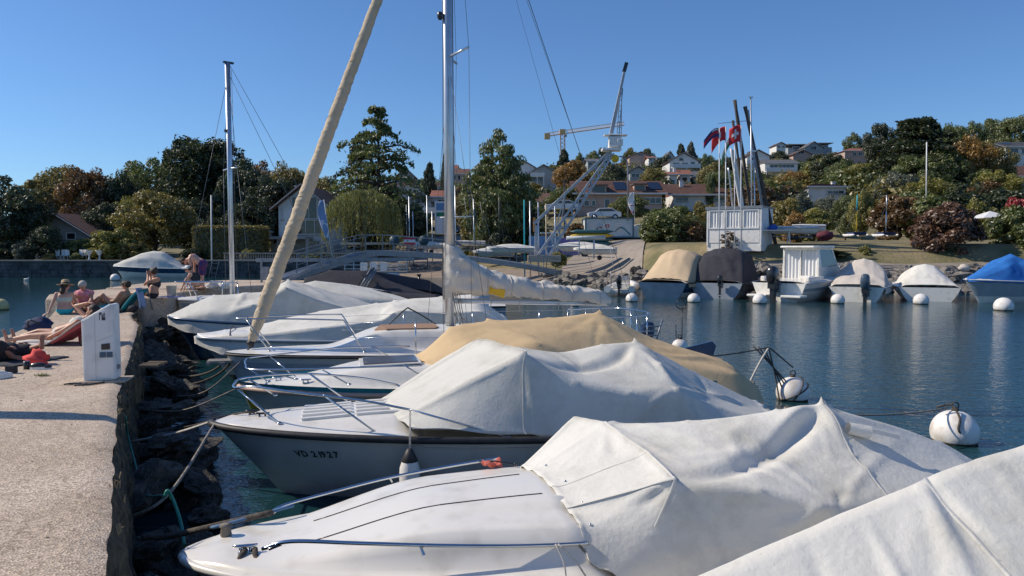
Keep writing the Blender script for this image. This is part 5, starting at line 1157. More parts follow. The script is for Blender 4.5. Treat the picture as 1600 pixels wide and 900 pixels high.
# ================================================================ PEOPLE
def capsule(g,a,b,ra,rb,seg=12):
    a=Vector(a);b=Vector(b); d=b-a; L=max(d.length,1e-4); q=d.to_track_quat('Z','Y').to_matrix()
    prof=[]
    for i in range(5): t=math.pi/2*(i/4); prof.append((ra*math.sin(t)+1e-4,-ra*math.cos(t)))
    for i in range(5): t=math.pi/2*(1-i/4); prof.append((rb*math.sin(t)+1e-4,L+rb*math.cos(t)))
    g.lathe(prof,a,seg,q)
def remesh(g,name,mat,parent,vox=.012,smooth=6,label=None):
    o=g.build(name,mat,parent); m=o.modifiers.new('remesh','REMESH'); m.mode='VOXEL'; m.voxel_size=vox; m.use_smooth_shade=True
    if smooth: s_=o.modifiers.new('smooth','SMOOTH'); s_.iterations=smooth; s_.factor=.5
    if label: o['label']=label
    return o
def person(loc,rz,J,skin,label,female=False,sc_=1.0,hair=None,head_dir=(0,-1,0),vox=.011,look=None):
    """J: dict of joint positions in local metres: pel,chest,neck,head, shL,elL,haL, shR.., hipL,knL,anL,toL ..."""
    P=empty('person',loc,rz,label,'person'); P.scale=(sc_,)*3
    v={k:Vector(x) for k,x in J.items()}; g=G(); f=.92 if female else 1.0
    pel,chest,neck,head=v['pel'],v['chest'],v['neck'],v['head']; up=(chest-pel).normalized()
    sx=(v['shR']-v['shL']).normalized(); hx=(v['hipR']-v['hipL']).normalized()
    waist=(pel+chest)/2
    for a,b,r1_,r2_,o1 in ((pel,waist,.125,.105*f,hx*.055),(waist,chest,.10*f,.125*f,sx*.055)):
        capsule(g,a-o1,b-o1,r1_,r2_); capsule(g,a+o1,b+o1,r1_,r2_); capsule(g,a,b,r1_,r2_)
    capsule(g,chest,neck-(neck-chest)*.25,.12*f,.07)
    if 'front' in J and female:
        fr=Vector(J['front']).normalized()
        for s_ in (-1,1): g.ball(chest+sx*.075*s_+fr*.085-up*.02,.062,12,8)
    capsule(g,neck-(head-neck)*.4,head-(head-neck)*.2,.055*f,.05*f)
    # head with face
    hd=Vector(head_dir).normalized(); hu=(head-neck).normalized(); hs=hd.cross(hu).normalized(); hd=hu.cross(hs).normalized()*1
    if hd.dot(Vector(head_dir))<0: hd=-hd
    c=head+hu*.05
    capsule(g,c-hd*.02,c+hd*.025,.088,.078); capsule(g,c+hd*.03-hu*.05,c+hd*.045-hu*.085,.06,.038)
    capsule(g,c+hd*.095+hu*.005,c+hd*.115-hu*.028,.008,.015)        # nose
    for s_ in (-1,1): capsule(g,c+hs*.083*s_-hu*.01,c+hs*.088*s_+hu*.025,.012,.014)   # ears
    for s_ in 'LR':
        sh,el,ha=v['sh'+s_],v['el'+s_],v['ha'+s_]
        capsule(g,chest+(sh-chest)*.35+up*.03,sh,.065*f,.058*f); capsule(g,sh,el,.052*f,.040*f); capsule(g,el,ha,.041*f,.027*f)
        d=(ha-el).normalized(); d=Vector(J.get('hd'+s_,d)).normalized(); pn=Vector(J.get('hn'+s_,(0,0,1))); sd_=d.cross(pn).normalized(); pn=sd_.cross(d).normalized()
        palm=ha+d*.05
        for q in (-1,0,1): capsule(g,ha+sd_*.012*q,palm+sd_*.022*q+d*.025,.018,.015,8)
        for q,L in ((-1.5,.055),(-.5,.068),(.5,.072),(1.5,.062)):
            a0=palm+sd_*.019*q+d*.03; a1=a0+d*L*.55-pn*.008; a2=a1+d*L*.4-pn*.028
            capsule(g,a0,a1,.0105,.0095,8); capsule(g,a1,a2,.0095,.008,8)
        t0=ha+d*.025+sd_*.03; t1=t0+(d*.5+sd_*.8).normalized()*.035; t2=t1+(d*.9+sd_*.3).normalized()*.03
        capsule(g,t0,t1,.013,.012,8); capsule(g,t1,t2,.012,.010,8)
        hp,kn,an,to=v['hip'+s_],v['kn'+s_],v['an'+s_],v['to'+s_]
        capsule(g,hp,hp+(kn-hp)*.5,.095*f,.078*f); capsule(g,hp+(kn-hp)*.5,kn,.078*f,.055*f)
        cm=kn+(an-kn)*.35; capsule(g,kn,cm,.054*f,.052*f); capsule(g,cm,an,.052*f,.034*f)
        fd=(to-an); heel=an-fd.normalized()*.04-(kn-an).normalized()*.03
        capsule(g,an,heel,.034,.032,8); capsule(g,heel,an+fd*.65,.034,.03,8)
        for q in (-1,-.3,.4,1): 
            sdv=fd.cross(kn-an).normalized(); capsule(g,an+fd*.6+sdv*.02*q,to+sdv*.028*q,.022,.013,8)
    body=remesh(g,'body',skin,P,vox)
    # eyes & mouth as small children
    for s_ in (-1,1):
        g=G(); g.ball(c+hd*.098+hs*.031*s_+hu*.012,.009,8,6); g.build('eye',MT['black'],P)
    g=G(); capsule(g,c+hd*.098-hs*.016-hu*.05,c+hd*.098+hs*.016-hu*.05,.006,.006,8); g.build('mouth',MT['pinkcloth'],P)
    if hair:
        g=G(); kind=hair[1]
        capsule(g,c-hd*.035+hu*.01,c+hd*.02+hu*.028,.098,.088)
        if kind=='long': capsule(g,c-hd*.06,c-hd*.09-hu*.20,.075,.06)
        if kind=='bun': g.ball(c-hd*.09+hu*.07,.045,10,8)
        remesh(g,'hair',hair[0],P,.012,3)
    P['frame']=1; del P['frame']
    return P,v,dict(c=c,hd=hd,hu=hu,hs=hs)
def wrapband(P,a,b,r,mat,name,off=None,sx=Vector((1,0,0)),wide=.055,vox=.012):
    g=G(); a=Vector(a);b=Vector(b)
    for o_ in (-1,0,1): capsule(g,a+sx*wide*o_,b+sx*wide*o_,r,r)
    return remesh(g,name,mat,P,vox,2)
def hipsh(P,v,mat,name,r=.107,down=.12):
    g=G(); hx=(v['hipR']-v['hipL']).normalized(); upv=(v['chest']-v['pel']).normalized()
    for o_ in (-1,0,1): capsule(g,v['pel']+hx*.055*o_-upv*.02,v['pel']+hx*.055*o_+upv*.05,r+.03,r+.02)
    for s_ in 'LR':
        d=(v['kn'+s_]-v['hip'+s_]).normalized(); capsule(g,v['hip'+s_],v['hip'+s_]+d*down,r,r-.008+down*.05)
    return remesh(g,name,mat,P,.013,2)
# seated woman in straw hat, back to camera (local +Y away from camera)
p=atz(101,491,PZ)
P,v,hh=person(p,R(20),dict(pel=(0,0,.13),chest=(.0,.03,.43),neck=(.01,.05,.57),head=(.015,.09,.66),shL=(-.17,.03,.50),elL=(-.26,-.04,.25),haL=(-.33,-.10,.04),hdL=(-.4,-.3,-.1),shR=(.17,.04,.50),elR=(.22,.20,.30),haR=(.12,.34,.22),
  hipL=(-.10,.02,.11),knL=(-.12,.42,.28),anL=(-.10,.72,.06),toL=(-.1,.9,.03),hipR=(.10,.02,.11),knR=(.12,.44,.20),anR=(.12,.80,.06),toR=(.12,.98,.06),front=(0,1,0)),MT['skin2'],'woman in a straw sun hat and turquoise bikini seated with her back turned',True,head_dir=(.5,1,-.1),hair=(MT['hairdark'],'long'))
wrapband(P,(0,.035,.37),(0,.038,.385),.128,M('pale_green_band',(.55,.60,.50),.8),'bikini_top'); hipsh(P,v,MT['turq'],'bikini_bottom',.095,.03)
g=G(); c=hh['c']+Vector((0,0,.045)); Mx=Matrix.Rotation(R(-8),3,'X'); g.lathe([(.0,.11),(.06,.108),(.088,.085),(.10,.0),(.13,-.012),(.20,-.02),(.205,-.026),(.13,-.02),(.095,-.012)],c,24,Mx); o=g.build('sun_hat',MT['straw'],P); g=G(); g.lathe([(.1005,.0),(.103,.002),(.098,.035),(.095,.036)],c,24,Mx); g.build('hat_band',MT['darkcloth'],o)
# man grey hair pink shirt, facing right/towards camera, knees up
p=atz(128,489,PZ)
P,v,hh=person(p,0,dict(pel=(0,.25,.13),chest=(.0,.12,.44),neck=(.01,.08,.57),head=(.02,.03,.66),shL=(-.17,.12,.50),elL=(-.20,-.10,.26),haL=(-.05,-.22,.14),shR=(.18,.14,.50),elR=(.26,-.04,.30),haR=(.10,-.18,.16),hdR=(-.6,-.3,-.3),
  hipL=(-.08,.2,.11),knL=(.25,.0,.16),anL=(.60,-.10,.08),toL=(.76,-.10,.13),hipR=(.10,.25,.12),knR=(.42,.22,.44),anR=(.72,.2,.08),toR=(.9,.2,.06),front=(0,-1,0)),MT['skin'],'grey haired man in a pink shirt sitting with one knee raised',head_dir=(.2,-1,-.35),hair=(MT['hairgrey'],'short'))
g=G()
for o_ in (-1,0,1): capsule(g,Vector((.055*o_,.23,.2)),Vector((.055*o_,.12,.47)),.128,.132)
capsule(g,(-.05,.12,.5),(-.17,.12,.5),.08,.07); capsule(g,(.05,.12,.5),(.18,.14,.5),.08,.07); remesh(g,'shirt',MT['pinkcloth'],P,.014,2); hipsh(P,v,MT['darkcloth'],'shorts',.10,.10)
# person in teal lounge chair facing left
p=atz(188,487,PZ)
P,v,hh=person(p+Vector((0,.1,.02)),0,dict(pel=(-.12,0,.14),chest=(.08,0,.40),neck=(.13,0,.53),head=(.12,0,.62),shL=(.08,.17,.46),elL=(-.10,.2,.24),haL=(-.3,.15,.22),shR=(.06,-.17,.46),elR=(-.10,-.2,.26),haR=(-.30,-.12,.24),
  hipL=(-.12,.09,.13),knL=(-.52,.10,.34),anL=(-.86,.10,.07),toL=(-.98,.10,.10),hipR=(-.12,-.09,.13),knR=(-.50,-.1,.30),anR=(-.88,-.1,.08),toR=(-1.0,-.1,.16)),MT['skin'],'dark haired person reclining in a teal lounge chair, facing the water on the left',head_dir=(-1,-.1,-.3),hair=(MT['hairdark'],'short'))
hipsh(P,v,MT['darkcloth'],'shorts',.10,.18)
ch=empty('beach_chair',p+Vector((.05,.1,0)),0,'teal folding lounge chair with its backrest tilted up on the pier','beach chair')
g=G(); g.grid(lambda u,v:(.02+u*.46-.03*math.sin(u*3),lerp(-.26,.26,v),.06+u*.52+.012*math.sin(v*3)),8,6); o=g.build('backrest',MT['tealcloth'],ch); m=o.modifiers.new('s','SOLIDIFY'); m.thickness=.07
g=G(); g.grid(lambda u,v:(-.75+u*.77,lerp(-.26,.26,v),.06),6,4); o=g.build('seat',MT['tealcloth'],ch); m=o.modifiers.new('s','SOLIDIFY'); m.thickness=.05
g=G(); 
for s_ in (-1,1): g.tube([(.50,.26*s_,.58),(.62,.26*s_,.02)],.014,6)
g.tube([(.5,-.26,.58),(.5,.26,.58)],.014,6); g.build('frame',MT['galv'],ch)
g=G(); g.grid(lambda u,v:(.46+.10*math.sin(u*1.57)*1.0+.02*math.sin(v*9),lerp(-.30,.02,v)-.02,.62-abs(u-.0)*.52+.0),10,12); o=g.build('towel',MT['towelblue']); m=o.modifiers.new('s','SOLIDIFY'); m.thickness=.012; o.location=ch.location; setp(o,'pale blue towel hung over the teal lounge chair','towel')
g=G(); g.ball((.36,-.28,.09),.12,12,8,(1.2,.8,.75),jit=.3,seed=4); o=g.build('bag',MT['darkcloth']); o.location=ch.location; setp(o,'small dark bag under the teal lounge chair','bag')
# second low teal towel/bag in front of the pedestal top
p=atz(160,489,PZ); g=G(); g.grid(lambda u,v:(-.30+u*.62,lerp(-.1,.25,v),.05+.16*math.sin(u*2.2)*(1-abs(v-.5))+.03*noise.noise(Vector((u*5,v*5,0)))),14,10); o=g.build('beach_towel',MT['turq']); o.location=p; m=o.modifiers.new('s','SOLIDIFY'); m.thickness=.012; setp(o,'crumpled turquoise and white towel just behind the pedestal top','towel')
# woman black bikini on raised section: sits facing left-away, hands at face, legs stretched left
p=atz(240,465,1.53)
P,v,hh=person(p,R(-10),dict(pel=(0,0,.12),chest=(-.0,.03,.42),neck=(-.01,.04,.55),head=(-.02,.05,.64),shL=(-.15,.08,.49),elL=(-.32,.10,.34),haL=(-.16,.14,.58),hdL=(.2,-.1,1),shR=(.15,.0,.49),elR=(-.02,-.20,.42),haR=(-.14,-.02,.60),hdR=(-.2,.3,1),
  hipL=(-.09,.04,.10),knL=(-.45,.12,.20),anL=(-.80,.12,.05),toL=(-.94,.12,.10),hipR=(-.04,-.08,.10),knR=(-.42,-.08,.14),anR=(-.80,-.05,.05),toR=(-.95,-.05,.1),front=(-1,.3,0)),MT['skin'],'woman in a black bikini sitting with both hands held up to her face',True,head_dir=(-1,.35,0),hair=(MT['hairdark'],'bun'))
wrapband(P,(0,.03,.355),(0,.03,.375),.128,MT['darkcloth'],'bikini_top'); hipsh(P,v,MT['darkcloth'],'bikini_bottom',.095,.03)
g=G(); g.box(v['haR']+Vector((-.03,.05,.06)),(.02,.08,.15)); o=g.build('phone',MT['black']); o.location=(0,0,0); o.parent=None; o.matrix_world=Matrix.Translation(p)@Matrix.Rotation(R(-10),4,'Z'); setp(o,'dark phone held up by the woman in the black bikini','phone')
g=G(); g.grid(lambda u,v:(lerp(.18,.75,u),lerp(-.2,.25,v),.03+.03*noise.noise(Vector((u*5,v*5,3)))),14,10); o=g.build('beach_towel',M('lilac_towel',(.38,.34,.50),.9)); o.location=p; m=o.modifiers.new('s','SOLIDIFY'); m.thickness=.015; setp(o,'lilac and white towel beside the woman in the black bikini','towel')
# bending man & child
p=atz(316,451,1.57)
P,v,hh=person(p,0,dict(pel=(.02,0,.80),chest=(-.26,-.02,.98),neck=(-.40,-.03,.93),head=(-.50,-.03,.88),shL=(-.30,.16,.93),elL=(-.30,.18,.66),haL=(-.28,.14,.42),hdL=(-.2,0,-1),shR=(-.30,-.18,.93),elR=(-.26,-.2,.66),haR=(-.20,-.18,.42),hdR=(-.2,0,-1),
  hipL=(.02,.10,.78),knL=(-.03,.12,.42),anL=(-.06,.12,.06),toL=(-.22,.12,.02),hipR=(.04,-.10,.78),knR=(.05,-.12,.42),anR=(.10,-.14,.06),toR=(-.05,-.18,.02),front=(-.3,0,-1)),MT['skin2'],'bare backed man in patterned swim shorts bending down at the far end of the pier',head_dir=(-.5,0,-1),hair=(MT['hairdark'],'short'))
hipsh(P,v,MT['shorts'],'swim_shorts',.100,.27)
p=atz(301,452,1.57)
P,v,hh=person(p+Vector((0,-.15,0)),0,dict(pel=(.22,0,.20),chest=(.08,0,.44),neck=(.01,0,.54),head=(-.04,0,.62),shL=(.05,.15,.48),elL=(-.08,.16,.30),haL=(-.2,.14,.10),shR=(.05,-.15,.48),elR=(-.10,-.15,.30),haR=(-.22,-.12,.08),
  hipL=(.22,.09,.18),knL=(-.05,.14,.34),anL=(.08,.14,.05),toL=(-.06,.14,.03),hipR=(.22,-.09,.18),knR=(-.03,-.14,.32),anR=(.10,-.14,.05),toR=(-.04,-.14,.03)),MT['skin2'],'child in a white cap crouching in front of the bending man',sc_=.95,head_dir=(-1,0,-.4),hair=(MT['hairdark'],'short'))
g=G(); g.lathe([(.0,.11),(.07,.10),(.105,.05),(.108,.0),(.1,-.01)],hh['c']+Vector((0,0,.02)),16); g.box(hh['c']+Vector((-.12,0,.01)),(.12,.14,.015)); g.build('cap',MT['white'],P); 
g=G()
for o_ in (-1,0,1): capsule(g,Vector((.20,.05*o_,.22)),Vector((.09,.05*o_,.44)),.125,.125)
remesh(g,'dark_shirt',MT['darkcloth'],P,.014,2)
p=atz(332,450,1.57); 
for k,(dx,s_,mt,lb2) in enumerate([(0,.16,'beach','pale crumpled towel on the pier right of the bending man'),(.38,.15,'white','white cloth bag on the pier right of the pale towel')]):
    g=G(); g.ball((dx,0,s_*.6),s_,14,10,(1.3,1,.75),jit=.5,seed=k+90); o=g.build('towel' if k==0 else 'bag',MT[mt]); o.location=p; setp(o,lb2,'towel' if k==0 else 'bag')
g=G(); g.grid(lambda u,v:(lerp(-.9,.1,u),lerp(-.3,.25,v),.02+.02*noise.noise(Vector((u*6,v*4,3)))),14,8); o=g.build('beach_towel',MT['white']); o.location=p; m=o.modifiers.new('s','SOLIDIFY'); m.thickness=.015; setp(o,'white towel spread on the pier at the feet of the bending man','towel')
# lying woman, head to the right on raised backrest
p=atz(40,541,PZ); kx2=p.y/1200
P,v,hh=person(p+Vector((0,.35,0)),0,dict(pel=(.42,0,.20),chest=(.72,0,.34),neck=(.84,0,.44),head=(.92,0,.52),shL=(.76,.17,.40),elL=(.50,.26,.62),haL=(.74,.20,.68),hdL=(1,-.4,.1),shR=(.76,-.17,.38),elR=(.55,-.24,.24),haR=(.36,-.2,.16),
  hipL=(.36,.09,.16),knL=(-.05,.11,.20),anL=(-.46,.10,.08),toL=(-.52,.10,.24),hipR=(.36,-.09,.15),knR=(-.08,-.10,.14),anR=(-.48,-.06,.07),toR=(-.54,-.08,.24),front=(-.3,0,1)),MT['skin'],'woman in a white bikini lying back on a towel, one arm over her head',True,head_dir=(-.5,.0,1),hair=(MT['hairdark'],'short'))
hipsh(P,v,M('cream_bikini',(.72,.70,.62),.8),'bikini_bottom',.092,.01); g=G(); sx=Vector((0,1,0))
wrapband(P,(.70,0,.345),(.72,0,.35),.127,M('cream_bikini_top',(.72,.70,.62),.8),'bikini_top',sx=Vector((0,1,0)))
g=G(); 
def tw(u,v):
    x=lerp(-.55,1.05,u); z=.02+max(0,(x-.30))*.62; z=min(z,.47)
    return (x,lerp(-.38,.34,v),z+.012*math.sin(x*9+v*4))
g.grid(tw,40,10); o=g.build('beach_towel',MT['beach']); o.location=p+Vector((0,.35,0)); m=o.modifiers.new('s','SOLIDIFY'); m.thickness=.012; setp(o,'pale striped towel spread under the lying woman and up over her backrest','towel')
bk=empty('backrest_seat',p+Vector((0,.35,0)),0,'red and black folding backrest propping up the towel of the lying woman','beach chair')
g=G(); g.plate([(.40,-.32,.05),(1.02,-.32,.42),(1.02,.30,.42),(.40,.30,.05)],.05); g.build('back_panel',MT['pinkbag'],bk)
g=G(); g.bar((1.0,-.32,.42),(.9,-.32,.0),.03); g.bar((1.0,.3,.42),(.9,.3,.0),.03); g.build('frame',MT['black'],bk)
q=atz(116,538,PZ)+Vector((.15,.3,0)); g=G(); g.box((0,0,.20),(.34,.30,.40),taper=1.15); o=g.build('beach_bag',MT['pinkbag'],None,bevel=.03); o.location=q; setp(o,'red beach bag with black straps behind the head of the lying woman','bag')
g=G(); g.tube(spline([(-.12,-.17,.34),(-.08,-.18,.18),(.06,-.18,.18),(.12,-.17,.36)],5),.012,6); g.build('strap',MT['black'],o)
q=atz(56,519,PZ)+Vector((0,.1,0)); g=G(); g.ball((0,0,.13),.22,18,12,(1.25,.7,.62),jit=.4,seed=8); o=g.build('backpack',MT['navy']); o.location=q; setp(o,'navy blue backpack lying behind the legs of the lying woman','backpack'); g=G(); g.tube(spline([(-.15,-.12,.1),(-.05,-.2,.24),(.12,-.14,.16)],5),.015,6); g.build('strap',MT['black'],o)
q=atz(30,512,1.0); 
# man lying at the bottom left, head out of frame
p=atz(12,566,PZ)
P,v,hh=person(p,R(4),dict(pel=(-.08,.12,.14),chest=(-.5,.15,.13),neck=(-.66,.15,.13),head=(-.78,.15,.14),shL=(-.56,.32,.13),elL=(-.3,.42,.12),haL=(-.02,.34,.22),shR=(-.56,-.03,.13),elR=(-.3,-.10,.1),haR=(-.02,.0,.22),hdR=(1,0,0),
  hipL=(-.02,.2,.13),knL=(.16,.26,.14),anL=(.38,.16,.22),toL=(.40,.17,.36),hipR=(-.02,.04,.12),knR=(-.10,-.14,.30),anR=(.06,.0,.09),toR=(.2,0,.05)),MT['skin3'],'tanned man lying on a dark towel at the left edge with one foot raised',head_dir=(0,0,1),hair=(MT['hairdark'],'short'))
hipsh(P,v,MT['darkcloth'],'swim_trunks',.10,.16)
g=G(); g.grid(lambda u,v:(lerp(-1.1,.42-.5*(1-v)*0,u)+.18*v,lerp(-.42,.48,v),.018+.02*noise.noise(Vector((u*6,v*4,3)))),30,16); o=g.build('beach_towel',M('charcoal_towel',(.06,.065,.075),.95,bump=.005,bscale=90)); o.location=p; m=o.modifiers.new('s','SOLIDIFY'); m.thickness=.02; setp(o,'dark grey towel under the tanned man at the left edge','towel')
q=atz(50,572,PZ)+Vector((0,.12,0)); g=G(); g.ball((0,0,.08),.14,16,12,(1.1,.8,.75),jit=.7,seed=15); o=g.build('cloth',MT['redcloth']); o.location=q; setp(o,'crumpled coral red cloth by the man at the left edge','cloth')
def shoe(q,rz,mat,lab):
    o=empty('shoe',q,rz,lab,'shoe'); g=G(); g.grid(lambda u,v:(.14*math.cos(v*6.283)*(1) ,0.05*math.sin(v*6.283)*(1-.2*math.cos(v*6.283)),u*.035),2,20); g.add([(.14*math.cos(a),.05*math.sin(a),.035) for a in [k*.628 for k in range(10)]],[tuple(range(10))]); g.build('sole',MT['white'],o)
    g=G(); g.ball((-.03,0,.045),.1,16,10,(1.15,.42,.5)); g.ball((.07,0,.035),.06,12,8,(1.2,.7,.5)); g.build('upper',mat,o)
shoe(atz(64,577,PZ),R(8),MT['black'],'black sneaker with a white sole lying by the red cloth'); 
g=G(); g.tube([(0,0,0),(0,0,.11)],.04,12); o=g.build('can',MT['black']); o.location=atz(42,577,PZ); setp(o,'small black can standing between the towel and the red cloth','can')
g=G(); g.box((0,0,.05),(.12,.09,.10)); o=g.build('box',MT['darkcloth'],None,bevel=.01); o.location=atz(18,583,PZ); setp(o,'small dark square case on the corner of the dark towel','case')
shoe(atz(2,591,PZ),R(60),MT['white'],'pale shoe cut by the left edge of the frame')
# yellow weed patches on concrete
g=G(); t_=tuft(tuple(atz(65,587,PZ)),60,.03,.12,MT['dry'],4); setp(t_.build('weed',M('green_weed',(.16,.18,.05),.9)),'low green weed growing from a crack in the pier near the black sneaker','weed')
# ================================================================ TREES
LM={}
LM['dark']=leafmat('dark_evergreen_leaves',(.030,.046,.018),(.070,.090,.034))
LM['green']=leafmat('mid_green_leaves',(.085,.125,.032),(.185,.200,.055))
LM['olive']=leafmat('olive_autumn_leaves',(.16,.15,.038),(.29,.23,.06))
LM['brown']=leafmat('brown_autumn_leaves',(.13,.080,.030),(.23,.13,.045))
LM['orange']=leafmat('orange_autumn_leaves',(.26,.145,.030),(.36,.21,.045))
LM['yellow']=leafmat('yellow_green_leaves',(.20,.20,.035),(.30,.27,.06))
LM['willow']=leafmat('willow_leaves',(.15,.165,.040),(.25,.24,.065))
LM['redbrown']=leafmat('reddish_brown_leaves',(.12,.065,.040),(.19,.105,.06))
LM['red']=leafmat('crimson_leaves',(.28,.022,.025),(.38,.04,.04))
LM['grey']=leafmat('grey_green_leaves',(.10,.12,.08),(.16,.175,.12))
def leaves(C,S,rng,size,up=.3,elong=1.7,outward=None):
    """quads: C centres (n,3)"""
    n=len(C); nrm=rng.normal(size=(n,3)); 
    if outward is not None: nrm=nrm*.8+outward*1.1
    nrm[:,2]+=up+.25; nrm/=np.linalg.norm(nrm,axis=1,keepdims=True)
    a=rng.normal(size=(n,3)); a-=nrm*(a*nrm).sum(1,keepdims=True); a/=np.linalg.norm(a,axis=1,keepdims=True); b=np.cross(nrm,a)
    s=size*(.6+.8*rng.random((n,1)))*S
    V=np.stack([C-a*s*elong*.5,C+b*s*.5+nrm*s*.12,C+a*s*elong*.5,C-b*s*.5+nrm*s*.12],axis=1)
    return V.reshape(-1,3)
def clumpcrown(seed,nclump,nleaf,size,shape,rc=(.10,.2),zr=(.25,1),shell=.75):
    rng=np.random.default_rng(seed); cs=[];rs=[]
    while len(cs)<nclump:
        q=rng.uniform(-1,1,3); 
        if np.linalg.norm(q)>1: continue
        if rng.random()<shell: q/=max(np.linalg.norm(q),.2); q*=rng.uniform(.62,.98)
        z=lerp(zr[0],zr[1],(q[2]+1)/2); w=shape((z-zr[0])/(zr[1]-zr[0])); 
        x=q[0]*w; y=q[1]*w
        cs.append((x,y,z)); rs.append(rng.uniform(*rc))
    cs=np.array(cs);rs=np.array(rs); pick=rng.choice(nclump,nleaf,p=(rs**2)/(rs**2).sum())
    d=rng.normal(size=(nleaf,3)); d/=np.linalg.norm(d,axis=1,keepdims=True); rad=rs[pick]*(.35+.65*rng.random(nleaf)**.4)
    C=cs[pick]+d*rad[:,None]*np.array([1,1,.75])
    return C,d,cs
PROTO={}
def mkcrown(key,C,d,size,seed,up=.3,elong=1.7):
    rng=np.random.default_rng(seed); V=leaves(C,1,rng,size,up,elong,d); n=len(C); 
    PROTO[key]=npmesh('crown',V,np.arange(4*n).reshape(n,4),LM['green'],False)
def mktrunk(key,cs,r0=.03,top=.7,nl=10,seed=0,fork=.3):
    rr=random.Random(seed); g=G(); pts=[Vector((0,0,-.03))]; p=Vector((0,0,0))
    for i in range(6): p=p+Vector((rr.uniform(-.02,.02),rr.uniform(-.02,.02),top/6)); pts.append(p.copy())
    g.tube(pts,[r0*1.3]+[lerp(r0,r0*.25,i/5) for i in range(6)],8)
    idx=list(range(len(cs))); rr.shuffle(idx)
    for i in idx[:nl]:
        c=Vector(cs[i]); k=max(1,min(5,int(c.z/top*6*.6))); a=pts[k]
        m=a.lerp(c,.5)+Vector((0,0,-.03)); g.tube([a,m,c],[r0*.45,r0*.28,r0*.08],5)
    me=bpy.data.meshes.new('trunk'); me.from_pydata(g.v,[],g.f); me.polygons.foreach_set('use_smooth',g.sm); me.materials.append(MT['bark']); PROTO[key+'_t']=me
dome=lambda z:.5*math.sqrt(max(.05,1-(abs(z-.42)/.62)**2.2))
for k in range(4):
    C,d,cs=clumpcrown(20+k,85,15000,.02,dome,(.075,.15),(.16,.93)); mkcrown('broad%d'%k,C,d,.021,k); mktrunk('broad%d'%k,cs,.028,.62,16,k)
for k in range(2):
    C,d,cs=clumpcrown(40+k,70,9000,.02,lambda z:.62*(1-.45*z)*min(1,.5+z*2),(.05,.09),(.15,.97),.85); C[:,2]-=d[:,2]*.035; mkcrown('airy%d'%k,C,d,.021,50+k); mktrunk('airy%d'%k,cs,.022,.85,34,k)
for k in range(3):
    C,d,cs=clumpcrown(60+k,50,9000,.03,lambda z:.5*math.sqrt(max(.05,1-max(0,z-.15)**2*1.15)),(.10,.19),(.02,.88)); mkcrown('bush%d'%k,C,d,.038,60+k); mktrunk('bush%d'%k,cs,.02,.5,10,k)
C,d,cs=clumpcrown(80,90,12000,.03,lambda z:.5*(1-z)**.8*min(1,.5+z*6)+.02,(.05,.10),(.04,.96)); mkcrown('conifer',C,d,.024,80,-.3,2.2); mktrunk('conifer',cs,.025,.9,8,1)
C,d,cs=clumpcrown(82,70,9000,.03,lambda z:.5*min(1,.6+z*3)*(1-z**3)**.7,(.10,.2),(.02,.95)); mkcrown('cypress',C,d,.03,82,.0,1.6); mktrunk('cypress',cs,.04,.5,4,1)
C,d,cs=clumpcrown(91,150,15000,.02,lambda z:.5*(min(1,.75+z)*(1-z**2.2)**.6+.08*math.sin(z*17)),(.045,.11),(.10,.97),.8); C[:,2]-=d[:,2]*.03; mkcrown('tall',C,d,.016,91); mktrunk('tall',cs,.018,.9,40,9)
# layered cedar and umbrella pine: flat plates of foliage on visible limbs
def plates(key,lv,seed,n,size,droop=.06,thick=.03,shapef=None,r0=.022,top=.95):
    rng=np.random.default_rng(seed); Cs=[];g=G(); g.tube([(0,0,-.03),(.01,0,.3),(0,.01,.6),(0,0,top)],[r0*1.3,r0,r0*.7,r0*.15],8)
    per=n//max(1,sum(l[2] for l in lv))
    for z,rad,cnt,zj in lv:
        a0=rng.random()*6.28
        for j in range(cnt):
            a=a0+j*6.28/cnt+rng.uniform(-.35,.35); L=rad*rng.uniform(.72,1.08); zz=z+rng.uniform(-zj,zj)
            t=rng.random(per)**.6; wd_=.22*L*np.sin(np.clip(t,0,1)*3.0+.15)+.01; off=rng.normal(size=per)*wd_
            x=t*L; zc=zz-droop*(t**2)*L*3+.05*L*np.sin(t*3)+rng.normal(size=per)*thick*(.6+.4*t)
            Cs.append(np.stack([x*math.cos(a)-off*math.sin(a),x*math.sin(a)+off*math.cos(a),zc],1))
            g.tube([(0,0,zz-.03),(L*.5*math.cos(a),L*.5*math.sin(a),zz-droop*.25*L*3+.03*L),(L*.95*math.cos(a),L*.95*math.sin(a),zz-droop*.9*L*3)],[r0*.4,r0*.25,r0*.06],5)
    C=np.concatenate(Cs); mkcrown(key,C,None,size,seed,.9,2.0)
    me=bpy.data.meshes.new('trunk'); me.from_pydata(g.v,[],g.f); me.polygons.foreach_set('use_smooth',g.sm); me.materials.append(MT['bark']); PROTO[key+'_t']=me
plates('cedar',[(z,.52*max(.06,1-((z-.33)/.70)**2)*(.8+.35*((i*7)%3)/2),5,.03) for i,z in enumerate(np.linspace(.12,.98,12))],5,8500,.017,droop=.05,thick=.012)
plates('widecedar',[(z,.50*(1-((z-.1)/1.0)**2.2)+.05,6,.02) for z in np.linspace(.10,.96,11)],6,14000,.022,droop=.03,thick=.018)
plates('pine',[(z,.50*math.sqrt(max(.05,1-((z-.72)/.33)**2)),7,.03) for z in np.linspace(.48,.98,9)],7,15000,.020,droop=.02,thick=.028,r0=.03)
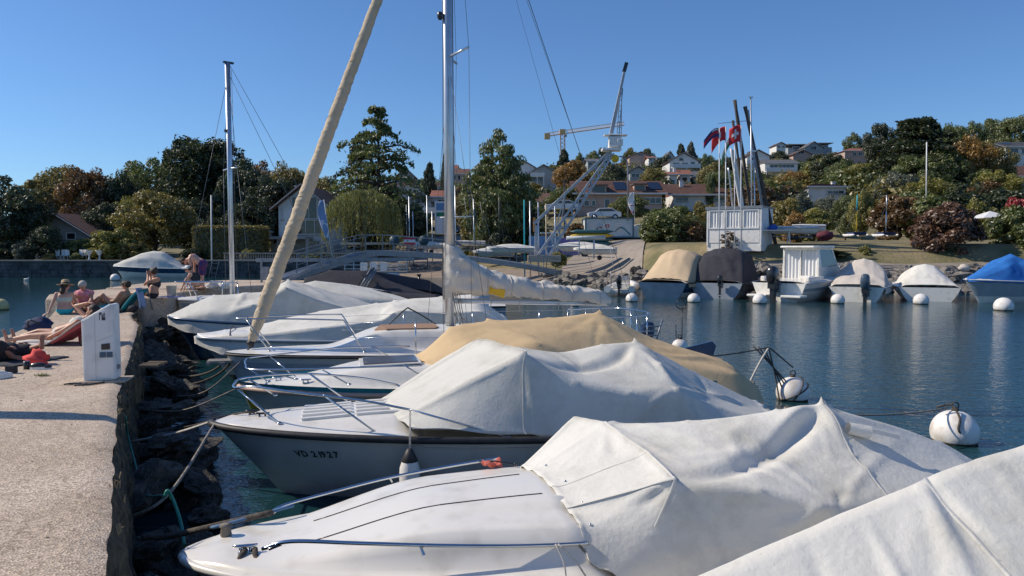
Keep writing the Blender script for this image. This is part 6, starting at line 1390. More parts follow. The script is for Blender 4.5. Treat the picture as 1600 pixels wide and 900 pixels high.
# willow: dome with hanging strands
rng=np.random.default_rng(9); Cs=[]
for k in range(520):
    a=rng.random()*6.28; r_=math.sqrt(rng.random())*.5; zt=.55+.42*math.sqrt(max(0,1-(r_/.52)**2)); L=rng.uniform(.2,.62)*(.5+r_); m=34
    t=np.linspace(0,1,m); 
    Cs.append(np.stack([(r_+.05*np.sin(t*2))*math.cos(a)+rng.normal(size=m)*.008,(r_+.05*np.sin(t*2))*math.sin(a)+rng.normal(size=m)*.008,np.maximum(.04,zt-t*L)],1))
C=np.concatenate(Cs); n=len(C); nr=rng.normal(size=(n,3)); nr[:,2]*=.2; nr/=np.linalg.norm(nr,axis=1,keepdims=True); dn=np.array([0,0,-1.0])+rng.normal(size=(n,3))*.22; b_=np.cross(nr,dn); b_/=np.linalg.norm(b_,axis=1,keepdims=True)
s=.011*(.6+.8*rng.random((n,1))); V=np.stack([C-dn*s*1.6,C+b_*s*.45,C+dn*s*1.6,C-b_*s*.45],1).reshape(-1,3); PROTO['willow']=npmesh('crown',V,np.arange(4*n).reshape(n,4),LM['willow']); mktrunk('willow',np.array([[.2,.1,.7],[-.2,.1,.75],[0,-.2,.7],[.1,.25,.8]]),.04,.6,4,3)
def tree(kind,px,top,wpx,Y,lm,label,name='tree',cat='tree',group=None,base=None,zofs=0,trunkm=None,rot=None,ratio=None):
    if base is None:
        while Y>104 and (at(px,top,Y).z-gzt((px-800)/F*Y,Y))<.85*wpx/F*Y: Y-=3
        if kind[:5]=='broad' and Y>120:
            while Y<296 and (at(px,top,Y).z-gzt((px-800)/F*Y,Y))>1.5*wpx/F*Y: Y+=3
    X=(px-800)/F*Y; z0=gzt(X,Y) if base is None else at(px,base,Y).z
    zt=at(px,top,Y).z; h=max(.6,zt-z0); wd=wpx/F*Y
    o=empty(name,(X,Y,z0-.05+zofs),rnd.uniform(0,6.28) if rot is None else rot,label,cat,group)
    for k,nm in ((kind,'crown'),(kind+'_t','trunk')):
        me=PROTO[k]; c=link(nm,me,o); c.scale=(wd,wd,h)
        c.material_slots[0].link='OBJECT'; c.material_slots[0].material=LM[lm] if nm=='crown' else (trunkm or MT['bark'])
    return o
T=tree
# left shore
T('broad0',5,268,130,86,'dark','dark spreading tree at the very left edge behind the garden wall')
T('airy0',60,268,90,104,'olive','thin crowned tree with yellowing leaves near the left edge')
T('broad1',98,248,100,112,'olive','olive tree with a twiggy top behind the grey gabled house')
T('broad2',140,250,96,104,'brown','brownish autumn tree just right of the olive tree above the house roof')
T('broad3',188,258,84,106,'dark','dark rounded tree right of the brown autumn tree')
T('broad0',240,240,110,150,'green','rounded green tree on the skyline left of the umbrella pine')
T('broad1',275,244,90,155,'green','second rounded green tree on the skyline touching the umbrella pine')
T('broad2',212,262,80,135,'brown','reddish tree low on the left skyline')
T('broad3',205,300,70,100,'yellow','small yellow green tree above the house wing roof')
T('pine',322,226,150,106,'dark','umbrella pine with bare grey trunks and flat dark layers',name='pine_tree',trunkm=MT['barkgrey'])
T('broad1',245,290,118,88,'olive','dense dark olive tree directly above the covered motorboat in the left basin')
T('broad0',382,240,100,100,'dark','tall black green tree behind the small sailboat mast')
T('conifer',352,262,70,97,'dark','pointed dark conifer between the umbrella pine and the mast',name='conifer_tree')
T('broad2',420,262,100,98,'dark','dark tree behind the clipped hedge and pale house')
T('broad3',452,244,80,118,'olive','rounded olive brown tree on the skyline above the pale gabled house')
T('broad0',412,244,70,120,'brown','brownish tree top on the skyline left of the rounded olive one')
T('broad1',505,268,80,112,'olive','olive tree beside the rolled sail above the pale gabled house')
T('broad2',535,300,70,105,'dark','dark tree in the gap between the rolled sail and the willow')
for i,(px,top,wd,Y,lm) in enumerate([(20,300,90,96,'dark'),(165,310,80,97,'dark'),(300,300,80,95,'dark'),(335,330,60,93,'dark'),(395,300,80,93,'dark'),(450,300,90,112,'dark')]):
    T('broad%d'%(i%4),px,top,wd,Y,lm,'shadowy undergrowth tree filling the wood behind the left gardens',group='shadowy trees of the wood behind the left gardens')
T('cypress',76,348,62,83,'dark','dark rounded evergreen with golden tips in front of the grey gabled house',name='shrub',cat='shrub')
T('bush0',180,348,72,83,'yellow','airy yellow green shrub beside the wing of the grey house',name='shrub',cat='shrub')
T('bush1',128,368,52,84,'green','low green shrub under the window of the grey house',name='shrub',cat='shrub')
T('bush2',38,374,44,82,'grey','grey leaved shrub left of the dark rounded evergreen',name='shrub',cat='shrub')
T('bush0',212,372,50,82.5,'olive','low olive shrub left of the covered motorboat',name='shrub',cat='shrub')
T('bush1',78,392,24,81.5,'olive','small potted shrub at the wall edge',name='shrub',cat='shrub')
T('bush2',120,392,22,81.5,'green','small shrub between the white garden chairs',name='shrub',cat='shrub')
T('bush1',10,372,60,82.5,'dark','dark shrub at the left edge on the quay wall',name='shrub',cat='shrub')
T('bush0',388,385,26,82.5,'yellow','bright yellow green shrub in front of the clipped hedge',name='shrub',cat='shrub')
T('bush2',454,388,22,81.8,'yellow','small yellow shrub at the terrace of the pale gabled house',name='shrub',cat='shrub')
T('bush1',300,385,40,83,'dark','dark low shrub at the left end of the clipped hedge',name='shrub',cat='shrub')
T('bush2',500,392,60,82,'green','low row of green plants on the terrace wall under the pale house',name='shrub',cat='shrub')
# hedge
def hedge(x0,x1,Y,top,lm,label,depth=2.0,ztop=None):
    X0=(x0-800)/F*Y; X1=(x1-800)/F*Y; z0=gzt((X0+X1)/2,Y); zt=at(x0,top,Y).z; rng=np.random.default_rng(int(x0)); n=9000
    u=rng.random((n,3)); f=rng.integers(0,3,n); C=u.copy(); C[f==0,1]=0; C[f==1,2]=1; C[f==2,0]=rng.integers(0,2,(f==2).sum())
    C=C*np.array([X1-X0,depth,zt-z0])+np.array([X0,Y,z0])+rng.normal(size=(n,3))*.07
    V=leaves(C,1,rng,.13,.2,1.5); o=link('foliage',npmesh('hedge',V,np.arange(4*n).reshape(n,4),LM[lm]),None)
    g=G(); g.box(((X0+X1)/2,Y+depth/2,(z0+zt)/2-.1),(X1-X0-.2,depth-.25,zt-z0-.1)); e=empty('hedge',(0,0,0),0,label,'hedge'); o.parent=e; g.build('branches',LM['dark'],e); return e
hedge(302,408,84,354,'olive','tall clipped hedge along the left shore garden',3)
hedge(575,640,120,385,'green','low hedge beyond the footbridge') if False else None
# centre
T('cedar',592,172,158,104,'green','tall airy cedar rising above the willow against the sky',name='cedar_tree')
T('cedar',566,215,120,108,'dark','lower cedar just behind the tall airy one',name='cedar_tree')
T('willow',568,293,118,86,'willow','large weeping willow right of the rolled tan sail',name='willow_tree')
T('broad1',640,320,80,112,'dark','dark tree right of the willow under the gabled hillside house')
T('tall',778,194,124,84,'green','tall uneven green tree right of the yacht mast')
T('broad2',768,262,92,84.5,'green','dense lower crown wrapped round the tall uneven tree')
T('broad3',806,300,72,88,'dark','ivy dark tree at the right side of the tall uneven tree')
T('bush0',752,300,60,88,'olive','olive shrub tree left of the tall uneven tree',name='shrub',cat='shrub')
T('bush1',783,352,44,82,'dark','dark ivy thicket at the foot of the tall uneven tree',name='shrub',cat='shrub')
T('bush2',745,368,50,90,'green','bright green bank shrub by the path behind the mast',name='shrub',cat='shrub')
T('bush0',832,345,60,86,'green','green shrub behind the row of bare dinghy masts',name='shrub',cat='shrub')
T('bush0',872,388,30,62,'yellow','small yellow green bush at the foot of the lifting derrick',name='shrub',cat='shrub',base=415)
T('bush1',905,345,50,96,'brown','dry brown scrub left of the painted container',name='shrub',cat='shrub')
T('conifer',672,242,32,190,'dark','solitary pointed dark conifer on the skyline left of the yacht mast',name='conifer_tree')
T('cypress',697,232,16,210,'dark','slim cypress partly hidden by the yacht mast',name='cypress_tree',cat='tree')
T('broad0',718,260,34,240,'green','round green tree on the skyline right of the yacht mast')
T('broad1',1050,316,100,74,'green','big round green bush beside the slipway right of the painted container',base=392)
T('bush0',1036,322,80,72,'green','dense shrub in the left half of the big round green bush',name='shrub',cat='shrub',base=390)
T('bush1',1078,340,60,72,'brown','brownish shrub between the round green bush and the white shed',name='shrub',cat='shrub',base=392)
T('broad3',985,300,60,100,'green','green tree behind the painted container',base=350)
T('bush2',962,312,44,102,'olive','olive shrub left of the tall beach flag',name='shrub',cat='shrub',base=350)
T('bush0',1100,308,60,100,'olive','olive thicket behind the white shed',name='shrub',cat='shrub')
T('bush1',1030,322,60,118,'green','clipped green trees in front of the brown roofed houses',name='shrub',cat='shrub')
# hillside trees: (kind, px, top, w, Y, leaf, label)
HT=[('conifer',880,224,34,250,'dark','dark pointed conifer behind the tower crane base'),('broad0',862,262,24,240,'dark','small dark tree left of the tower crane base'),
('broad1',893,246,60,165,'orange','golden brown tree crown in front of the tower crane'),('broad2',880,288,60,140,'green','green tree below the golden brown crown'),
('broad3',906,256,38,170,'olive','olive tree right of the golden brown crown'),('broad0',905,236,20,260,'green','left round tree of the pair on the skyline by the derrick'),('broad1',925,232,26,260,'green','right round tree of the pair on the skyline by the derrick'),
('broad2',942,226,26,250,'dark','dark round tree right behind the derrick head'),('broad3',958,250,40,170,'dark','dark tree below the derrick head'),('broad0',985,228,30,300,'yellow','yellowish tree on the skyline right of the derrick head'),
('broad1',1010,228,26,300,'green','grey green tree on the skyline above the small pink house'),('broad2',1020,258,50,160,'olive','olive green tree beside the white balcony house'),('broad3',1036,238,36,220,'dark','dark tree left of the white balcony house'),
('conifer',1062,215,28,260,'dark','tall dark conifer behind the white balcony house'),('conifer',1078,212,30,265,'grey','grey green conifer just right of the dark one'),('broad0',1100,238,36,230,'green','green tree at the right gable of the white balcony house'),
('broad1',1112,250,50,170,'olive','olive tree left of the flag poles'),('broad2',1118,262,50,135,'green','tall green shrub tree behind the flags'),('cypress',1108,268,14,130,'green','narrow ivy green column near the brown tiled roof'),
('broad3',1135,240,40,230,'dark','dark tree behind the red flags'),('broad0',1170,234,30,260,'grey','pale grey green tree between the leaning masts'),('broad1',1150,262,40,150,'green','green tree behind the white shed poles'),
('broad2',1215,232,36,260,'dark','dark tree left of the skyline villa'),('broad3',1238,262,46,150,'orange','orange autumn tree in front of the flat roofed villa'),('broad0',1222,288,46,125,'redbrown','dark red shrub tree under the orange tree'),
('broad1',1296,238,70,170,'dark','large dark green tree right of the orange tree'),('broad2',1275,248,50,175,'green','green tree between the orange tree and the large dark one'),('broad3',1312,246,46,160,'green','rounded dark tree near the pink skyline house'),
('broad0',1328,204,30,260,'green','small airy tree on the skyline left of the grey modern house'),('broad1',1370,188,52,240,'dark','brownish dark tree left of the wide cedar'),('broad2',1345,250,70,150,'yellow','yellow green tree below the pink skyline house'),
('widecedar',1428,186,150,150,'dark','huge layered dark cedar on the right skyline'),('broad3',1480,186,60,200,'green','green treetop right of the layered cedar'),('broad0',1512,186,50,210,'green','second green treetop on the right skyline'),
('broad1',1545,180,50,200,'green','third taller green treetop on the right skyline'),('broad2',1580,174,60,200,'green','tallest green tree at the right edge of the skyline'),('broad3',1500,206,100,130,'orange','large golden brown oak on the right hillside'),
('broad0',1540,214,80,132,'olive','right half of the golden oak group turning green'),('broad1',1470,225,80,128,'green','green tree left of the large golden oak'),('broad2',1430,236,90,125,'green','mid green tree below the layered cedar'),
('broad3',1400,262,70,115,'grey','grey green willowy tree in front of the green one'),('conifer',1378,262,70,118,'green','drooping green conifer on the right slope'),('broad0',1555,262,70,120,'yellow','yellow green shrub tree under the brown roof at the right'),
('broad1',1345,292,40,88,'yellow','round yellow shrub behind the dinghy with the yellow mast'),('broad2',1320,298,44,92,'green','green shrub left of the round yellow one'),('broad3',1290,300,50,96,'grey','grey green shrub below the hip roofed house'),
('bush0',1245,290,60,84,'grey','grey green weeping shrub right of the leaning poles'),('bush1',1228,302,70,76,'olive','flowering olive shrub just right of the white shed'),('bush2',1272,320,60,72,'yellow','yellowing shrub left of the dinghies'),
('bush0',1240,322,40,66,'orange','small yellow leaved tree beside the white dinghy'),('bush1',1400,296,90,84,'brown','brown green shrub behind the second dinghy'),('bush2',1452,300,90,82,'green','dense green shrub mass behind the reddish bush'),
('bush0',1525,300,50,84,'yellow','rounded yellow green shrub above the white parasol'),('bush1',1585,300,50,80,'red','bright crimson bush at the right edge'),('bush2',1565,288,90,98,'dark','dark hedge like shrub above the white parasol'),
('bush0',1500,284,100,98,'dark','dark hedge like shrub left of the one above the parasol'),('bush1',1430,288,70,100,'green','green shrub under the tall white pole')]
for h in HT:
    sh='bush' in h[0]; T(h[0],h[1],h[2],h[3],h[4],h[5],h[6],name='shrub' if sh else ('conifer_tree' if h[0]=='conifer' else 'cedar_tree' if h[0]=='widecedar' else 'tree'),cat='shrub' if sh else 'tree')
T('bush1',1478,306,112,56.5,'redbrown','large reddish brown bush on the grass above the white tent covered boat',name='shrub',cat='shrub',base=404)
T('bush2',1585,314,86,57,'green','large glossy green bush at the right edge above the blue cover',name='shrub',cat='shrub',base=402)
T('bush0',1351,378,26,56,'yellow','tiny yellow bush alone on the grass bank',name='shrub',cat='shrub',base=408)
T('bush1',1300,388,50,55.5,'dark','low dark ground shrub on the bank behind the cabin boat',name='shrub',cat='shrub',base=403)
T('airy1',1138,356,32,57,'redbrown','thin leggy shrub in front of the white shed',name='shrub',cat='shrub',base=404)
# ================================================================ HOUSES
HB=[]
def house(x0,x1,ybase,ytop,Y,roof,wall,label,kind='gable_front',eave=None,yaw=0,depth=9,wins=(),chimney=None,name='house',over=.5,extra=None,cat='house',balcony=None,solar=(),dormer=(),garage=None):
    """pixel box of the front; kind: gable_front (gable faces camera), side (ridge parallel to the front), hip, flat"""
    while Y>105 and gzt(((x0+x1)/2-800)*Y/F,Y)>at(0,ybase,Y).z+.8: Y-=2
    HB.append((x0,x1,ytop,ybase,Y)); kx=Y/F; xc=((x0+x1)/2-800)*kx; W=(x1-x0)*kx; zb=at(0,ybase,Y).z; zt=at(0,ytop,Y).z; g0=gzt(xc,Y+depth/2)
    ze=at(0,eave,Y).z if eave else lerp(zb,zt,.6)
    o=empty(name,(xc,Y,zb),R(yaw),label,cat)
    w=W/2-over if kind!='flat' else W/2; D=depth; he=ze-zb; ht=zt-zb; dn=min(0,gzt(xc,Y)-zb)-1.5
    g=G()
    if kind=='gable_front':
        poly=[(-w,dn),(w,dn),(w,he),(0,ht-.25),(-w,he)]
        vs=[(p[0],0,p[1]) for p in poly]+[(p[0],D,p[1]) for p in poly]; n=5
        g.add(vs,[(0,1,2,3,4),(9,8,7,6,5)]+[(i,i+n,(i+1)%n+n,(i+1)%n) for i in range(n)])
    else: g.box((0,D/2,(dn+he)/2),(2*w,D,he-dn))
    g.build('wall',wall,o)
    g=G()
    if kind=='gable_front':
        for s in (-1,1):
            sl=(ht-he)/w; xe=w+over; g.plate([(0,-over,ht),(0,D+over,ht),(s*xe,D+over,he-over*sl+.25),(s*xe,-over,he-over*sl+.25)],.22)
    elif kind=='side':
        rd=D/2
        for s,y in ((-1,-over),(1,D+over)): g.plate([(-w-over,rd,ht),(w+over,rd,ht),(w+over,y,he),(-w-over,y,he)],.22)
        g.add([(-w,0.02,he),(-w,D-.02,he),(-w,rd,ht-.15)],[(0,1,2)]); g.add([(w,0.02,he),(w,D-.02,he),(w,rd,ht-.15)],[(2,1,0)])
    elif kind=='hip':
        rl=max(.1,w-D/2*.8); a=[(-w-over,-over,he),(w+over,-over,he),(w+over,D+over,he),(-w-over,D+over,he),(-rl,D/2,ht),(rl,D/2,ht)]
        g.add(a,[(0,1,5,4),(1,2,5),(2,3,4,5),(3,0,4),(3,2,1,0)])
    else: g.box((0,D/2,ht-.12),(2*w+.8,D+.8,.3))
    rf=g.build('roof',roof,o)
    # fascia
    g=G()
    if kind=='gable_front':
        for s in (-1,1):
            sl=(ht-he)/w; xe=w+over; g.bar((0,-over-.04,ht-.02),(s*xe,-over-.04,he-over*sl+.23),.06,.26,up=Vector((0,1,0)))
    else: g.bar((-w-over,-over-.05,he+(0 if kind!='flat' else ht-he-.12)),(w+over,-over-.05,he+(0 if kind!='flat' else ht-he-.12)),.08,.24)
    g.build('fascia',MT['plasterwhite'],o)
    # roof tile courses
    if kind in('side','hip') and W*F/Y>60:
        g=G(); n=9
        for i in range(1,n):
            u=i/n; z=lerp(he,ht,u); y=lerp(-over,D/2,u); x=(w+over)*(1 if kind=='side' else 1)-(0 if kind=='side' else u*(w-rl))
            g.bar((-x,y,z+.13),(x,y,z+.13),.07,.05)
        q=g.build('tile_course',roof,rf); q['kind']='stuff'
    for (a,b,c,d) in wins:    # pixel rects
        wx0=((a-800)*kx-xc); wx1=((b-800)*kx-xc); z1=at(0,c,Y).z-zb; z0=at(0,d,Y).z-zb
        g=G(); cx=(wx0+wx1)/2; cz=(z0+z1)/2; W_=wx1-wx0; H_=z1-z0
        for s in (-1,1): g.box((cx+s*(W_/2),-.06,cz),(.09,.14,H_+.09)); g.box((cx,-.06,cz+s*H_/2),(W_+.09,.138,.09))
        nm=max(0,int(W_/1.3))
        for m_ in range(1,nm+1): g.box((wx0+W_*m_/(nm+1),-.05,cz),(.06,.10,H_))
        f=g.build('window',MT['plasterwhite'],o)
        g=G(); g.box((cx,-.012,cz),(W_,.05,H_)); g.build('pane',MT['glass'],f)
        g=G(); g.box((cx,-.10,z0-.09),(W_+.2,.2,.07)); g.build('sill',MT['coping'],f)
    if chimney:
        for (a,c) in chimney:
            cx=(a-800)*kx-xc; z=at(0,c,Y).z-zb; g=G(); g.box((cx,D*.35,z-.7),(.6,.6,1.8)); g.box((cx,D*.35,z+.25),(.75,.75,.1)); g.build('chimney',MT['plasterwhite'] if wall!=MT['plasterpink'] else wall,rf)
    if balcony:
        for (a,b,c) in balcony:
            bx0=(a-800)*kx-xc; bx1=(b-800)*kx-xc; z=at(0,c,Y).z-zb; g=G(); g.box(((bx0+bx1)/2,-.8,z-.1),(bx1-bx0,1.6,.2)); g.box(((bx0+bx1)/2,-1.58,z+.45),(bx1-bx0,.06,.9))
            for k in range(3): g.box((lerp(bx0+.15,bx1-.15,k/2),-1.5,z-1.3),(.22,.22,2.4))
            g.build('balcony',MT['plasterwhite'],o)
    def onroof(px,py):   # on the front slope of a side/hip roof
        X=(px-800)*kx-xc; z=at(0,py,Y).z-zb; u=(z-he)/(ht-he); return X,lerp(-over,D/2,u),z
    for (a,b,c,d) in solar:
        p=[onroof(a,d),onroof(b,d),onroof(b,c),onroof(a,c)]; g=G(); g.plate([(q[0],q[1]-.12,q[2]+.16) for q in p],.08); g.build('solar_panel',MT['solar'],rf)
    for (a,b,c,d) in dormer:
        p=onroof(a,d); q=onroof(b,c); g=G(); h_=q[2]-p[2]; g.box(((p[0]+q[0])/2,p[1]+1.2,p[2]+h_/2),(q[0]-p[0],2.4,h_)); dm=g.build('dormer',wall,rf)
        g=G(); g.box(((p[0]+q[0])/2,p[1]+1.0,q[2]+.05),(q[0]-p[0]+.5,3.2,.15)); g.build('dormer_roof',MT['tilegrey'],dm)
        g=G(); g.box(((p[0]+q[0])/2,p[1]-.03,p[2]+h_/2),(q[0]-p[0]-.4,.08,h_-.4)); g.build('dormer_window',MT['glass'],dm)
    return o
mt=MT
h1=house(33,152,402,334,91,mt['tileroof'],mt['plastergrey'],'grey gabled house with a brown tiled roof among trees on the left shore','gable_front',eave=366,depth=11,yaw=0,wins=[(106,120,364,374),(36,50,366,384)],over=.9)
house(128,205,385,345,97,mt['tilered'],mt['plastergrey'],'low tiled wing right of the grey gabled house','side',eave=362,depth=8,name='house_wing')
h2=house(426,524,402,288,92,mt['tileroof'],mt['plasterwhite'],'tall pale house with dark full height glazing behind the rolled sail','gable_front',eave=322,depth=11,over=.8,wins=[(458,497,308,342),(450,507,344,366),(441,443,327,343),(431,443,380,396),(478,500,376,396)],chimney=[(453,290)])
g=G(); kx=91/F; g.box(((430-800)*kx,90.3,at(0,372,91).z),(8.5,3.6,.3)); g.box(((398-800)*kx,91,at(0,362,91).z),(3.8,3,.25)); g.box(((400-800)*kx,91.5,at(0,372,91).z-.2),(3.2,2.5,1.5)); 
setp(g.build('terrace_roof',MT['plastergrey']),'flat roofed grey annex and terrace canopy of the pale gabled house','annex')
g=G(); 
for px in (414,444,488): g.box(((px-800)*kx,89,at(0,388,91).z-.2),(.35,.35,2.6))
g.box(((455-800)*kx,92,at(0,392,91).z-.3),(8,2.5,2.2)); setp(g.build('terrace',MT['plastergrey']),'ground floor terrace posts and dark wall below the pale gabled house','terrace')
# garden balustrade in front
bl=empty('balustrade',(0,0,0),0,'pale balustrade on the quay wall below the pale gabled house','balustrade')
X0=(352-800)*81/F; X1=(560-800)*81/F
g=G(); g.box(((X0+X1)/2,80.6,2.42),(X1-X0,.25,.12)); g.box(((X0+X1)/2,80.6,1.72),(X1-X0,.3,.12)); g.build('rail',MT['coping'],bl)
bpm=None; n=56
for k in range(n):
    x=lerp(X0,X1,(k+.5)/n)
    if bpm is None:
        g=G(); g.lathe([(.05,0),(.06,.1),(.085,.22),(.05,.4),(.045,.5),(.06,.6)],(0,0,0),8); q=g.build('baluster',MT['coping'],bl); bpm=q.data; q.location=(x,80.6,1.78)
    else: link('baluster',bpm,bl,(x,80.6,1.78))
# white garden chairs, urns, parasol pole
for k,(px,lab) in enumerate([(88,'leftmost white garden chair on the left quay'),(96,'second white garden chair from the left on the quay'),(104,'third white garden chair from the left on the quay'),(124,'white garden chair just left of the first urn'),(130,'rightmost white garden chair on the left quay')]):
    c=empty('garden_chair',((px-800)*82/F,82,1.75),rnd.uniform(-.5,.5),lab,'chair'); g=G(); g.box((0,0,.42),(.5,.5,.05)); g.build('seat',MT['white'],c); g=G(); g.box((0,.25,.75),(.5,.05,.6)); g.build('backrest',MT['white'],c)
    for sx_ in (-1,1):
        for sy_ in (-1,1): g=G(); g.box((sx_*.22,sy_*.22,.2),(.05,.05,.42)); g.build('leg',MT['white'],c)
for px,lab in ((140,'left one of two white stone urns on the quay wall'),(156,'right one of two white stone urns on the quay wall')):
    g=G(); g.lathe([(0,0),(.2,0),(.08,.15),(.07,.4),(.35,.9),(.42,1.0),(.3,.98),(0,.9)],(0,0,0),14); o=g.build('urn',MT['white']); o.location=((px-800)*81/F,81,1.72); setp(o,lab,'urn')
# ladder on the quay (333,403) and moored plank
lad=empty('quay_ladder',((335-800)*78.6/F,78.6,.9),0,'small metal swim ladder frame on the quay wall behind the bending man','ladder')
for s in (-1,1): g=G(); g.bar((s*.35-.25,0,-.9),(s*.35+.25,-.1,.9),.06); g.build('side_rail',MT['galv'],lad)
for k in range(3): g=G(); g.bar((-.35+.1*k-.1,0,-.5+.5*k),(.35+.1*k-.1,0,-.5+.5*k),.05); g.build('rung',MT['galv'],lad)
g=G(); g.box((-35.5,77.5,.35),(5.0,1.2,.12)); setp(g.build('jetty',MT['coping']),'low pale landing stage just above the water behind the bending man','jetty')
# hillside houses
house(796,838,296,250,215,mt['tilegrey'],mt['plasterwhite'],'left half of the white twin gabled villa on the hill','gable_front',eave=262,depth=10,wins=[(802,815,262,268),(800,818,274,284)],balcony=[(798,822,272)])
house(826,872,296,257,208,mt['tilegrey'],mt['plastergrey'],'right grey gabled half of the twin villa on the hill','gable_front',eave=270,depth=10,wins=[(832,848,276,284)],balcony=[(828,850,276)])
house(893,1041,342,280,128,mt['tileroof'],mt['plasterpink'],'long brown roofed house with dormers and solar panels above the painted container','side',eave=303,depth=9,wins=[(912,920,313,322),(924,930,313,322),(944,952,311,325),(1006,1032,309,318)],dormer=[(922,946,290,302),(990,1008,288,299)],solar=[(961,980,283,298),(1015,1034,284,297)],over=.8)
house(1042,1152,336,285,138,mt['tileroof'],mt['plasterwhite'],'brown tiled bungalow right of the long dormered house','side',eave=305,depth=10,wins=[(1056,1074,308,314),(1100,1130,308,314)],over=1,chimney=[(1070,282)])
house(980,1012,284,259,185,mt['tilegrey'],mt['plastergrey'],'small grey house with a bright window strip behind the tall lamp post','gable_front',eave=268,depth=8,wins=[(985,998,271,277)])
house(915,936,270,246,230,mt['tilegrey'],mt['plastergrey'],'little grey house on the hill just left of the derrick head','side',eave=252,depth=8,wins=[(918,924,254,259)])
house(980,1020,256,237,290,mt['tileroof'],mt['plasterpink'],'pink house with a wide brown gable on the skyline','gable_front',eave=245,depth=10,wins=[(996,1003,240,243)])
house(1036,1054,262,236,250,mt['tilegrey'],mt['plasterwhite'],'narrow white gabled house left behind the balcony house','gable_front',eave=246,depth=8,wins=[(1041,1047,243,249)])
house(1042,1092,275,238,215,mt['tileroof'],mt['plasterwhite'],'white gabled house with a long white balcony on the hill','gable_front',eave=252,depth=11,wins=[(1050,1060,254,260),(1064,1073,254,260),(1077,1084,253,259),(1059,1066,247,251)],balcony=[(1047,1091,262)],chimney=[(1076,238)])
house(1041,1060,292,267,175,mt['tilered'],mt['plasterwhite'],'left red roofed terrace house below the balcony house','side',eave=273,depth=7,wins=[(1046,1053,281,288)])
house(1058,1080,292,264,178,mt['tilered'],mt['plasterwhite'],'right red roofed terrace house below the balcony house','side',eave=273,depth=7,wins=[(1064,1072,277,284)],chimney=[(1056,262)])
house(1078,1098,290,266,182,mt['tilegrey'],mt['plastergrey'],'grey roofed house tucked right of the red roofed terraces','side',eave=276,depth=7)
house(1162,1202,276,234,225,mt['tileroof'],mt['plasterwhite'],'white balconied house seen between the leaning masts','gable_front',eave=244,depth=9,wins=[(1170,1182,246,252)],balcony=[(1162,1196,256)])
house(1190,1246,276,247,210,mt['tilegrey'],mt['plasterwhite'],'flat roofed villa with a white balcony above the orange tree','side',eave=255,depth=9,wins=[(1200,1238,257,262)],balcony=[(1192,1240,268)])
house(1228,1262,240,225,320,mt['tilegrey'],mt['plastergrey'],'left block of the grey villa crowning the skyline','flat',depth=10,wins=[(1235,1245,229,234)])
house(1252,1284,244,221,312,mt['tilegrey'],mt['plastergrey'],'gabled centre of the grey villa crowning the skyline','gable_front',eave=231,depth=10,wins=[(1262,1272,228,234)])
house(1270,1296,240,223,318,mt['tilegrey'],mt['plastergrey'],'right block of the grey villa crowning the skyline','flat',depth=10,wins=[(1280,1290,227,231)])
house(1234,1268,254,234,270,mt['tileroof'],mt['plasterpink'],'small pink gabled house below the grey skyline villa','gable_front',eave=242,depth=9,wins=[(1242,1253,236,240)])
house(1257,1324,322,284,132,mt['tileroof'],mt['plasterwhite'],'hip roofed brown bungalow with a pale garage front','hip',eave=292,depth=9,wins=[(1290,1316,298,303)],chimney=[(1311,284)])
house(1314,1372,256,229,262,mt['tilered'],mt['plasterpink'],'pinkish house with small windows on the skyline left of the cedar','hip',eave=236,depth=9,wins=[(1328,1334,238,243),(1337,1343,238,243),(1346,1352,238,243)])
house(1356,1404,240,217,285,mt['tilegrey'],mt['plastergrey'],'angular grey modern house behind the pink one','side',eave=226,depth=9)
house(1562,1640,262,218,175,mt['tilegrey'],mt['plasterwhite'],'grey roofed house at the right edge below the tall trees','side',eave=230,depth=10,wins=[(1570,1585,232,240),(1590,1605,232,240)],solar=[(1572,1584,221,224)])
house(1556,1640,300,256,140,mt['tileroof'],mt['plastergrey'],'dark brown roofed house at the right edge lower down','side',eave=276,depth=9,chimney=[(1562,256)])
house(620,700,310,284,215,mt['tileroof'],mt['plasterwhite'],'long low brown roofed house behind the yacht mast on the hill','side',eave=291,depth=9,wins=[(655,664,294,299),(668,690,294,299)])
house(618,650,290,262,245,mt['tileroof'],mt['plastergrey'],'brown gabled house peeping right of the cedar','gable_front',eave=276,depth=9)
house(636,678,345,299,150,mt['tilegrey'],mt['plastergrey'],'glass gabled grey house right of the willow','gable_front',eave=314,depth=10,wins=[(649,668,306,318),(656,664,322,332)],balcony=[(640,688,332)])
house(672,700,330,296,158,mt['tilered'],mt['plasterwhite'],'red roofed white house directly left of the yacht mast','side',eave=308,depth=8,wins=[(685,695,312,322)])
house(704,734,292,262,235,mt['tileroof'],mt['plasterpink'],'brown house with tall windows right of the yacht mast','side',eave=272,depth=9,wins=[(709,713,274,281),(716,720,274,281),(723,727,274,281)])
house(692,716,280,256,250,mt['tilered'],mt['plasterpink'],'small pinkish house behind the yacht mast near the skyline','side',eave=264,depth=8)
house(1448,1470,240,228,250,mt['tilegrey'],mt['plasterwhite'],'tiny pale house hidden among the right hill trees','side',eave=233,depth=7) if False else None
house(836,862,336,300,128,mt['tileroof'],mt['plasterpink'],'low brown roofed house right of the tall uneven tree','side',eave=316,depth=8)

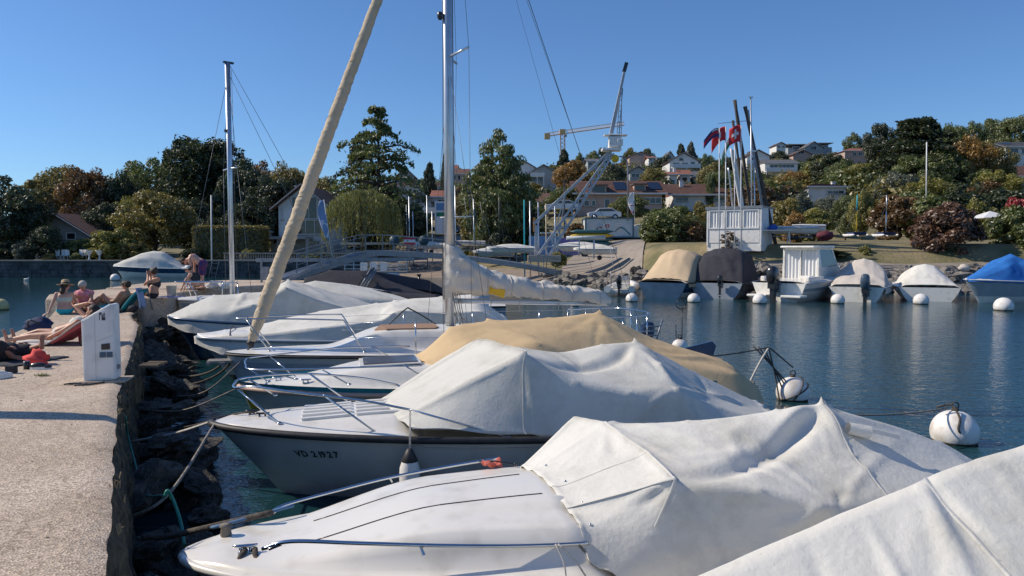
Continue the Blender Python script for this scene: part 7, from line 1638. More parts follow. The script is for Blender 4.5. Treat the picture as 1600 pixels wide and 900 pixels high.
more=[(744,764,312,292,170,'tileroof','plasterwhite','side','small brown roofed house seen right of the yacht mast above the path'),(866,884,318,304,160,'tilegrey','plastergrey','gable_front','little grey gabled house under the golden brown crown'),
(1104,1122,292,276,190,'tilegrey','plasterwhite','gable_front','small white gabled house behind the flag poles'),(1126,1146,262,248,260,'tileroof','plasterpink','side','small pinkish house just right of the flags near the skyline'),
(1208,1226,232,222,300,'tileroof','plasterwhite','gable_front','tiny white gabled house on the skyline left of the grey villa'),(1010,1026,252,243,280,'tilered','plasterwhite','side','tiny red roofed house on the skyline between the two pink ones'),
(950,972,272,258,220,'tileroof','plasterwhite','side','small house half hidden directly under the derrick head'),(1376,1398,262,250,230,'tilegrey','plasterwhite','gable_front','small white gabled house peeping left of the layered cedar'),
(742,760,268,254,260,'tilered','plasterpink','gable_front','tiny pink gabled house on the skyline right of the yacht mast')]
for (a,b,c,d,Y,rf_,wl,kd_,lab) in more: house(a,b,c,d,Y,mt[rf_],mt[wl],lab,kd_,eave=lerp(c,d,.55),depth=8,wins=[(lerp(a,b,.2),lerp(a,b,.42),lerp(c,d,.42),lerp(c,d,.18)),(lerp(a,b,.6),lerp(a,b,.8),lerp(c,d,.42),lerp(c,d,.18))],chimney=[(lerp(a,b,.7),lerp(c,d,.9))])
# concrete boathouse at the centre-left shore
house(540,632,408,379,92,mt['plastergrey'],mt['plastergrey'],'low grey concrete boathouse with a dark opening behind the footbridge','flat',depth=6,wins=[],name='boathouse',cat='boathouse')
g=G(); g.box(((603-800)*91/F,91.85,at(0,396,92).z),(2.2,.2,1.5)); setp(g.build('garage_opening',MT['black']),'dark doorway of the grey concrete boathouse','doorway')

# fill the wooded slope
def okspot(px,py,Y,hw=10):
    for (a,b,c_,d_,Yh) in HB:
        if a-hw<px<b+hw and py<c_+(d_-c_)*.66 and Y<Yh+3: return False
    return not (Y<112 and 885<px<1000)
LIM=lambda px:interp(px,[540,640,700,760,830,900,960,1100,1200,1230,1300,1400,1500,1640],[268,266,270,262,258,252,244,242,238,232,226,206,192,188])
rr=random.Random(77); kinds=['dark','green','olive','green','olive','yellow','green','brown','grey','yellow','green']
fill=0; tries=0
lk={'dark':'dark evergreen','green':'mid green','olive':'olive','brown':'brownish','yellow':'yellowish','grey':'greyish'}
while fill<230 and tries<20000:
    tries+=1
    px=rr.uniform(560,1630); hh_=rr.uniform(3.5,7.5); Y=104+206*rr.random()**.8; X=(px-800)/F*Y; z=gzt(X,Y); py=390-(z+hh_-H)/Y*1200; wd=hh_*rr.uniform(.9,1.4)
    if py<LIM(px) or not okspot(px,py,Y,wd/2/Y*1200*.3): continue
    kd=rr.choice(kinds)
    o=empty('garden_tree',(X,Y,z-.1),rr.uniform(0,6.28),lk[kd]+' tree or bush between the gardens of the far hillside','tree',lk[kd]+' trees and bushes of the hillside gardens')
    kk=rr.choice(['bush0','bush1','bush2','broad0','broad1','broad2','broad3']); c=link('crown',PROTO[kk],o); c.scale=(wd,wd,hh_); c.material_slots[0].link='OBJECT'; c.material_slots[0].material=LM[kd]; fill+=1
# background woodland: one mass
rng=np.random.default_rng(5)
for lmk,nm_,cnt_,sd0 in (('green','green',430,1),('dark','dark',330,2),('olive','olive',350,3)):
    Cs=[];Ds=[];Sz=[]; n_=0; tries=0; r5=random.Random(100+sd0)
    while n_<cnt_ and tries<30000:
        tries+=1
        px=r5.uniform(545,1660) if r5.random()<.68 else r5.uniform(1640,2250); hh_=r5.uniform(2.5,7); Y=106+208*r5.random()**.8; X=(px-800)/F*Y; z=gzt(X,Y); wd=hh_*r5.uniform(1,1.8); py=390-(z+hh_-H)/Y*1200
        if py<LIM(px)+2 or not okspot(px,py,Y,wd/2/Y*1200*.3): continue
        m=340; d=rng.normal(size=(m,3)); d[:,2]=np.abs(d[:,2]); d/=np.linalg.norm(d,axis=1,keepdims=True); lob=1+.22*np.sin(d[:,0]*6+X)*np.sin(d[:,1]*5+Y)
        C=d*np.array([wd/2,wd/2,hh_*.95])*(lob*(.75+.25*rng.random(m)))[:,None]+np.array([X,Y,z]); Cs.append(C); Ds.append(d); n_+=1
    C=np.concatenate(Cs); D_=np.concatenate(Ds); V_=leaves(C,1,rng,.5,.3,1.5,D_); n=len(C)
    setp(link('woodland',npmesh('woodland',V_,np.arange(4*n).reshape(n,4),LM[lmk])),nm_+' wooded growth covering the hillside between the houses','wood',None,'stuff')
# ================================================================ WHITE SHED & CONTAINER
pA=at(1105,380,58.5); kx=58.5/F
sh=empty('white_shed',(pA.x,58.5,at(0,380,58.5).z),R(-32),'white panelled shed with curtained windows on the grass above the covered boats','shed')
W=(1190-1105)*kx*.97; Hh=(380-326)*kx; D=3.4
g=G(); g.box((W/2,D/2,Hh/2-.3),(W,D,Hh+.6)); g.build('wall',MT['dirtywhite'],sh)
g=G(); g.box((W/2,D/2,Hh+.05),(W+.2,D+.3,.10)); g.box((W/2,-.12,Hh-.02),(W+.25,.05,.16)); g.build('roof',MT['galv'],sh)
for k in range(3):
    x0=.18+k*(W-.2)/3; x1=x0+(W-.2)/3-.16
    g=G(); zc0=Hh*.42; zc1=Hh*.93
    for xx in (x0,x1): g.box((xx,-.05,(zc0+zc1)/2),(.10,.1,zc1-zc0+.1))
    for zz in (zc0,zc1): g.box(((x0+x1)/2,-.052,zz),(x1-x0+.1,.1,.10))
    wn=g.build('window',MT['white'],sh)
    g=G(); g.grid(lambda u,v:(lerp(x0,x1,v),-.03+.022*math.sin(v*34+k),lerp(zc0,zc1-.03*abs(math.sin(v*17)),u)),3,60); g.build('curtain',MT['curtain'],wn)
for k in range(3):
    x0=.10+k*(W-.2)/3; x1=x0+(W-.2)/3-.04; g=G(); g.box(((x0+x1)/2,-.02,Hh*.19),(x1-x0,.05,Hh*.36)); g.build('panel',MT['dirtywhite'],sh,bevel=.01)
for x in (.03,W-.03): g=G(); g.box((x,-.04,Hh/2-.1),(.12,.1,Hh+.2)); g.build('corner_post',MT['white'],sh)
# container
pc_=at(915,371,93); kx=93/F; Wc=(990-915)*kx; Hc=(371-341)*kx
cn=empty('container',(pc_.x,93,pc_.z),R(3),'white painted site container with blue frame, red emblem and small shutters','container')
g=G(); g.box((Wc/2,1.25,Hc/2),(Wc-.1,2.4,Hc-.05)); g.build('wall',M('container_white',(.66,.70,.70),.5,c2=(.50,.62,.64),scale=.5,mixlo=.45,mixhi=.5),cn)
g=G()
for x in (0,Wc): 
    for y in (0,2.5): g.box((x,y,Hc/2),(.18,.18,Hc))
for z in (0.05,Hc): 
    g.box((Wc/2,0,z),(Wc+.1,.17,.16)); g.box((Wc/2,2.5,z),(Wc+.1,.17,.16)); g.box((0,1.25,z),(.17,2.5,.15)); g.box((Wc,1.25,z),(.17,2.5,.15))
g.build('frame',M('container_blue_grey',(.10,.18,.24),.5),cn)
g=G(); g.box((Wc/2,1.25,Hc+.05),(Wc,2.4,.08)); g.build('roof',MT['galv'],cn)
for (a,b,c,d,nm) in [(921,930,347,364,'shutter'),(960,971,346,361,'shutter'),(942,953,345,369,'door')]:
    x0=(a-915)*kx;x1=(b-915)*kx;z1=(371-c)*kx;z0=(371-d)*kx; g=G(); g.box(((x0+x1)/2,.02,(z0+z1)/2),(x1-x0,.06,z1-z0)); g.build(nm,MT['dirtywhite'],cn,bevel=.02)
    g=G(); 
    for q in range(5): g.box(((x0+x1)/2,-.012,lerp(z0,z1,(q+.5)/5)),(x1-x0-.1,.01,.03)) 
    g.build('slat_line',MT['galv'],cn)
# red emblem: three curved strokes round a centre
g=G(); ec=((936-915)*kx+.05,-.10,(371-358)*kx)
for a in (20,140,260):
    pts=[(ec[0]+math.cos(R(a+t))*.27,ec[1]+.0,ec[2]+math.sin(R(a+t))*.27) for t in range(0,90,15)]; g.tube(pts,.06,6)
g.build('emblem',MT['signred'],cn)
g=G(); g.box(((949-915)*kx,-.02,(371-353)*kx),(.5,.04,.35)); g.build('notice',MT['signred'],cn); g=G(); g.box(((949-915)*kx,-.045,(371-353)*kx),(.3,.02,.08)); g.box(((949-915)*kx,-.046,(371-353)*kx),(.08,.02,.25)); g.build('cross',MT['flagwhite'],cn)
g=G(); g.grid(lambda u,v:((961-915)*kx+u*1.9,-.01,.6+.5*math.sin(u*4)+v*(.16+.1*u)),16,2); g.build('painted_swoosh',M('teal_paint',(.08,.30,.36),.6),cn)
# white dome tent beside container
p=at(1004,371,95); g=G(); g.grid(lambda u,v:(math.cos(u*math.pi)*1.7,lerp(-1.5,1.5,v),math.sin(u*math.pi)*1.7),14,3); o=g.build('dome_tent',MT['white']); o.location=(p.x,96,p.z); setp(o,'white arched storage tent at the right end of the container','tent'); g=G(); g.add([(math.cos(k/14*math.pi)*1.7,-1.5,math.sin(k/14*math.pi)*1.7) for k in range(15)],[tuple(range(15))]); g.build('end_panel',MT['dirtywhite'],o)
# ================================================================ CARS
def car(px,py,Y,yaw,mat,label):
    p=at(px,py,Y); c=empty('parked_car',(p.x,Y,p.z),R(yaw),label,'car')
    pf=[(-2.1,.35),(-2.1,.85),(-1.25,.98),(-.7,1.42),(.9,1.45),(1.7,1.0),(2.1,.9),(2.1,.35)]
    def ex(poly,w,nm,m,par,bev=.06):
        g=G(); n=len(poly); vs=[(q[0],-w,q[1]) for q in poly]+[(q[0],w,q[1]) for q in poly]; g.add(vs,[tuple(range(n)),tuple(reversed(range(n,2*n)))]+[(i,n+i,n+(i+1)%n,(i+1)%n) for i in range(n)]); return g.build(nm,m,par,bevel=bev)
    ex(pf,.85,'body',mat,c); ex([(-1.05,1.0),(-.62,1.36),(.82,1.38),(1.4,1.02)],.862,'side_window',MT['glass'],c,.01)
    for x in (-1.3,1.3):
        for s in (-1,1):
            g=G(); g.lathe([(.0,-.1),(.33,-.1),(.34,.1),(0,.1)],(0,0,0),16,Matrix.Rotation(R(90),3,'X')); w_=g.build('wheel',MT['rubber'],c); w_.location=(x,s*.78,.33); g=G(); g.lathe([(0,.0),(.2,.0),(.2,.03),(0,.03)],(0,-s*-.1,0),12,Matrix.Rotation(R(90),3,'X')); g.build('rim',MT['alu'],w_)
    for s in (-1,1): g=G(); g.box((-2.1,s*.6,.75),(.06,.35,.15)); g.build('headlight',MT['white'],c)
    return c
car(878,331,97,5,MT['carpaint'],'white car parked above the dinghy park left of the container'); car(944,343,99,0,MT['carpaint'],'white car parked behind the painted container'); car(806,340,97,0,MT['carpaint'],'white van like car half hidden beside the tall uneven tree')
car(640,358,120,10,MT['carpaint'],'white car on the road right of the willow'); car(700,365,108,0,M('dark_car_paint',(.03,.03,.04),.3,coat=.5),'dark car on the road behind the yacht mast')
# ================================================================ TOWER CRANE
Yc=300; kx=Yc/F
cr=empty('tower_crane',at(880,262,Yc),0,'orange and cream tower crane standing far behind the hill','crane'); O=cr.location
def rel(px,py,dy=0): q=at(px,py,Yc+dy); return q-O
def lattice(a,b,w,n,mat,name,tri=False):
    g=G(); a=Vector(a);b=Vector(b); d=(b-a).normalized(); up=Vector((0,0,1)) if abs(d.z)<.8 else Vector((1,0,0)); x=d.cross(up).normalized()*w/2; y=x.cross(d).normalized()*w/2
    cs=[x+y,x-y,-x-y,-x+y] if not tri else [x-y,-x-y,y]
    for c in cs: g.bar(a+c,b+c,.26 if not tri else .17)
    m=len(cs)
    for i in range(n):
        p=a.lerp(b,i/n); q=a.lerp(b,(i+1)/n)
        for j in range(m):
            g.bar(p+cs[j],q+cs[(j+1)%m],.16 if not tri else .09)
    return g.build(name,mat,cr)
lattice(rel(880,262),rel(879,208),1.6,9,MT['orange'],'mast'); lattice(rel(884,206),rel(975,193),1.3,26,MT['cranecream'],'jib',True); lattice(rel(876,207),rel(853,211),1.3,6,MT['cranecream'],'counter_jib',True)
g=G(); q=rel(855,213); g.box(q,(2.2,1.6,2.2)); g.build('counterweight',MT['cranecream'],cr); g=G(); q=rel(879,206); g.box(q,(2.2,2,1.8)); g.build('slewing_unit',MT['cranecream'],cr); g=G(); g.box(rel(884,212),(.8,.8,.9)); g.build('operator_cab',MT['gelgrey'],cr)
# ================================================================ LIFTING DERRICK (harbour crane)
Yd=57.0
dk=empty('boat_derrick',at(846,402,Yd),0,'grey harbour derrick with slanting lattice boom, machinery head and ladder mast','crane'); O=dk.location
def rd(px,py,dy=0): return at(px,py,Yd+dy)-O
def member(a,b,wa,wb,name,mat=MT['derrick'],holes=False):
    g=G(); a=Vector(a);b=Vector(b); d=(b-a).normalized(); s=Vector((d.z,0,-d.x)); yv=Vector((0,1,0))
    vs=[]
    for p,w_ in ((a,wa),(b,wb)):
        for i,j in ((-1,-1),(1,-1),(1,1),(-1,1)): vs.append(p+s*i*w_/2+yv*j*w_/2*.8)
    g.add(vs,[(3,2,1,0),(4,5,6,7),(0,1,5,4),(1,2,6,5),(2,3,7,6),(3,0,4,7)]); return g.build(name,mat,dk,bevel=.02)
member(rd(838,402,.6),rd(838,352,.6),.26,.24,'post'); member(rd(834,350,.6),rd(951,238),.22,.20,'stay_beam')
# main boom as a lattice of two chords
A_=rd(846,404);B_=rd(957,238); s=Vector(((B_-A_).normalized().z,0,-(B_-A_).normalized().x))
for o1,o2 in ((-.36,-.12),(.36,.12)): member(A_+s*o1,B_+s*o2,.20,.14,'boom_chord')
g=G()
for k in range(22):
    u=k/22; v_=(k+1)/22; wa=lerp(.36,.12,u); wb=lerp(.36,.12,v_); p=A_.lerp(B_,u); q=A_.lerp(B_,v_); sg=1 if k%2 else -1; g.bar(p+s*wa*sg,q-s*wb*sg,.11)
g.build('boom_lacing',MT['derrick'],dk)
g=G(); p=rd(955,232); g.box(p+Vector((0,0,-.1)),(1.4,1.0,.18)); g.box(p+Vector((.25,0,.45)),(.9,.7,.8)); g.box(p+Vector((.6,-.4,.4)),(.4,.2,.5)); g.box(p+Vector((.3,0,.95)),(1.7,.8,.08)); g.build('machine_head',MT['dirtywhite'],dk,bevel=.03)
g=G(); g.lathe([(.0,-.12),(.26,-.12),(.3,0),(.26,.12),(0,.12)],rd(961,248),18,Matrix.Rotation(R(90),3,'X')); g.build('yellow_sheave',MT['sailyellow'],dk)
member(rd(954,214),rd(978,100),.30,.16,'head_mast'); g=G(); g.bar(rd(975,112),rd(979,98),.26,.26); g.build('mast_tip',MT['black'],dk)
for x1,x2,nm in ((963,969,'ladder_rail'),(970.5,971.5,'ladder_rail')): g=G(); g.bar(rd(x1,222,-.2),rd(x2,142,-.2),.06); g.build(nm,MT['derrick'],dk)
for k in range(9):
    y=216-k*8.5; u=(222-y)/80; g=G(); g.bar(rd(lerp(963,969,u),y,-.2),rd(lerp(970.5,971.5,u),y,-.2),.04); g.build('ladder_rung',MT['derrick'],dk)
for a,b in (((954,214),(967,150)),((966,225),(973,138))): g=G(); g.tube([rd(*a),rd(*b)],.03,5); g.build('cable',MT['wire'],dk)
g=G(); g.tube([rd(946,236),rd(965,170)],.012,5); g.build('cable',MT['wire'],dk)
g=G(); g.bar(rd(862,380,-.1),rd(884,300,-.1),.10,.08); g.bar(rd(870,395),rd(884,300),.08,.08); g.build('ladder_strut',MT['derrick'],dk)
g=G(); g.bar(rd(835,362,.6),rd(835,340,.6),.18,.18); g.build('orange_cap',MT['orange'],dk)
g=G(); g.box(rd(850,404),(2.4,1.6,.5)); g.build('footing',MT['concrete'],dk)
rope(at(905,236,58),at(822,-12,48),0,.022,MT['wire'],'long dark cable rising from the derrick head to the upper left',cat='cable')
# tall lamp post on the hill road
lp=empty('street_lamp',at(981,345,92),0,'tall curved grey lamp post behind the container','street lamp'); g=G(); q=lambda px,py:at(px,py,92)-lp.location
g.tube([q(981,345),q(981,270)]+spline([q(981,262),q(979,251),q(973,245)],5),.09,8); g.build('pole',MT['galv'],lp); g=G(); g.box(q(971,244.5),(.7,.3,.12)); g.build('lamp_head',MT['galv'],lp)
for px,py0,py1,Y,lab in [(1448,222,300,95,'tall white pole rising from the shrubs on the right slope'),(330,305,395,79,'thin white mast by the hedge in front of the left garden'),(882,280,375,75,'thin dark lamp mast behind the derrick boom')]:
    g=G(); a=at(px,py1,Y); b=at(px,py0,Y); g.tube([a-Vector((0,0,3)),b],.07,8); setp(g.build('pole',MT['white'] if px!=882 else MT['black']),lab,'pole')
# ================================================================ FOOTBRIDGE
fb=empty('footbridge',(0,0,0),0,'grey steel footbridge rising from the pier end and crossing to the right shore','bridge')
ctl=[(392,447,31.0),(430,437,33.5),(480,421,36.5),(530,406,39.5),(572,396,42),(640,398,45),(700,402,48),(760,408,50.5),(820,417,53),(868,427,55.5)]
Pb=[at(a,b,c) for a,b,c in ctl]; SPb=spline(Pb,5)
g=G()
for a,b in zip(SPb[:-1],SPb[1:]): g.bar(a,b,.14,.28)
g.build('girder',MT['galv'],fb)
off=Vector((.45,.9,0)); g=G()
for a,b in zip(SPb[:-1],SPb[1:]): g.bar(a+off,b+off,.14,.28)
g.build('girder',MT['galv'],fb)
for i,(a,b) in enumerate(zip(SPb[:-1],SPb[1:])):
    g=G(); g.plate([a+Vector((0,0,.14)),b+Vector((0,0,.14)),b+off+Vector((0,0,.14)),a+off+Vector((0,0,.14))],.05); g.build('deck_plank',MT['galv'],fb)
for sd_ in (Vector((0,0,0)),off):
    for hz,r_ in ((1.02,.020),(.55,.013)):
        g=G(); g.tube([p+sd_+Vector((0,0,hz)) for p in SPb[6:]],r_,6); g.build('handrail',MT['galv'],fb)
    for k in range(6,len(SPb),4):
        g=G(); g.bar(SPb[k]+sd_,SPb[k]+sd_+Vector((0,0,1.04)),.045); g.build('railing_post',MT['galv'],fb)
# landing frame at the pier end
g=G(); a=atz(395,450,1.4)+Vector((0,1,0)); g.bar(a+Vector((-.2,0,1.0)),a+Vector((5.5,2.0,1.0)),.12,.14); g.bar(a,a+Vector((0,0,1.0)),.07); g.bar(a+Vector((.5,.2,0)),a+Vector((2.3,.8,1.0)),.12); g.box(a+Vector((.15,0,.5)),(.25,.2,.5)); setp(g.build('landing_frame',MT['galv']),'pale steel landing frame and winch post at the pier end of the footbridge','frame')
# signs on the bridge
def at_b(px,py,Y): return at(px,py,Y)
sg_=empty('sign',at(640,376.5,46),0,'red and white horizontally striped no entry board on the footbridge railing','sign'); k_=46/F
for (a,b,m,nm) in ((370,374.3,'signred','red_stripe'),(374.3,378.8,'flagwhite','white_stripe'),(378.8,383.2,'signred','red_stripe')):
    g=G(); g.box((0,0,(376.5-(a+b)/2)*k_),(18*k_,.03,(b-a)*k_)); g.build(nm,MT[m],sg_)
g=G(); g.bar((-.1,.05,.25),(-.1,.05,-1.0),.05); g.build('post',MT['galv'],sg_); g=G(); g.lathe([(0,0),(.05,0),(.05,.01),(0,.01)],(-.12,-.018,0),10,Matrix.Rotation(R(90),3,'X')); g.build('badge',MT['galv'],sg_)
for px,lab in ((616,'dark round sign seen from behind, left of the striped board'),(662,'dark round sign seen from behind, right of the striped board')):
    e=empty('sign',at(px,376,46.5),0,lab,'sign'); g=G(); g.lathe([(0,-.02),(.31,-.02),(.31,.02),(0,.02)],(0,0,0),24,Matrix.Rotation(R(90),3,'X')); g.build('disc',MT['petrol'],e); g=G(); g.bar((0,.04,.25),(0,.04,-1.0),.05); g.build('post',MT['galv'],e)
# ================================================================ DINGHY PARK (hard standing)
def dinghy(px,py,Y,L,yaw,label,covered=True,mast=None,mat='white',trolley=True,tilt=0):
    p=at(px,py,Y); zg=p.z
    b=Boat('dinghy',(p.x-L/2*math.cos(R(yaw)),p.y-L/2*math.sin(R(yaw))),yaw,L,L*.34,.55,.5,label,cat='dinghy',fine=.6); b.o.location.z=zg+.45
    b.hull(MT[mat],MT['gelgrey'],keel=.05,deckh=.06)
    if covered: tent(b,[(0,.6,.6,.58),(L*.3,.85,.7,.7),(L*.6,.9,.7,.72),(L,.62,.8,.58)],MT['cwhite'],n=4,seed=int(px),hang=.12,it=3)
    if mast: g=G(); g.tube([(L*.35,0,.6),(L*.35,0,.6+mast)],.035,6); g.build('mast',MT['alu'],b.o)
    if trolley:
        g=G(); g.bar((L*.2,0,-.1),(L*.95,0,-.2),.06); g.bar((L*.6,-.5,-.2),(L*.6,.5,-.2),.06); g.build('trolley',MT['galv'],b.o)
        for s in (-1,1): g=G(); g.lathe([(0,-.05),(.2,-.05),(.2,.05),(0,.05)],(L*.6,s*.5,-.22),12,Matrix.Rotation(R(90),3,'X')); g.build('wheel',MT['rubber'],b.o)
    return b
dinghy(905,402,66,4.6,4,'large white covered dinghy on a trolley below the container, with a grey boom over it'); dinghy(930,407,64,3.6,-8,'smaller white wrapped dinghy right of the large one'); dinghy(800,405,66,4.4,6,'white dinghy on the hard standing behind the folded mainsail'); dinghy(770,410,68,3.6,14,'small white dinghy left of the other dinghies behind the boom',mat='gelcream')
dinghy(668,396,84,4.2,2,'white dinghy behind the footbridge left of the yacht mast'); dinghy(652,392,88,4.0,-4,'second white hull stored behind the striped board',covered=False); dinghy(735,392,80,3.0,15,'pale dinghy right of the yacht mast base',covered=False)
g=G(); a=at(885,372,63); b=at(946,371,63); g.tube([a,b],.16,10); g.tube([at(928,374,63),at(928,404,63)],.07,8); g.tube([at(905,374,63),at(905,400,63)],.05,8); setp(g.build('covered_boom',MT['cgrey2']),'grey covered boom on a post above the large white dinghy','boom')
g=G(); g.tube([(0,0,0),(0,0,.3)],.22,12); o=g.build('bucket',M('pink_plastic',(.7,.2,.25),.5)); o.location=at(884,386,66); setp(o,'pink bucket on the bow of the large white dinghy','bucket')
# thin masts of stored boats
mm=[(820,312,402,66,'teal painted thin mast, leftmost of the row left of the derrick','turq'),(829,314,402,67,'pale thin mast second in the row left of the derrick','alu'),(842,316,400,67,'thin mast standing just behind the derrick post','alu'),(854,318,400,68,'thin wooden coloured mast right of the derrick post','genoa'),(868,318,398,68,'thin mast under the middle of the derrick boom','alu'),
 (640,307,395,84,'thin white mast right of the willow','alu'),(646,330,395,86,'short thin mast near the striped board','alu'),(668,305,396,84,'thin white mast crossing the glass gabled house','alu'),(676,330,396,85,'thin grey mast left of the yacht mast','alu'),(712,290,392,80,'slim mast immediately right of the yacht mast','alu'),(741,310,392,78,'slim pale mast right of the yacht mast','alu'),(636,320,395,86,'dull thin mast nearest the willow','galv')]
for px,y0,y1,Y,lab,m in mm:
    a=at(px,y1,Y); b=at(px-1,y0,Y); a.z=min(a.z,gzt(a.x,a.y)+.2); g=G(); g.tube([a,b],.055,8); setp(g.build('mast',MT[m]),lab,'mast')
g=G(); a=at(688,340,72); b=at(738,338,72); g.tube([a,b],.06,6); setp(g.build('yard',MT['white']),'white horizontal spar crossing behind the yacht mast','spar')
for k in range(7):
    px=735+k*9; a=at(px,394,76); b=at(px+rnd.uniform(-14,8),rnd.uniform(300,340),76); g=G(); g.tube([a,b],.025,5); setp(g.build('rigging_wire',MT['wire']),'thin rigging wire of the stored dinghies below the tall uneven tree','wire','rigging wires of the stored dinghies')
# storage boards, rack of kayaks
e=empty('board_rack',at(826,402,70),0,'blue painted storage panels with pale graphics behind the thin masts','storage'); k_=70/F
for k in range(3): g=G(); g.box((.45+k*.95,0,(402-385)*k_),(.88,.08,(400-368)*k_)); g.build('panel',MT['bluepaint'],e)
e=empty('board_rack',at(872,400,72),0,'violet blue storage banner between the derrick foot and the dinghies','storage'); 
for k in range(2): g=G(); g.box((.5+k*1.0,0,.9),(.95,.06,1.6)); g.build('panel',M('violet_banner',(.10,.10,.38),.6,c2=(.25,.22,.45),scale=3),e)
g=G(); g.box((-.8,0,1.1),(1.5,.6,2.0)); g.build('cabinet',MT['wood'],e); g=G(); g.box((-.8,0,2.15),(1.7,.8,.1)); g.build('roof',MT['white'],e)
kr=empty('kayak_rack',at(925,385,78),0,'rack stacked with dark teal kayaks in front of the container','rack')
for z in (.3,.7,1.1,1.5):
    for k in range(2):
        g=G(); g.tube([(-2.2,k*.5,z),(-1.6,k*.5,z),(1.6,k*.5,z),(2.2,k*.5,z)],[.03,.2,.2,.03],8); g.build('kayak',M('kayak_teal',(.04,.13,.15),.5) if z!=1.1 else MT['sailyellow'] if k==0 else MT['gelcream'],kr)
for x in (-1.5,1.5): g=G(); g.bar((x,0,0),(x,0,1.8),.08); g.build('upright',MT['wood'],kr)
# white jetty with railing (560-610, 408-428)
jt=empty('jetty',at(540,430,70),0,'white railed landing stage left of the boulder heap','jetty'); k_=70/F
g=G(); g.box((2.6,0,.28),(6.0,1.6,.18)); g.build('deck',MT['coping'],jt)
g=G(); g.tube([(1.6,-.8,.0),(5.0,-.8,.0)],.22,12); g.build('float',MT['white'],jt)
for k in range(8): g=G(); g.bar((.1+k*.8,-.75,.3),(.1+k*.8,-.75,1.3),.05); g.build('railing_post',MT['white'],jt)
for z in (.6,.95,1.3): g=G(); g.bar((.0,-.75,z),(5.8,-.75,z),.05); g.build('rail',MT['white'],jt)
for k in range(3): g=G(); g.box((1.6+k*.9,.4,.75),(.6,.4,.8)); g.build('locker',MT['white'],jt)
# blue & beach flags
def feather(px0,py0,px1,py1,Y,m1,m2,label):
    a=at(px0,py0,Y);b=at(px1,py1,Y); e=empty('beach_flag',a,0,label,'flag'); d=b-a; g=G(); g.tube([Vector(),d*.5,d],.03,6); g.build('pole',MT['white'],e)
    g=G(); g.grid(lambda u,v:d*lerp(.3,1,u)+Vector((-v*lerp(.45,.75,u)*1.0*math.sin(.3+u*2.4),.05*math.sin(u*9+v*3),-.1*v)),16,6); o=g.build('cloth',MT[m1],e); s=o.modifiers.new('s','SOLIDIFY'); s.thickness=.01
    g=G(); g.grid(lambda u,v:d*lerp(.35,.6,u)+Vector((-v*.35-.05,-.02+.05*math.sin(u*4),-.02)),8,4); g.build('print',MT[m2],e)
feather(519,402,506,312,60,'towelblue','flagwhite','tall blue and white feather flag right of the rolled tan sail'); feather(992,350,990,300,80,'flagwhite','signred','white feather flag with a red patch right of the container')
e=empty('sign',at(689,352,100),0,'white sign board with blue and green print left of the yacht mast','sign'); g=G(); g.box((0,0,1),(1.6,.06,4.2)); g.build('board',MT['white'],e); g=G(); g.box((0,-.05,2.4),(1.2,.04,.9)); g.build('blue_print',MT['bluepaint'],e); g=G(); g.box((0,-.05,1.4),(1.2,.04,.5)); g.build('green_print',MT['flaggreen'],e)
# ================================================================ FLAG POLES AND LEANING MASTS BY THE SHED
def flagpole(px,ytop,ybot,Y,label):
    a=at(px,ybot,Y); b=at(px,ytop,Y); e=empty('flagpole',a,0,label,'flagpole'); g=G(); g.tube([Vector((0,0,-.8)),b-a],.035,8); g.build('pole',MT['white'],e); return e,b-a
def flagcloth(e,top,w,h,mats,droop,name='flag_cloth',dirx=-1):
    def f(u,v): # u along fly 0..1, v hoist
        return Vector((dirx*u*w,.10*math.sin(u*7+v*2)*u,-v*h-droop*u*u*w+.05*math.sin(u*5)))+top
    out=[]
    for (u0,u1,v0,v1,m,nm,off_) in mats:
        g=G(); g.grid(lambda u,v:f(lerp(u0,u1,u),lerp(v0,v1,v))+Vector((0,-off_,0)),12,8); o=g.build(nm,MT[m],e)
        if off_==0: s=o.modifiers.new('s','SOLIDIFY'); s.thickness=.01
        else:
            g=G(); g.grid(lambda u,v:f(lerp(u0,u1,u),lerp(v0,v1,v))+Vector((0,off_,0)),12,8); g.build(nm,MT[m],e)
e,t=flagpole(1124,200,385,53.5,'flagpole flying a dark blue and red striped flag, leftmost of three'); flagcloth(e,t,1.05,.62,[(0,1,0,.34,'flagblue','blue_stripe',0),(0,1,.34,.66,'flagred','red_stripe',0),(0,1,.66,1,'flagblue','blue_stripe',0),(.1,.5,.08,.26,'flagwhite','white_mark',.015)],.75)
e,t=flagpole(1134,198,385,53.8,'flagpole flying a plain red flag with a pale edge, middle of three'); flagcloth(e,t,.95,.95,[(0,1,0,1,'flagred','cloth',0),(.35,.5,.3,.75,'flagwhite','white_mark',.015)],.9)
e,t=flagpole(1158,196,385,53.6,'flagpole flying a red flag with a white cross, nearest the leaning masts'); flagcloth(e,t,.80,1.15,[(0,1,0,1,'flagred','cloth',0),(.42,.58,.22,.78,'flagwhite','cross_bar',.015),(.2,.8,.41,.59,'flagwhite','cross_bar',.018)],.25)
e,t=flagpole(1148,208,385,54.2,'flagpole with a drooping green and white flag behind the red ones'); flagcloth(e,t,.9,.7,[(0,1,0,.5,'flagwhite','cloth',0),(0,1,.5,1,'flaggreen','cloth',0)],1.7)
LMs=[(1148,156,1180,372,.14,'black','tall dark wrapped leaning mast left of the pair'),(1164,166,1212,382,.15,'black','thick dark leaning mast right of the red cross flag'),(1168,172,1200,380,.10,'galv','grey mast lying just left of the thick dark leaning one'),(1145,188,1172,378,.11,'black','lower dark leaning mast behind the green and white flag'),(1142,232,1165,378,.09,'white','white leaning spar, left of the white pair'),(1146,234,1170,378,.09,'white','white leaning spar, right of the white pair'),(1138,262,1150,372,.06,'alu','short thin leaning spar behind the shed')]
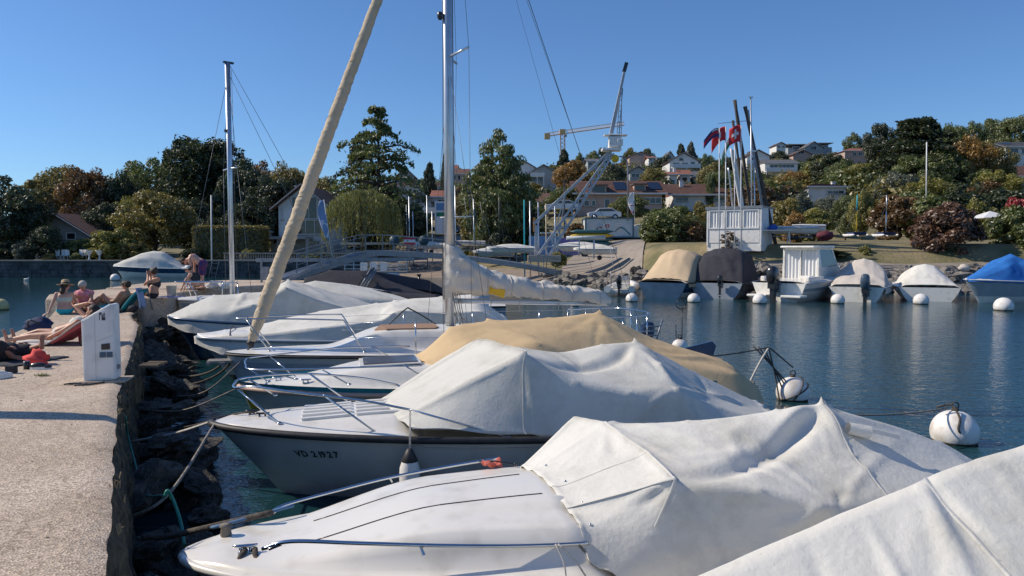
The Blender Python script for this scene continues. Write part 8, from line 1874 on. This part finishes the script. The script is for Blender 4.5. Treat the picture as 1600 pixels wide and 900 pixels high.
for a,b,c,d,r_,m,lab in LMs:
    p=at(c,d,58.5); q=at(a,b,57.5); g=G(); n=14; g.tube([p.lerp(q,i/n) for i in range(n+1)],[r_*.9*(1+.12*math.sin(i*2.3)) if m=='black' else r_ for i in range(n+1)],9); setp(g.build('leaning_mast',MT['ropedark'] if m=='black' else MT[m]),lab,'mast')
for px,y0,lab in ((1174,152,'slim straight aluminium mast with a small top unit behind the shed'),(1179,236,'slim straight mast beside the thick dark leaning one')):
    g=G(); a=at(px+1,384,57); b=at(px-1,y0,57); g.tube([a,b],.05,8); g.box(b,(.3,.1,.1)); setp(g.build('mast',MT['alu']),lab,'mast')
g=G(); g.tube([at(1122,193,57),at(1175,188,57)],.02,5); setp(g.build('yard',MT['wire']),'thin horizontal wire between the flag poles and masts','wire')
# dinghy hulls right of shed
b_=dinghy(1232,376,58,4.0,-2,'white open dinghy on a stand right of the shed',covered=False); dinghy(1262,372,60,2.6,8,'small white tender hull right of the open dinghy',covered=False)
e=empty('trestle',at(1207,380,57),0,'pale trestle table with a blue cloth right of the shed','table'); g=G(); g.box((.2,0,.95),(2.3,.8,.06)); g.build('top',MT['white'],e)
for x in (-.8,1.2): g=G(); g.bar((x,-.3,0),(x,.0,.95),.06); g.bar((x,.3,0),(x,0,.95),.06); g.build('leg',MT['white'],e)
g=G(); g.ball((.0,0,1.15),.35,12,8,(1.0,.8,.6),jit=.5,seed=5); o=g.build('cloth',MT['bluecloth']); o.location=e.location; setp(o,'crumpled blue cloth on the trestle table','cloth')
g=G(); g.ball((0,0,.35),.6,12,8,(1.1,.8,.6),jit=.3,seed=6); o=g.build('covered_dinghy',M('maroon_cover',(.12,.02,.04),.8)); o.location=at(1289,376,59); setp(o,'small maroon covered hull at the right end of the dinghies','dinghy')
# two beach catamaran trolleys with masts
for px,Y,m1,lab in ((1338,60,'sailyellow','catamaran on a trolley with a yellow and teal mast'),(1384,61,'alu','catamaran on a trolley with a plain pale mast')):
    e=empty('beach_catamaran',at(px,372,Y),0,lab,'catamaran'); g=G(); g.box((0,0,.35),(1.0,1.2,.22)); g.build('trampoline',MT['navy'],e)
    for s in (-1,1): g=G(); g.tube([(s*.55,-.9,.25),(s*.55,-.5,.22),(s*.55,.8,.22),(s*.55,1.2,.3)],[.04,.10,.11,.05],10); g.build('hull',MT['white'],e)
    g=G(); top=(372-305)/F*Y; g.tube([(0,0,.4),(0,0,top*.62)],.045,8); g.build('mast',MT[m1],e); g=G(); g.tube([(0,0,top*.62),(0,0,top)],.045,8); g.build('mast_top',MT['turq'] if m1!='alu' else MT['alu'],e)
    g=G(); g.tube([(-.9,0,.3),(-.1,0,top*.7)],.02,5); g.build('stay',MT['wire'],e)
# white parasol right
e=empty('parasol',at(1546,364,60),0,'white square parasol on the slope at the right','parasol'); zt=(364-330)/F*60
g=G(); g.tube([(0,0,-.3),(0,0,zt)],.04,8); g.build('pole',MT['white'],e); g=G(); g.add([(-1.2,-1.2,zt-.55),(1.2,-1.2,zt-.55),(1.2,1.2,zt-.55),(-1.2,1.2,zt-.55),(0,0,zt)],[(0,1,4),(1,2,4),(2,3,4),(3,0,4)]); o=g.build('canopy',MT['white'],e); s=o.modifiers.new('s','SOLIDIFY'); s.thickness=.03
for px,lab,Y in ((634,'white garden parasol by the brown gabled hillside house',235),): 
    e=empty('parasol',at(px,290,Y),0,lab,'parasol'); g=G(); g.tube([(0,0,0),(0,0,2.4)],.06,6); g.build('pole',MT['white'],e); g=G(); g.lathe([(1.8,2.2),(0,2.9)],(0,0,0),12); g.build('canopy',MT['white'],e)
p=at(1548,366,60); g=G(); g.bar(p+Vector((0,0,0)),p+Vector((.3,0,.9)),.4,.06); g.box(p+Vector((-.2,0,.2)),(.6,.5,.06)); setp(g.build('deck_chair',MT['white']),'white deck chair under the square parasol','chair')
# rusty buoy / white rock like cover on the right shore
g=G(); g.ball((0,0,.5),.8,14,10,(1.2,.9,.8),jit=.4,seed=33); o=g.build('wrapped_bundle',MT['cstone']); o.scale=(.4,.4,.4); o.location=at(1506,424,51.5); setp(o,'pale wrapped bundle on the promenade left of the blue covered boat','bundle')
# small bin by path at centre (600,668 crop)
g=G(); g.box((0,0,.5),(.9,.6,1.0)); o=g.build('bin',MT['white'],None,bevel=.03); o.location=at(762,366,84); setp(o,'white box bin beside the path left of the tall uneven tree','bin')
# stray fine debris on pier
rr=random.Random(4); g=G()
for k in range(260):
    u=rr.random(); a=edge(PE,u); b=edge(PL,u); v=rr.random(); x=lerp(a[0],b[0],v); y=lerp(a[1],b[1],v); s=rr.uniform(.004,.010); g.ball((x,y,PZ+.004),s,5,3,(1.4,1,.5),jit=.4,seed=k)
o=g.build('grit',MT['rockp']); setp(o,'scattered grit and pebbles on the pier concrete','gravel',None,'stuff')
